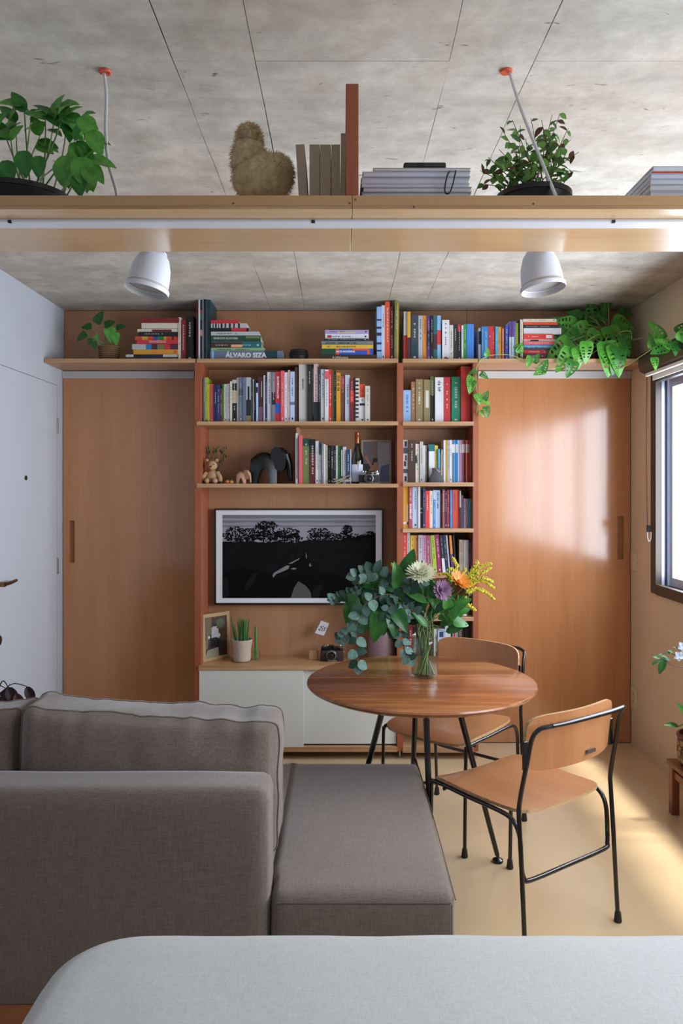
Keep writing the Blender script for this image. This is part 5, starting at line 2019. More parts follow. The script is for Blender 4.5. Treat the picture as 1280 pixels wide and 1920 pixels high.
# cameras
def camera_model(label, c, w, h, silver_top, lens_r, col_body):
    t = thing('vintage_camera', label, 'camera', c)
    dp = 0.032
    b = part('camera_body', MB().bbox(c.x - w / 2, c.x + w / 2, c.y - dp / 2, c.y + dp / 2, c.z, c.z + h * 0.7, 0.006, 3), pmat('leatherette_' + col_body, col_body, rough=0.6, bump=0.4, bscale=900), t, smooth=True)
    M_SIL = pmat('satin_silver', 'a9a8a6', rough=0.3, metal=0.9)
    part('top_plate', MB().bbox(c.x - w / 2 + 0.004, c.x + w / 2 - 0.004, c.y - dp / 2 - 0.001, c.y + dp / 2 + 0.001, c.z + h * 0.66, c.z + h * 0.92, 0.003, 2), M_SIL if silver_top else M_BLACKM, t, smooth=True)
    part('bottom_plate', MB().bbox(c.x - w / 2 + (0 if silver_top else w * .3), c.x + w / 2 - (0 if silver_top else w * .28), c.y - dp / 2 - 0.001, c.y + dp / 2, c.z, c.z + h * 0.10, 0.002, 1), M_SIL, t)
    rx = Matrix.Rotation(math.pi / 2, 4, 'X')
    lc = Vector((c.x - w * 0.02, c.y - dp / 2, c.z + h * 0.40))
    ln = part('lens', MB().lathe([(0, 0), (lens_r, 0), (lens_r, 0.010), (lens_r * 0.92, 0.012), (lens_r * 0.86, 0.020), (lens_r * 0.72, 0.021), (lens_r * 0.68, 0.016), (lens_r * 0.4, 0.014), (0, 0.0135)], lc, 28, rx), M_SIL, t, smooth=True)
    part('lens_ring', MB().lathe([(lens_r * 0.80, 0.0208), (lens_r * 0.80, 0.0222), (lens_r * 0.55, 0.0215), (lens_r * 0.5, 0.017), (lens_r * 0.80, 0.0208)], lc, 28, rx), M_BLACKM, ln)
    part('lens_glass', MB().ell(lc + Vector((0, -0.014, 0)), (lens_r * 0.5, 0.004, lens_r * 0.5), 16, 8), pmat('lens_glass', '0a0a12', rough=0.05, coat=1.0), ln, smooth='all')
    part('viewfinder', MB().bbox(c.x - w * 0.02 - 0.016, c.x - w * 0.02 + 0.016, c.y - dp / 2 - 0.0025, c.y + dp / 2, c.z + h * 0.70, c.z + h * (0.9 if silver_top else 1.0), 0.002, 1), M_BLACKM, t)
    part('finder_window', MB().box(c.x + w * 0.22, c.x + w * 0.34, c.y - dp / 2 - 0.003, c.y - dp / 2, c.z + h * 0.73, c.z + h * 0.86), pmat('lens_glass', ''), t)
    for (dx, r) in ((-0.32, 0.008), (0.36, 0.007), (-0.18, 0.004)):
        part('dial', MB().lathe([(0, 0), (r, 0), (r, h * 0.09), (r * 0.9, h * 0.1), (0, h * 0.1)], (c.x + dx * w, c.y, c.z + h * 0.92), 14), M_SIL, t, smooth=True)
    for sx in (-1, 1):
        part('strap_lug', MB().tube([(c.x + sx * w / 2, c.y, c.z + h * 0.6), (c.x + sx * (w / 2 + 0.004), c.y, c.z + h * 0.57), (c.x + sx * w / 2, c.y, c.z + h * 0.54)], 0.0012, 6, smooth=3), M_SIL, t)
    return t


camera_model('silver and black vintage camera in front of the wine bottle', Vector((xof(692, 4.232), 4.232, ZS + 0.0002)), 0.113, 0.070, True, 0.026, '141416')
camera_model('black and brown vintage camera on the low cabinet beside the memo card', Vector((xof(622, 4.305), 4.305, ZCAB + 0.0002)), 0.128, 0.088, False, 0.028, '2a1a16')

# pale model aeroplane
ap = thing('model_aeroplane', 'small pale wooden model aeroplane in front of the books', 'model', (xof(641, 4.225), 4.225, ZS))
M_BAL = pmat('balsa', 'a89c8a', rough=0.7)
c = Vector((xof(641, 4.222), 4.222, ZS + 0.016))
part('fuselage', MB().tube([c + Vector((-0.050, -0.002, 0.010)), c + Vector((-0.02, 0, 0.005)), c + Vector((0.03, 0.006, 0)), c + Vector((0.052, 0.01, 0.004))], [0.003, 0.007, 0.006, 0.002], 10, smooth=3), M_BAL, ap, smooth=True)
for dz, tl in ((0.012, 0.35), (-0.004, 0.35)):
    part('wing', MB().bbox(-0.055, 0.055, -0.011, 0.011, -0.0012, 0.0012, 0.0008, 1, Matrix.Translation(c + Vector((-0.005, -0.006, dz))) @ Matrix.Rotation(0.5, 4, 'Z') @ Matrix.Rotation(-tl, 4, 'Y')), M_BAL, ap)
for sx in (-0.02, 0.0, 0.02):
    part('strut', MB().tube([c + Vector((sx, -0.006, -0.006)), c + Vector((sx * 1.1, -0.006, 0.012))], 0.001, 5), M_BAL, ap)
part('tail_fin', MB().bbox(-0.006, 0.006, -0.001, 0.001, 0, 0.018, 0.0005, 1, Matrix.Translation(c + Vector((0.046, 0.01, 0.002)))), M_BAL, ap)
part('undercarriage', MB().tube([c + Vector((-0.025, -0.008, 0.0)), c + Vector((-0.03, -0.012, -0.0145))], 0.0014, 6).tube([c + Vector((0.015, -0.008, 0.0)), c + Vector((0.02, -0.012, -0.0145))], 0.0014, 6), M_BAL, ap)

# lens on the top shelf
lx = xof(560, 4.30)
le = thing('camera_lens', 'black camera lens lying on the top shelf between two book stacks', 'lens', (lx, 4.30, ZT))
part('barrel', MB().lathe([(0, 0), (0.049, 0), (0.052, 0.004), (0.052, 0.030), (0, 0.030)], (lx, 4.30, ZT + 0.0002), 32), pmat('lens_black', '121214', rough=0.5), le, smooth=True)
part('focus_ring', MB().lathe([(0.0525, 0.031), (0.0535, 0.032), (0.0535, 0.048), (0.0525, 0.049), (0, 0.049)], (lx, 4.30, ZT), 36), pmat('lens_rubber', '0b0b0d', rough=0.8), le)
part('lens_cap', MB().lathe([(0.047, 0.0495), (0.050, 0.052), (0.048, 0.064), (0.044, 0.066), (0, 0.066)], (lx, 4.30, ZT), 32), pmat('lens_black', ''), le, smooth=True)

# grey ornament on the narrow shelf
d = 4.235
oc = Vector((xof(817.5, d), d, ZR[1] + 0.0002))
kk = d / F / 7.53
orn = thing('grey_ornament', 'matte grey rounded ornament with a narrow neck in front of the books', 'ornament', oc)
part('body', MB().lathe([(0, 0), (100 * kk, 0), (110 * kk, 12 * kk), (106 * kk, 45 * kk), (85 * kk, 90 * kk), (62 * kk, 125 * kk), (56 * kk, 165 * kk), (60 * kk, 200 * kk), (56 * kk, 204 * kk), (0, 200 * kk)], oc, 28, Matrix.Scale(0.3, 4, (0, 1, 0))), pmat('grey_stone', '4c4850', rough=0.7), orn, smooth=True)
part('loop', MB().tube([oc + Vector((0, -0.006, 200 * kk)), oc + Vector((0.004, -0.010, 175 * kk)), oc + Vector((40 * kk, -0.010, 150 * kk)), oc + Vector((58 * kk, -0.004, 165 * kk))], 0.0012, 6, smooth=4), pmat('white_cord', ''), orn)

# jars and pebbles on the narrow shelf behind the bouquet
d = 4.27
jx = xof(871, d)
jr = thing('storage_jar', 'frosted glass jar on the narrow shelf beside the bouquet', 'jar', (jx, d, ZR[4]))
part('jar_body', MB().lathe([(0, 0), (0.026, 0), (0.029, 0.004), (0.029, 0.07), (0.025, 0.078), (0, 0.078)], (jx, d, ZR[4] + 0.0002), 24), pmat('frosted_glass', '8e8a86', rough=0.3, trans=0.3), jr, smooth=True)
part('jar_lid', MB().lathe([(0.027, 0.0785), (0.028, 0.080), (0.028, 0.092), (0.026, 0.094), (0, 0.094)], (jx, d, ZR[4]), 24), pmat('lid_grey', '6d6a68', rough=0.4), jr, smooth=True)
mb = MB().ell((xof(870, 4.22), 4.22, ZR[4] + 0.0068), (0.016, 0.010, 0.0065), 14, 8)
solo('pebble', mb, pmat('pebble_cream', 'cfc4b0', rough=0.6), 'smooth cream pebble at the front of the narrow shelf', 'pebble', smooth='all')
mb = MB()
for q in range(7):
    mb.ell((xof(850 + q * 2.2, 4.225), 4.225 + 0.004 * math.sin(q * 2), ZR[4] + 0.0045 + 0.002 * (q % 2)), (0.005, 0.005, 0.0045), 8, 6)
solo('bead_bracelet', mb, pmat('silver_beads', 'b5b2ae', rough=0.3, metal=0.6), 'string of pale beads lying beside the cream pebble', 'bracelet', smooth='all', kind='stuff')

# things on the low cabinet: memo holder
d = 4.335
mh = thing('memo_holder', 'wooden block with a wire holding a small printed card', 'card holder', (xof(587, d), d, ZCAB))
bx0_, bx1_ = xof(579, d), xof(596, d)
part('block', MB().bbox(bx0_, bx1_, d, d + 0.05, ZCAB + 0.0002, zof(1220, d), 0.002, 1), wood('pine', 'b58d63', 'c49d72', 'Z', rough=0.5), mh)
part('wire', MB().tube([P(590, 1220, d + 0.02), P(592, 1205, d + 0.02), P(597, 1188, d + 0.02)], 0.0014, 6, smooth=3), M_CHROME, mh)
cw = [P(590, 1187, d + 0.018), P(607, 1192, d + 0.018), P(617, 1169, d + 0.022), P(602, 1163.5, d + 0.022)]
cd = part('card', MB().prism(cw, (0, 0.0008, 0)), pmat('card_white', 'd5d7de', rough=0.6), mh)
pr = MB()
pmn = [pmat('ink_black', '26262a', rough=0.6), pmat('ink_ochre', 'a88a62', rough=0.6), pmat('ink_pink', 'b08080', rough=0.6)]
rc_ = random.Random(21)
for q in range(26):
    u, v = rc_.uniform(0.15, 0.85), rc_.uniform(0.25, 0.62)
    a = cw[0] + (cw[1] - cw[0]) * u + (cw[3] - cw[0]) * v + Vector((0, -0.0004, 0))
    du, dv_ = (cw[1] - cw[0]) * rc_.uniform(0.03, 0.12), (cw[3] - cw[0]) * rc_.uniform(0.03, 0.09)
    pr.mi = 0 if q % 4 else 1 + q % 2
    pr.poly([a, a + du, a + du + dv_, a + dv_])
part('card_print', pr, pmn, cd, kind='stuff')

# green candle in a small glass
d = 4.33
cx_ = xof(479.5, d)
cn = thing('candle', 'tall green candle in a small glass holder', 'candle', (cx_, d, ZCAB))
part('wax', MB().lathe([(0, 0.008), (0.0078, 0.008), (0.0078, zof(1178, d) - ZCAB), (0.005, zof(1176, d) - ZCAB), (0, zof(1175, d) - ZCAB)], (cx_, d, ZCAB), 16), pmat('green_wax', '3f7a3a', rough=0.4), cn, smooth=True)
part('wick', MB().tube([(cx_, d, zof(1176, d)), (cx_, d, zof(1173, d))], 0.0008, 5), M_DARK, cn)
part('glass_holder', MB().lathe([(0, 0.0003), (0.019, 0.0003), (0.020, 0.002), (0.020, 0.055), (0.018, 0.055), (0.018, 0.007), (0, 0.007)], (cx_ + 0.002, d, ZCAB), 24), M_VASE, cn, smooth=True)

# storage box on the lowest narrow shelf, glimpsed under the table
d = 4.24
sb = thing('storage_box', 'pale storage box with a black lid on the lowest narrow shelf', 'box', (xof(860, d), d, ZBASE))
part('box_body', MB().bbox(xof(838, d), xof(880, d), d, d + 0.18, ZBASE + 0.0003, zof(1352, d), 0.003, 1), pmat('pale_box', 'c3c6cf', rough=0.5), sb)
part('box_lid', MB().bbox(xof(836.5, d), xof(881.5, d), d - 0.004, d + 0.184, zof(1352, d) + 0.0002, zof(1345, d), 0.003, 1), M_BLACKM, sb)
# ---------------------------------------------------------------- leaves
def leaf_mesh(name, mat, prof, fold=0.25, droop=0.25, wav=0.0, nu=10, nv=3, holes=None, seed=0):
    """unit leaf: base at the origin, tip at +Y 1, upper side +Z; prof(t) is the half width"""
    mb = MB()
    idx = {}

    def V(i, j):
        if (i, j) in idx:
            return idx[(i, j)]
        t = i / nu
        s = j / nv
        w = prof(t)
        x = s * w
        z = fold * abs(x) - droop * t * t + wav * math.sin(t * 17 + seed) * abs(s)
        y = t + (0.10 * abs(s) * w if t < 0.15 else 0) * -1
        idx[(i, j)] = len(mb.v)
        mb.v.append(Vector((x, y, z)))
        return idx[(i, j)]
    for i in range(nu):
        for j in range(-nv, nv):
            if holes and holes(i, j):
                continue
            f = [V(i, j), V(i, j + 1), V(i + 1, j + 1), V(i + 1, j)]
            mb.f.append(f)
            mb.m.append(0)
    me = meshof(name, mb, mat, smooth='all')
    return me


def leaf_mat(name, c, c2=None, rough=0.35, spec=0.5):
    """leaf blade with a lighter midrib side and a little translucency"""
    m = bpy.data.materials.new(name)
    m.use_nodes = True
    nt = m.node_tree
    b = nt.nodes['Principled BSDF']
    tc = nt.nodes.new('ShaderNodeTexCoord')
    n = nt.nodes.new('ShaderNodeTexNoise')
    n.inputs['Scale'].default_value = 3.0
    nt.links.new(tc.outputs['Object'], n.inputs['Vector'])
    r = nt.nodes.new('ShaderNodeValToRGB')
    r.color_ramp.elements[0].position = 0.3
    r.color_ramp.elements[1].position = 0.7
    r.color_ramp.elements[0].color = lin(c)
    r.color_ramp.elements[1].color = lin(c2 or c)
    nt.links.new(n.outputs['Fac'], r.inputs['Fac'])
    nt.links.new(r.outputs['Color'], b.inputs['Base Color'])
    b.inputs['Roughness'].default_value = rough
    b.inputs['Specular IOR Level'].default_value = spec
    tr = nt.nodes.new('ShaderNodeBsdfTranslucent')
    nt.links.new(r.outputs['Color'], tr.inputs['Color'])
    mx = nt.nodes.new('ShaderNodeMixShader')
    mx.inputs[0].default_value = 0.22
    nt.links.new(b.outputs[0], mx.inputs[1])
    nt.links.new(tr.outputs[0], mx.inputs[2])
    nt.links.new(mx.outputs[0], nt.nodes['Material Output'].inputs[0])
    return m


def oval(w, e=1.0):
    return lambda t: max(0.0, w * (math.sin(math.pi * min(1, t ** 0.8 * 1.0)) ** 0.8) * e) if 0 < t < 1 else 0.0


def heart(w):
    return lambda t: 0.0 if t >= 1 else w * ((1 - t) ** 0.75) * (0.55 + 1.9 * t ** 0.5 - 0.9 * t) / 1.25


def leaf_frame(direction, normal):
    y = Vector(direction).normalized()
    z = Vector(normal)
    x = y.cross(z)
    x = x.normalized() if x.length > 1e-5 else y.orthogonal().normalized()
    z = x.cross(y).normalized()
    m = Matrix.Identity(4)
    for r in range(3):
        m[r][0], m[r][1], m[r][2] = x[r], y[r], z[r]
    return m


def put_leaf(parent, me, base, direction, normal, size, name='leaf', wide=1.0):
    mtx = Matrix.Translation(Vector(base)) @ leaf_frame(direction, normal) @ Matrix.Diagonal((size * wide, size, size, 1))
    return inst(name, me, mtx, parent)


def img_dir(deg, toward=0.0):
    """a direction in the picture plane (0 right, 90 up) tipped towards the viewer"""
    a = math.radians(deg)
    return Vector((math.cos(a), -toward, math.sin(a)))


LM_BASIL = [leaf_mat('basil_leaf', '448f34', '6fb04a', 0.3), leaf_mat('basil_leaf_dark', '2a682a', '3f8a34', 0.3)]
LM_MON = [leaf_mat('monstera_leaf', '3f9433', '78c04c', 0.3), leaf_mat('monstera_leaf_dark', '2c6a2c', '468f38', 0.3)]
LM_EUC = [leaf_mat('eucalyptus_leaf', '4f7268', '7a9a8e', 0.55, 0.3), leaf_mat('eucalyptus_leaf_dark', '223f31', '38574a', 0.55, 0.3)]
LM_DK = [leaf_mat('dark_foliage', '1d4a22', '2c6a2c', 0.35), leaf_mat('mid_foliage', '2c6a2a', '478a38', 0.35)]
LM_HERB = [leaf_mat('herb_leaf', '5a9040', '86b45a', 0.5), leaf_mat('herb_leaf_dark', '3a622e', '557f3e', 0.5), leaf_mat('herb_leaf_dry', '4a3426', '6a4a32', 0.7)]
LM_CAL = [leaf_mat('dark_plant_leaf', '241a1c', '3a2426', 0.35), leaf_mat('dark_plant_leaf_red', '3c1a1c', '5a2626', 0.4)]
M_STEMG = pmat('green_stem', '5f8a48', rough=0.5)
M_STEMP = pmat('pale_stem', '9aa86a', rough=0.5)
M_STEMB = pmat('brown_stem', '5c4634', rough=0.7)
M_SOIL = pmat('soil', '1c1512', rough=0.95, vary=0.3, vscale=80, bump=0.6, bscale=120)
M_POTB = pmat('black_pot', '111113', rough=0.45)

ME_BASIL = [leaf_mesh('leaf', m, oval(0.30), 0.3, 0.30, 0.01) for m in LM_BASIL]
ME_HEART = [leaf_mesh('leaf', m, heart(0.42), 0.2, 0.30) for m in LM_DK]
ME_ROUND = [leaf_mesh('leaf', m, oval(0.44), 0.12, 0.10, nu=7, nv=2) for m in LM_EUC]
ME_HERB = [leaf_mesh('leaf', m, oval(0.26), 0.3, 0.2, nu=5, nv=1) for m in LM_HERB]
ME_LANCE = [leaf_mesh('leaf', m, oval(0.16), 0.4, 0.18, nu=8, nv=2) for m in LM_DK]
ME_CAL = [leaf_mesh('leaf', m, oval(0.22), 0.3, 0.25) for m in LM_CAL]
ME_PIL = [leaf_mesh('leaf', m, heart(0.44), 0.1, 0.15) for m in (LM_DK[0], LM_BASIL[0])]


def mon_holes(i, j):
    return (i in (4, 6, 8, 10)) and j in (-3, -2, 1, 2)


ME_MON = [leaf_mesh('leaf', m, heart(0.40), 0.12, 0.35, nu=15, nv=4, holes=mon_holes) for m in LM_MON]
ME_MONS = [leaf_mesh('leaf', m, heart(0.44), 0.15, 0.3, nu=12, nv=3, holes=lambda i, j: i in (3, 5, 7) and j in (-2, 1)) for m in LM_MON]


def pot(parent, c, r0, r1, h, mat, rim=0.004, soil=True, name='pot'):
    p = part(name, MB().lathe([(0, 0), (r0, 0), (r0 + 0.002, 0.003), (r1, h - 0.012), (r1 + rim, h - 0.012), (r1 + rim, h), (r1 - 0.004, h), (r1 - 0.006, h - 0.02), (0, h - 0.022)], c, 32), mat, parent, smooth=True)
    if soil:
        part('soil', MB().lathe([(0, h - 0.0215), (r1 - 0.008, h - 0.0215), (r1 - 0.008, h - 0.018), (0, h - 0.014)], c, 20), M_SOIL, parent)
    return p


# ---------------------------------------------------------------- leafy pot on the hanging shelf, left
d = 1.855
rp = random.Random(31)
c = Vector((xof(38, d), d, BZ1 + 0.0002))
pt = thing('potted_basil', 'leafy green plant in a black pot at the left end of the hanging shelf', 'potted plant', c)
pot(pt, c, 0.09, 0.115, 0.066, M_POTB)
stems = [(-40, 250), (-10, 225), (5, 240), (30, 230), (45, 195), (60, 210), (85, 215), (105, 205), (120, 210), (125, 225), (145, 225), (160, 245), (140, 265), (165, 300), (150, 300), (125, 300), (20, 262), (75, 255)]
for k, (sx, sy) in enumerate(stems):
    dd = d + rp.uniform(-0.07, 0.07)
    a = rp.uniform(0, 6.28)
    b0 = c + Vector((0.06 * math.cos(a) * rp.random() + (sx - 38) * 0.0006, 0.06 * math.sin(a) * rp.random(), 0.05))
    e = P(sx, sy, dd)
    mid = b0 * 0.45 + e * 0.55 + Vector(((sx - 60) * 0.00015, 0, 0.012))
    st = part('stem', MB().tube([b0, mid, e], [0.0022, 0.0018, 0.0012], 6, smooth=4), M_STEMP if k % 2 else M_STEMG, pt)
    n = rp.choice((3, 4))
    for q in range(n):
        f = 1.0 if q == 0 else rp.uniform(0.55, 0.98)
        pos = mid.lerp(e, f) if f > 0.5 else e
        ang = (90 - (sx - 60) * 0.9) + rp.uniform(-85, 85) - (25 if sx > 110 else 0)
        dr_ = img_dir(ang, rp.uniform(-0.3, 0.7)) + Vector((0, 0, -0.35))
        put_leaf(pt, ME_BASIL[(k + q) % 3 == 0], pos, dr_, Vector((rp.uniform(-.5, .5), -0.7, rp.uniform(0.3, 0.9))), rp.uniform(0.045, 0.066), wide=1.15)
for (lx, ly, an, L) in ((150, 312, -75, 0.075), (128, 310, -100, 0.07), (145, 345, -80, 0.05), (160, 330, -60, 0.05), (118, 318, -95, 0.055), (15, 318, -90, 0.06), (45, 300, -85, 0.06), (75, 310, -95, 0.05), (170, 262, -65, 0.06), (152, 235, -55, 0.06)):
    put_leaf(pt, ME_BASIL[lx % 2], P(lx, ly - 18, d - 0.08), img_dir(an, 0.2), (0.1, -1, 0.4), L, wide=1.2)

# ---------------------------------------------------------------- straggly herb in a black pot, right
d = 1.865
c = Vector((xof(1000, d), d, BZ1 + 0.0002))
ph = thing('potted_herb', 'straggly small-leaved herb in a black pot on the hanging shelf', 'potted plant', c)
pot(ph, c, 0.066, 0.086, 0.072, M_POTB)
rp = random.Random(77)
tips = [(945, 250), (960, 225), (975, 235), (995, 222), (1015, 225), (1035, 215), (1050, 212), (1065, 240), (1070, 262), (1085, 285), (1060, 290), (1040, 250), (1020, 250), (985, 260), (965, 270), (935, 280), (915, 295), (900, 320), (925, 320), (950, 300), (1000, 280), (1030, 285), (1075, 320), (905, 345), (930, 300), (1012, 300), (970, 310), (1050, 320)]
for k, (sx, sy) in enumerate(tips):
    e = P(sx, sy, d + rp.uniform(-0.06, 0.06))
    b0 = c + Vector((rp.uniform(-.05, .05), rp.uniform(-.05, .05), 0.055))
    mid = b0.lerp(e, 0.5) + Vector((rp.uniform(-.012, .012), 0, 0.008))
    part('stem', MB().tube([b0, mid, e], [0.0015, 0.0012, 0.0007], 5, smooth=3), M_STEMB, ph)
    for q in range(10):
        f = rp.uniform(0.3, 1.0)
        pos = (mid.lerp(e, (f - 0.5) * 2) if f > 0.5 else b0.lerp(mid, f * 2))
        dry = rp.random() < (0.35 if sx < 950 or sx > 1060 else 0.12)
        put_leaf(ph, ME_HERB[2 if dry else rp.choice((0, 0, 1))], pos, img_dir(rp.uniform(-60, 240), rp.uniform(-0.8, 0.8)), Vector((rp.uniform(-.6, .6), -0.7, rp.uniform(0, 1))), rp.uniform(0.016, 0.030), wide=1.2)

# ---------------------------------------------------------------- money plant in a basket, top shelf left
d = 4.34
c = Vector((xof(205, d), d, ZT + 0.0002))
pp = thing('potted_pothos', 'small round-leaved plant in a woven basket on the top shelf', 'potted plant', c)
bk = MB()
for q in range(8):
    bk.lathe([(0.050 + q * 0.0010 - 0.004, q * 0.0115), (0.054 + q * 0.0010, q * 0.0115 + 0.004), (0.054 + q * 0.0010, q * 0.0115 + 0.008), (0.050 + q * 0.0010 - 0.004, q * 0.0115 + 0.0118)], c, 28)
part('woven_basket', bk, wood('wicker', '7d5c3c', '9c784f', 'X', rough=0.8, scale=60, stretch=1.0), pp, smooth=True)
part('soil', MB().lathe([(0, 0.001), (0.046, 0.001), (0.05, 0.084), (0, 0.086)], c, 20), M_SOIL, pp)
for (bx_, by_, tx_, ty_, an, L) in ((190, 640, 180, 606, 60, 26), (192, 645, 172, 612, 185, 20), (198, 640, 196, 610, 20, 22), (195, 642, 205, 614, -80, 30), (200, 642, 218, 614, 10, 18), (188, 645, 162, 625, 215, 22), (192, 648, 170, 634, -100, 14), (195, 645, 178, 636, 60, 12), (205, 640, 215, 624, -80, 24), (192, 648, 176, 640, -80, 16)):
    b0, e = P(bx_, by_, d - 0.02), P(tx_, ty_, d - 0.06)
    part('stem', MB().tube([Vector((c.x - 0.01, d - 0.01, ZT + 0.08)), b0, e], 0.0016, 5, smooth=4), M_STEMG, pp)
    put_leaf(pp, ME_PIL[bx_ % 2], e, img_dir(an, 0.15), (0.1, -1, 0.35), L * d / F, wide=1.0)

# ---------------------------------------------------------------- trailing swiss cheese plant, top shelf right
d = 4.33
c = Vector((xof(1140, d), d, ZT + 0.0002))
tm = thing('trailing_monstera', 'trailing plant with holed leaves in a black pot on the top shelf', 'potted plant', c)
pot(tm, c, 0.062, 0.082, 0.135, M_POTB)
crown = c + Vector((0, 0, 0.125))
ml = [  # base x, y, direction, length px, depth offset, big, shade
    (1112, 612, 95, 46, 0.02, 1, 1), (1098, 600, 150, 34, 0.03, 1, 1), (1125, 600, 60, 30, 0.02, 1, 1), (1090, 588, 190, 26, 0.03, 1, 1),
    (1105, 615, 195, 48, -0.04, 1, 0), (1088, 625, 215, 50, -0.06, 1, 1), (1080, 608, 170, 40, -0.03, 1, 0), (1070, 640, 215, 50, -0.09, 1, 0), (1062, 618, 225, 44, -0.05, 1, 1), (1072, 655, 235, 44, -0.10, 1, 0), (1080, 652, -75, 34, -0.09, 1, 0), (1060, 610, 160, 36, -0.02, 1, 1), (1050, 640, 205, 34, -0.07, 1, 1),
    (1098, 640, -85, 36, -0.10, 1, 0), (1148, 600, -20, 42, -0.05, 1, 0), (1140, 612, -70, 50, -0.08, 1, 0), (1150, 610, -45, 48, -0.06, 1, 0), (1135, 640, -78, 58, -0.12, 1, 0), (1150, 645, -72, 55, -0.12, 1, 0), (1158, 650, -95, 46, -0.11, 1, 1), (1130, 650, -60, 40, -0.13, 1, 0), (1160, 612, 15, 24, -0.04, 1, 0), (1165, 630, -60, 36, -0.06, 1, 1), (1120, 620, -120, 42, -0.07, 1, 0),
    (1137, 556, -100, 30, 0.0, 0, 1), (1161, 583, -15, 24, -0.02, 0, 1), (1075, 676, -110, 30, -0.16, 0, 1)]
for (lx, ly, an, L, od, big, sh) in ml:
    dd = d + od
    if ly >= 625 and -140 < an < -40 or ly > 640:
        dd = 4.165 - (lx % 7) * 0.003      # blades that hang over the front edge of the shelf
    e = P(lx, ly, dd)
    e.y = min(e.y, 4.47)
    mid = crown.lerp(e, 0.5) + Vector((0, -0.02, 0.03))
    part('stem', MB().tube([crown, mid, e], [0.0026, 0.0022, 0.0016], 6, smooth=4), M_STEMP, tm)
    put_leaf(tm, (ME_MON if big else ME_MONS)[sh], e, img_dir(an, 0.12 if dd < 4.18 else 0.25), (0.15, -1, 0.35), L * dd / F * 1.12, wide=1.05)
# runners
for pts, lvs in (
    ([(1085, 680), (1040, 690), (1005, 690), (965, 668), (930, 665), (905, 672), (893, 690), (892, 720), (896, 750), (893, 775)],
     [(972, 662, 70, 20), (965, 655, 45, 16), (912, 668, 80, 16), (1000, 680, 60, 20), (995, 668, 250, 22), (1012, 698, 60, 28), (1020, 694, 200, 22), (900, 700, -30, 18), (884, 715, -100, 24), (888, 712, 240, 20), (893, 738, -70, 22), (905, 750, 60, 20), (902, 748, -30, 20), (910, 762, -80, 22), (900, 770, -60, 14), (893, 695, 200, 16), (884, 705, -120, 20)]),
    ([(1165, 622), (1182, 622), (1185, 636), (1200, 634), (1204, 632)], []),
    ([(1150, 690), (1172, 686), (1195, 672), (1210, 662), (1228, 650), (1250, 637), (1290, 616)],
     [(1222, 652, 100, 26), (1226, 645, 80, 18), (1240, 640, 120, 40), (1250, 650, 200, 30), (1258, 650, 150, 26), (1262, 640, -80, 24), (1275, 640, 60, 34), (1262, 652, 30, 26), (1225, 670, -80, 22), (1268, 625, 40, 28)])):
    def dep(x):
        return 4.175 if x < 1175 else min(4.15, 1.56 * F / (x - VX))
    path = [P(x, y, dep(x)) for x, y in pts]
    part('runner', MB().tube([crown + Vector((0, -0.05, 0.0))] + path if pts[0][0] > 1080 else path, 0.0022, 6, smooth=5), M_STEMP, tm, smooth=True)
    for k, (lx, ly, an, L) in enumerate(lvs):
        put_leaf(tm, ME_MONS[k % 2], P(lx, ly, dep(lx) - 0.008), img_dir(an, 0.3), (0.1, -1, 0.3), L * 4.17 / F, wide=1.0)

# ---------------------------------------------------------------- snake plant in a ribbed pot on the cabinet
d = 4.305
c = Vector((xof(453.5, d), d, ZCAB + 0.0002))
sp = thing('potted_snake_plant', 'cylindrical snake plant in a ribbed cream pot on the low cabinet', 'potted plant', c)
kx = d / F
hp = (1240 - 1199) * kx
pf = [(0, 0), (15.2 * kx, 0), (16 * kx, 0.004)]
for q in range(9):
    f = q / 9
    r = (16 + 0.6 * f + 3.0 * f ** 3) * kx
    pf += [(r, 0.008 + f * (hp - 0.02)), (r + 0.0012, 0.008 + f * (hp - 0.02) + 0.005)]
pf += [(19.5 * kx, hp - 0.010), (19.8 * kx, hp), (18.3 * kx, hp), (17 * kx, hp - 0.015), (0, hp - 0.016)]
part('ribbed_pot', MB().lathe(pf, c, 32), pmat('cream_ceramic', 'b7a596', rough=0.7, vary=0.05, vscale=40), sp, smooth=True)
part('soil', MB().lathe([(0, hp - 0.0155), (16.8 * kx, hp - 0.0155), (0, hp - 0.009)], c, 20), M_SOIL, sp)
part('saucer', MB().lathe([(15.5 * kx, 0.0), (18 * kx, 0.0), (19 * kx, 0.006), (18.2 * kx, 0.006), (17.4 * kx, 0.002), (16.5 * kx, 0.002)], c, 28), pmat('saucer_brown', '8a6a4a', rough=0.5), sp)
for k, (bx_, tx_, ty_, od) in enumerate(((441, 433, 1154, 0), (449, 445, 1160, 0.02), (450, 449, 1157, 0.03), (451, 455, 1161, -0.01), (455, 457, 1159, 0.02), (458, 459, 1161, -0.02), (460, 462, 1160, 0), (463, 467, 1160, 0.01), (456, 452, 1156, 0.03), (446, 440, 1172, -0.01))):
    b0 = Vector((xof(bx_, d), d + od, c.z + hp - 0.014))
    e = P(tx_, ty_, d + od)
    part('spear_leaf', MB().tube([b0, b0.lerp(e, 0.5), b0.lerp(e, 0.85), e], [0.0052, 0.0050, 0.0036, 0.0008], 8, smooth=3), leaf_mat('snake_leaf', '2f6a34', '4f8a48', 0.45) if k == 0 else bpy.data.materials['snake_leaf'], sp, smooth=True)

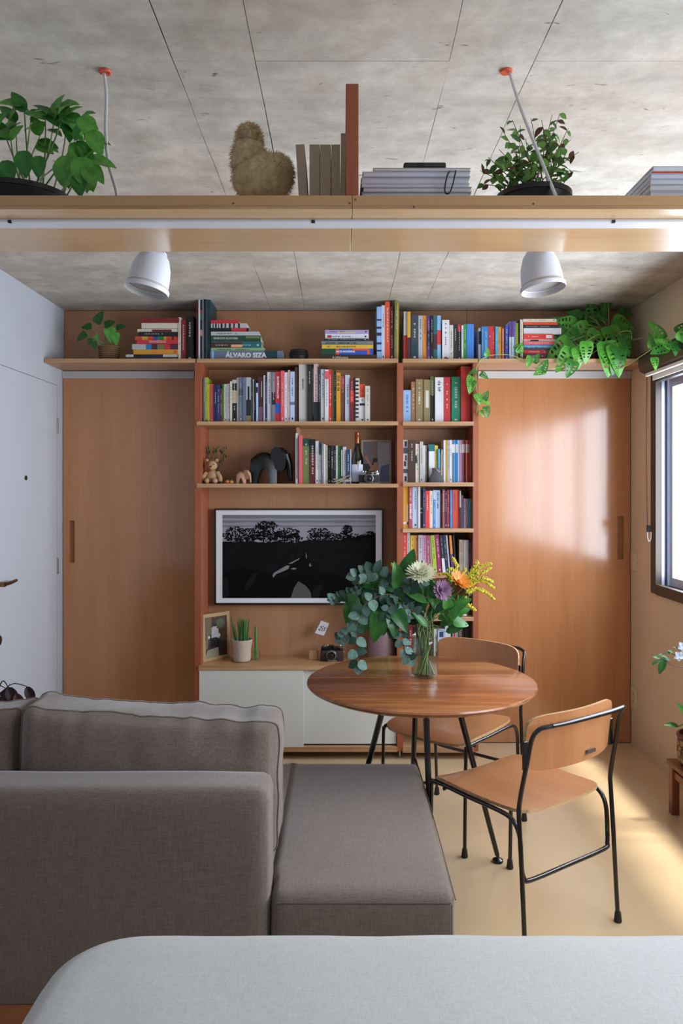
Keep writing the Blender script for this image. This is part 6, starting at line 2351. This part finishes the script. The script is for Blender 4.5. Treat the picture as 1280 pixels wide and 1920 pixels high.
# mauve pot with heart leaves beside the upright
d = 4.31
c = Vector((xof(716, d), d, ZCAB + 0.0002))
mp_ = thing('mauve_pot', 'rounded mauve ceramic pot with heart-shaped leaves on the low cabinet', 'potted plant', c)
part('ceramic_pot', MB().lathe([(0, 0), (20 * kx, 0), (25 * kx, 4 * kx), (26 * kx, 14 * kx), (25.5 * kx, 40 * kx), (23 * kx, 62 * kx), (20 * kx, 70 * kx), (18.5 * kx, 70 * kx), (19 * kx, 60 * kx), (0, 56 * kx)], c, 36), pmat('mauve_glaze', '8d7478', rough=0.3, coat=0.2), mp_, smooth=True)
part('soil', MB().lathe([(0, 56.2 * kx), (19.2 * kx, 57 * kx), (0, 60 * kx)], c, 20), M_SOIL, mp_)
rp = random.Random(5)
for (lx, ly, an, L) in ((700, 1150, 235, 40), (735, 1150, -80, 46), (690, 1140, 200, 40), (720, 1130, 100, 36), (705, 1125, 140, 36), (740, 1140, -40, 34), (722, 1150, -95, 40)):
    e = P(lx, ly, d - 0.08)
    e.z = max(e.z, c.z + 60 * kx)
    part('stem', MB().tube([c + Vector((0, 0, 58 * kx)), c.lerp(e, 0.4) + Vector((0, 0, 0.14)), e], 0.002, 6, smooth=4), M_STEMG, mp_)
    put_leaf(mp_, ME_HEART[lx % 2], e, img_dir(an, 0.3), (0, -1, 0.4), L * d / F)

# ---------------------------------------------------------------- dark-leaved plant behind the sofa
d = 3.25
c = Vector((xof(-40, d) + 0.02, d, 0))
dk = thing('dark_leaved_plant', 'dark purple-leaved plant behind the left sofa cushion', 'potted plant', c)
pot(dk, c, 0.09, 0.12, 0.24, M_POTB)
for k, (lx, ly, an, L) in enumerate(((15, 1288, -62, 42), (50, 1287, -65, 36), (2, 1305, -100, 44), (10, 1290, -80, 40), (-20, 1300, -110, 40), (40, 1320, 190, 20), (22, 1330, 10, 30), (-10, 1285, 200, 44), (30, 1300, -70, 40), (-30, 1320, -60, 40))):
    e = P(lx, ly, d + (0.03 if k % 2 else -0.03))
    part('stem', MB().tube([c + Vector((0.01 * (k - 4), 0, 0.22)), Vector((c.x + (e.x - c.x) * 0.35, d, 0.55)), Vector(((c.x + 2 * e.x) / 3, d, e.z + 0.015)), e], [0.004, 0.0035, 0.0025, 0.002], 6, smooth=4), pmat('dark_stem', '1f1718', rough=0.6), dk)
    put_leaf(dk, ME_CAL[k % 3 == 2], e, img_dir(an, 0.1), (0.3, -1, 0.2), L * d / F, wide=1.15)

# ---------------------------------------------------------------- plants on a stool by the right wall
sx_, sy_ = 1.575, 3.42
so = thing('plant_stool', 'small reddish wooden stool holding a plant by the right wall', 'stool', (sx_, sy_, 0))
M_ST = wood('stool_wood', '7d4630', '96583c', 'Z', rough=0.45, scale=12)
zt_ = zof(1432, 3.45)
part('stool_top', MB().bbox(sx_ - 0.098, sx_ + 0.096, sy_ - 0.10, sy_ + 0.10, zt_ - 0.022, zt_, 0.002, 1), M_ST, so)
for ax in (-1, 1):
    for ay in (-1, 1):
        part('leg', MB().bbox(sx_ + ax * 0.072 - 0.017, sx_ + ax * 0.072 + 0.017, sy_ + ay * 0.075 - 0.017, sy_ + ay * 0.075 + 0.017, 0, zt_ - 0.0222, 0.002, 1), M_ST, so)
    part('rail', MB().box(sx_ + ax * 0.072 - 0.008, sx_ + ax * 0.072 + 0.008, sy_ - 0.0575, sy_ + 0.0575, zt_ - 0.075, zt_ - 0.045), M_ST, so)
part('rail', MB().box(sx_ - 0.0545, sx_ + 0.0545, sy_ + 0.067, sy_ + 0.083, zt_ - 0.075, zt_ - 0.045), M_ST, so)
c = Vector((sx_ + 0.003, sy_, zt_ + 0.0002))
cp = thing('patterned_pot', 'brown patterned clay pot with a broad leaf on the stool', 'potted plant', c)


def carved():
    m = bpy.data.materials.new('carved_clay')
    m.use_nodes = True
    nt = m.node_tree
    b = nt.nodes['Principled BSDF']
    tc = nt.nodes.new('ShaderNodeTexCoord')
    v = nt.nodes.new('ShaderNodeTexVoronoi')
    v.feature = 'DISTANCE_TO_EDGE'
    v.inputs['Scale'].default_value = 42
    nt.links.new(tc.outputs['Object'], v.inputs['Vector'])
    r = nt.nodes.new('ShaderNodeValToRGB')
    r.color_ramp.elements[0].position = 0.05
    r.color_ramp.elements[1].position = 0.22
    r.color_ramp.elements[0].color = lin('4a2a1c')
    r.color_ramp.elements[1].color = lin('a98a62')
    nt.links.new(v.outputs['Distance'], r.inputs['Fac'])
    nt.links.new(r.outputs['Color'], b.inputs['Base Color'])
    b.inputs['Roughness'].default_value = 0.6
    bp = nt.nodes.new('ShaderNodeBump')
    bp.inputs['Strength'].default_value = 0.6
    bp.inputs['Distance'].default_value = 0.003
    nt.links.new(v.outputs['Distance'], bp.inputs['Height'])
    nt.links.new(bp.outputs['Normal'], b.inputs['Normal'])
    return m


hp = zof(1376, 3.42) - zt_
part('clay_pot', MB().lathe([(0, 0), (0.072, 0), (0.084, 0.02), (0.090, hp * 0.5), (0.086, hp - 0.02), (0, hp - 0.02)], c, 36), carved(), cp, smooth=True)
part('pot_rim', MB().lathe([(0.084, hp - 0.0195), (0.089, hp - 0.018), (0.091, hp - 0.006), (0.086, hp), (0.080, hp - 0.002), (0.078, hp - 0.018), (0.084, hp - 0.0195)], c, 36), pmat('rim_red', '5e2620', rough=0.35), cp, smooth=True)
part('soil', MB().lathe([(0, hp - 0.0198), (0.077, hp - 0.018), (0, hp - 0.012)], c, 20), M_SOIL, cp)
rp = random.Random(12)
for k, (lx, ly, an, L) in enumerate(((1272, 1362, 165, 30), (1290, 1350, 120, 40), (1300, 1352, 60, 40), (1310, 1360, 10, 40))):
    e = P(lx, ly, 3.40)
    part('stem', MB().tube([c + Vector((0, 0, hp - 0.015)), c.lerp(e, 0.5) + Vector((0, 0, hp * 0.7)), e], 0.003, 6, smooth=3), M_STEMG, cp)
    put_leaf(cp, ME_LANCE[k % 2], e, img_dir(an, 0.2), (0, -0.7, 0.8), L * 3.4 / F, wide=1.2)
# taller airy plant: stems bending out over the stool
c2 = Vector((1.55, 3.12, 0))
tp = thing('airy_plant', 'airy plant with serrated leaves and pale blooms at the right edge', 'potted plant', c2)
pot(tp, c2, 0.075, 0.10, 0.20, pmat('terracotta', '9a5a3c', rough=0.8))
for k, (pts, lv) in enumerate((([(1300, 1255), (1268, 1250), (1245, 1236), (1225, 1240)], [(1245, 1232, 250, 34), (1240, 1236, 200, 16), (1232, 1238, 215, 14), (1250, 1232, 160, 14), (1256, 1236, 170, 16), (1236, 1234, 165, 14)]), ([(1300, 1240), (1275, 1232), (1256, 1222), (1240, 1228)], [(1262, 1224, 150, 12), (1256, 1224, 180, 12), (1242, 1227, 190, 12)]), ([(1305, 1235), (1285, 1222), (1268, 1214)], [(1270, 1216, 150, 10)]))):
    dd = 3.15
    path = [c2 + Vector((0.01 * k, 0, 0.18)), Vector((1.60, 3.14, 0.5)), Vector((1.585, 3.15, zof(pts[0][1], dd) - 0.02))] + [P(x, y, dd) for x, y in pts[1:]]
    part('stem', MB().tube(path, 0.0022, 6, smooth=5), M_STEMB, tp)
    for q, (lx, ly, an, L) in enumerate(lv):
        put_leaf(tp, ME_LANCE[(q + k) % 2], P(lx, ly, dd), img_dir(an, 0.2), (0, -0.8, 0.6), L * dd / F, wide=1.3)
M_PALE = leaf_mat('pale_bloom', 'a9b8c9', 'c9d3de', 0.4)
ME_PET = leaf_mesh('petal', M_PALE, oval(0.45), 0.2, 0.25, nu=5, nv=2)
for (lx, ly) in ((1272, 1230), (1279, 1212)):
    for q in range(5):
        put_leaf(tp, ME_PET, P(lx, ly, 3.14), img_dir(q * 72 + 200, 0.3), (0, -1, 0.3), 10 * 3.14 / F, 'petal')

# ---------------------------------------------------------------- glass vase and flowers on the table
VD = 3.085
vc = Vector((xof(796, VD), VD, TZ + 0.0003))
vs_ = thing('glass_vase', 'clear glass jar vase holding the bouquet on the round table', 'vase', vc)
kv = VD / F
r_ = 25.5 * kv
hv = 0.163
part('glass_wall', MB().lathe([(0, 0), (r_ - 0.004, 0), (r_, 0.005), (r_, hv - 0.03), (r_ - 0.003, hv - 0.018), (r_ - 0.004, hv - 0.010), (r_ - 0.001, hv), (r_ - 0.004, hv), (r_ - 0.0075, hv - 0.012), (r_ - 0.0035, hv - 0.03), (r_ - 0.0035, 0.010), (0, 0.008)], vc, 40), M_VASE, vs_, smooth=True)
part('water', MB().lathe([(0, 0.0085), (r_ - 0.0037, 0.0105), (r_ - 0.0037, 0.095), (0, 0.095)], vc, 40), glass_mat('water', (0.90, 0.95, 0.88, 1), 0.03, 0.2), vs_, smooth=True)


def BQ(x, y, od=0.0):
    return P(x, y, VD + od)


rb = random.Random(41)


def in_vase(k):
    a = 2.4 * k
    return vc + Vector((0.038 * math.cos(a), 0.038 * math.sin(a), 0.014)), vc + Vector((0.030 * math.cos(a + 2.7), 0.030 * math.sin(a + 2.7), 0.158))


def branch(name, label, cat, k, path, r=(0.0028, 0.0012), mat=None, group=None):
    b0, b1 = in_vase(k)
    t = thing(name, label, cat, vc + Vector((0, 0, 0.014)), group)
    pts = [b0, b1] + [BQ(*p) for p in path]
    n = len(pts)
    part('stem', MB().tube(pts, [r[0] + (r[1] - r[0]) * i / (n - 1) for i in range(n)], 7, smooth=6), mat or M_STEMG, t, smooth=True)
    sp_, _ = spline(pts, [0] * n, 12)
    return t, sp_


GE = 'eucalyptus branches in the bouquet'
euc = [
    ('silvery eucalyptus branch hanging lowest, over the table edge', [(775, 1150, -.03), (735, 1115, -.06), (690, 1128, -.10), (672, 1160, -.12), (668, 1205, -.13), (671, 1246, -.13)], 1.0),
    ('eucalyptus branch drooping towards the black camera', [(770, 1140, 0), (725, 1125, -.02), (690, 1150, -.03), (662, 1180, -.04), (640, 1196, -.04)], 0.8),
    ('eucalyptus branch reaching furthest left over the screen', [(770, 1140, .02), (730, 1105, 0), (690, 1100, 0), (655, 1112, 0), (624, 1122, 0)], 0.62),
    ('eucalyptus branch with broad leaves rising in front of the screen', [(770, 1140, .02), (735, 1100, 0), (715, 1080, -.02), (695, 1072, -.04), (668, 1078, -.05)], 1.05),
    ('eucalyptus branch hanging against the left of the vase', [(778, 1150, -.06), (762, 1140, -.08), (752, 1165, -.10), (754, 1205, -.10), (768, 1236, -.09)], 0.85),
    ('eucalyptus branch filling the middle of the bouquet', [(782, 1150, -.02), (768, 1110, -.06), (770, 1085, -.08), (790, 1090, -.10)], 0.8),
    ('dark eucalyptus branch low behind the purple flower', [(785, 1150, .03), (760, 1130, .03), (735, 1105, .02), (705, 1095, .01), (690, 1110, .0)], 0.9),
    ('dark eucalyptus branch crowding the left of the vase mouth', [(785, 1160, -.02), (765, 1150, -.05), (735, 1140, -.06), (715, 1125, -.06), (700, 1130, -.07)], 0.85),
    ('dark eucalyptus branch bending down before the vase mouth', [(780, 1150, -.04), (745, 1130, -.09), (725, 1150, -.11), (738, 1185, -.10)], 0.75),
]
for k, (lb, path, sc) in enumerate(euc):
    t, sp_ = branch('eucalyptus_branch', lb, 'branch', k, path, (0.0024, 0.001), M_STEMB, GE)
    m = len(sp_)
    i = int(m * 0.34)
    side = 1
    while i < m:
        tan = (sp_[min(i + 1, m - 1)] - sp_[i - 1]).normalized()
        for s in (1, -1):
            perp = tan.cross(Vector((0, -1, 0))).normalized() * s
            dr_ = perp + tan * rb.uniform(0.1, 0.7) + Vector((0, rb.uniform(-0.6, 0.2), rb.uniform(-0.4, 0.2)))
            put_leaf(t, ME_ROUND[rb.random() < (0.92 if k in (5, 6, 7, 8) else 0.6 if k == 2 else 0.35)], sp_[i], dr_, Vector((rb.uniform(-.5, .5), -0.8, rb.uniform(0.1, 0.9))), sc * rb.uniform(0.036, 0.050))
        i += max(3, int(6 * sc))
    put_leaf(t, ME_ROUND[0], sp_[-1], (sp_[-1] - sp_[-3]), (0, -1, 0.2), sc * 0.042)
GL = 'broad-leaved sprigs in the bouquet'
fol = [
    ('sprig of broad dark leaves at the left of the bouquet', [(770, 1140, .02), (720, 1110, .0), (680, 1100, 0)], [(660, 1130, -100), (690, 1090, 60), (676, 1110, 200), (668, 1118, 240), (700, 1100, 120), (690, 1108, -110)], 46),
    ('sprig of broad dark leaves drooping in front of the mauve pot', [(775, 1150, .0), (735, 1140, -.05), (712, 1150, -.07)], [(715, 1150, 250), (735, 1152, -80), (742, 1145, -60), (700, 1150, 230), (718, 1140, 150)], 50),
    ('sprig of big dark leaves at the top of the bouquet', [(785, 1150, .0), (765, 1100, -.02), (755, 1080, -.02)], [(750, 1100, 100), (765, 1095, 60), (740, 1100, 150), (758, 1110, -90), (775, 1105, 20), (745, 1115, 230), (770, 1120, -60), (760, 1085, 80)], 52),
    ('sprig of narrow green leaves above the vase mouth', [(800, 1150, -.02), (815, 1130, -.03), (820, 1110, -.03)], [(800, 1175, 130), (805, 1165, 80), (815, 1150, 50), (820, 1160, 20), (825, 1175, 45), (812, 1140, 100), (822, 1130, 60), (830, 1150, 70), (835, 1185, 25), (840, 1165, 60), (795, 1150, 110), (810, 1120, 100), (800, 1130, 150)], 44),
    ('sprig of bright green leaves beneath the purple flower', [(805, 1150, -.04), (830, 1150, -.05), (845, 1130, -.05)], [(835, 1155, 60), (840, 1140, 100), (828, 1145, 130), (845, 1150, 20), (850, 1165, -10), (838, 1170, 40), (855, 1140, 40)], 36),
    ('sprig of leaves tucked behind the white flower', [(795, 1150, .05), (790, 1110, .06), (785, 1085, .05)], [(780, 1100, 150), (790, 1095, 80), (795, 1105, 30), (785, 1115, 200), (800, 1120, 60), (775, 1110, 120), (792, 1120, -100)], 40),
]
for k, (lb, path, lv, L) in enumerate(fol):
    t, sp_ = branch('foliage_sprig', lb, 'foliage', k + 11, path, (0.0026, 0.0014), None, GL)
    lance = k in (3,)
    for q, (lx, ly, an) in enumerate(lv):
        od = path[-1][2] + rb.uniform(-.04, .03)
        e = BQ(lx, ly, od)
        near = min(sp_[len(sp_) // 3:], key=lambda p: (p - e).length)
        part('petiole', MB().tube([near, near.lerp(e, 0.5) + Vector((0, 0, 0.006)), e], 0.0012, 5), M_STEMG, t)
        put_leaf(t, (ME_LANCE if lance else ME_HEART)[1 if k in (4,) else (q % 3 == 0)], e, img_dir(an, rb.uniform(-.1, .5)), Vector((rb.uniform(-.4, .4), -0.9, rb.uniform(0.1, 0.7))), L * kv * rb.uniform(0.85, 1.1), wide=1.15 if lance else 0.95)

# goldenrod sprays
M_YEL = [pmat('goldenrod_yellow', 'd6c238', rough=0.8), pmat('goldenrod_lime', 'aab040', rough=0.8)]
GG = 'goldenrod sprays in the bouquet'
gold = [
    ('goldenrod spray at the upper right reaching over the books', [(815, 1150, .02), (865, 1105, .04), (890, 1075, .05)], [[(880, 1085), (900, 1065), (920, 1058)], [(875, 1085), (888, 1066), (895, 1056)], [(885, 1080), (905, 1075), (918, 1066)]]),
    ('goldenrod spray pointing right in two plumes', [(815, 1155, 0), (860, 1120, 0), (880, 1100, 0)], [[(880, 1100), (900, 1090), (925, 1103)], [(880, 1092), (905, 1086), (922, 1092)]]),
    ('lowest goldenrod spray arching to the right', [(815, 1160, -.02), (860, 1130, -.02), (885, 1112, -.02)], [[(880, 1110), (903, 1108), (925, 1124)], [(876, 1112), (892, 1106), (905, 1110)], [(870, 1130), (880, 1138), (890, 1145)]]),
    ('goldenrod spray beside the orange flower', [(808, 1150, .02), (840, 1110, .03), (848, 1085, .03)], [[(846, 1090), (838, 1078), (824, 1078)], [(850, 1085), (856, 1065), (849, 1048)], [(852, 1090), (866, 1078), (872, 1068)], [(845, 1085), (850, 1072), (842, 1068)]]),
    ('goldenrod spray behind the white flower at the left', [(795, 1150, .06), (760, 1100, .07), (745, 1080, .07)], [[(748, 1085), (742, 1068), (735, 1060)], [(752, 1082), (758, 1070), (768, 1064)], [(770, 1090), (775, 1075), (766, 1070)]]),
]
for k, (lb, path, pls) in enumerate(gold):
    t, sp_ = branch('goldenrod_spray', lb, 'flower', k + 19, path, (0.0022, 0.0012), None, GG)
    od = path[-1][2]
    for pl_ in pls:
        pp_, _ = spline([sp_[-1]] + [BQ(x, y, od + rb.uniform(-.01, .01)) for x, y in pl_], [0] * 4, 9)
        stp = part('plume_stem', MB().tube(pp_, 0.0009, 5), M_STEMG, t)
        fl = MB()
        for i in range(6, len(pp_)):
            wdt = 0.0115 * (1 - 0.6 * (i / len(pp_)))
            for q in range(14):
                fl.mi = 0 if rb.random() < 0.72 else 1
                fl.ell(pp_[i] + Vector((rb.gauss(0, .5) * wdt, rb.gauss(0, .5) * wdt, abs(rb.gauss(0, .6)) * wdt)), (0.0027, 0.0027, 0.0030), 5, 4)
        part('florets', fl, M_YEL, stp, kind='stuff')
    for q in range(5):
        i = int(len(sp_) * rb.uniform(0.55, 0.95))
        put_leaf(t, ME_LANCE[1], sp_[i], img_dir(rb.uniform(0, 180), 0.3), (0, -1, 0.3), 0.035)


# flower heads
def flower(name, label, k, path, face, rings, cmat_, size, pmat_, width=0.2, cen=0.2):
    t, sp_ = branch(name, label, 'flower', k, path, (0.0026, 0.0018))
    c_ = sp_[-1]
    f = Vector(face).normalized()
    me = leaf_mesh('petal', pmat_, oval(width), 0.25, -0.25, nu=6, nv=1)
    u = f.orthogonal().normalized()
    v = f.cross(u)
    for ri, (cnt, L, lift) in enumerate(rings):
        for q in range(cnt):
            a = 2 * math.pi * (q + 0.5 * (ri % 2)) / cnt + rb.uniform(-.06, .06)
            dr_ = u * math.cos(a) + v * math.sin(a) + f * (lift + rb.uniform(-.08, .08))
            put_leaf(t, me, c_ + f * 0.001 * ri + (u * math.cos(a) + v * math.sin(a)) * size * 0.06, dr_, f - (u * math.cos(a) + v * math.sin(a)) * lift, size * L * rb.uniform(0.92, 1.06), 'petal')
    part('flower_centre', MB().ell(c_ + f * size * 0.05, (size * cen, size * cen, size * cen), 12, 8), cmat_, t, smooth='all')
    part('calyx', MB().ell(c_ - f * size * 0.08, (size * 0.22, size * 0.22, size * 0.16), 10, 6), M_STEMG, t, smooth='all')
    return t


LP_O = leaf_mat('orange_petal', 'd9801f', 'e8a23a', 0.5)
LP_P = leaf_mat('lilac_petal', '9f7a9c', 'c09cbc', 0.6)
LP_W = leaf_mat('cream_petal', 'd8d8b8', 'ecebd8', 0.6)
flower('orange_gerbera', 'bright orange daisy flower at the right of the bouquet', 24, [(815, 1150, -.03), (842, 1110, -.05), (860, 1092, -.06)], (0.45, -0.55, 0.75), ((22, 1.0, 0.15), (18, 0.8, 0.35)), pmat('orange_centre', 'b5651a', rough=0.8), 0.052, LP_O, 0.14)
flower('lilac_chrysanthemum', 'lilac chrysanthemum in the middle of the bouquet', 25, [(808, 1150, -.05), (822, 1125, -.07), (828, 1107, -.08)], (0.35, -0.9, 0.35), ((26, 1.0, 0.05), (24, 0.88, 0.35), (20, 0.7, 0.75), (14, 0.5, 1.4)), pmat('lilac_centre', '8a6288', rough=0.8), 0.042, LP_P, 0.15, 0.16)
flower('cream_chrysanthemum', 'cream white chrysanthemum at the top of the bouquet', 26, [(795, 1150, .0), (792, 1110, -.06), (789, 1077, -.10)], (-0.05, -0.5, 0.88), ((26, 1.0, -0.1), (24, 0.95, 0.25), (20, 0.8, 0.6), (14, 0.6, 1.2)), pmat('cream_centre', 'bdb868', rough=0.8), 0.060, LP_W, 0.13, 0.16)
flower('orange_bud', 'small half-hidden orange flower at the left of the bouquet', 27, [(770, 1140, .02), (715, 1105, .0), (675, 1088, -.03)], (-0.3, -0.9, 0.2), ((14, 1.0, 0.4),), pmat('orange_centre', ''), 0.022, LP_O, 0.2)
flower('orange_bud', 'small orange flower peeping above the eucalyptus at the top left', 28, [(770, 1140, .04), (720, 1100, .02), (688, 1070, .0)], (0, -0.6, 0.8), ((14, 1.0, 0.3),), pmat('orange_centre', ''), 0.020, LP_O, 0.2)
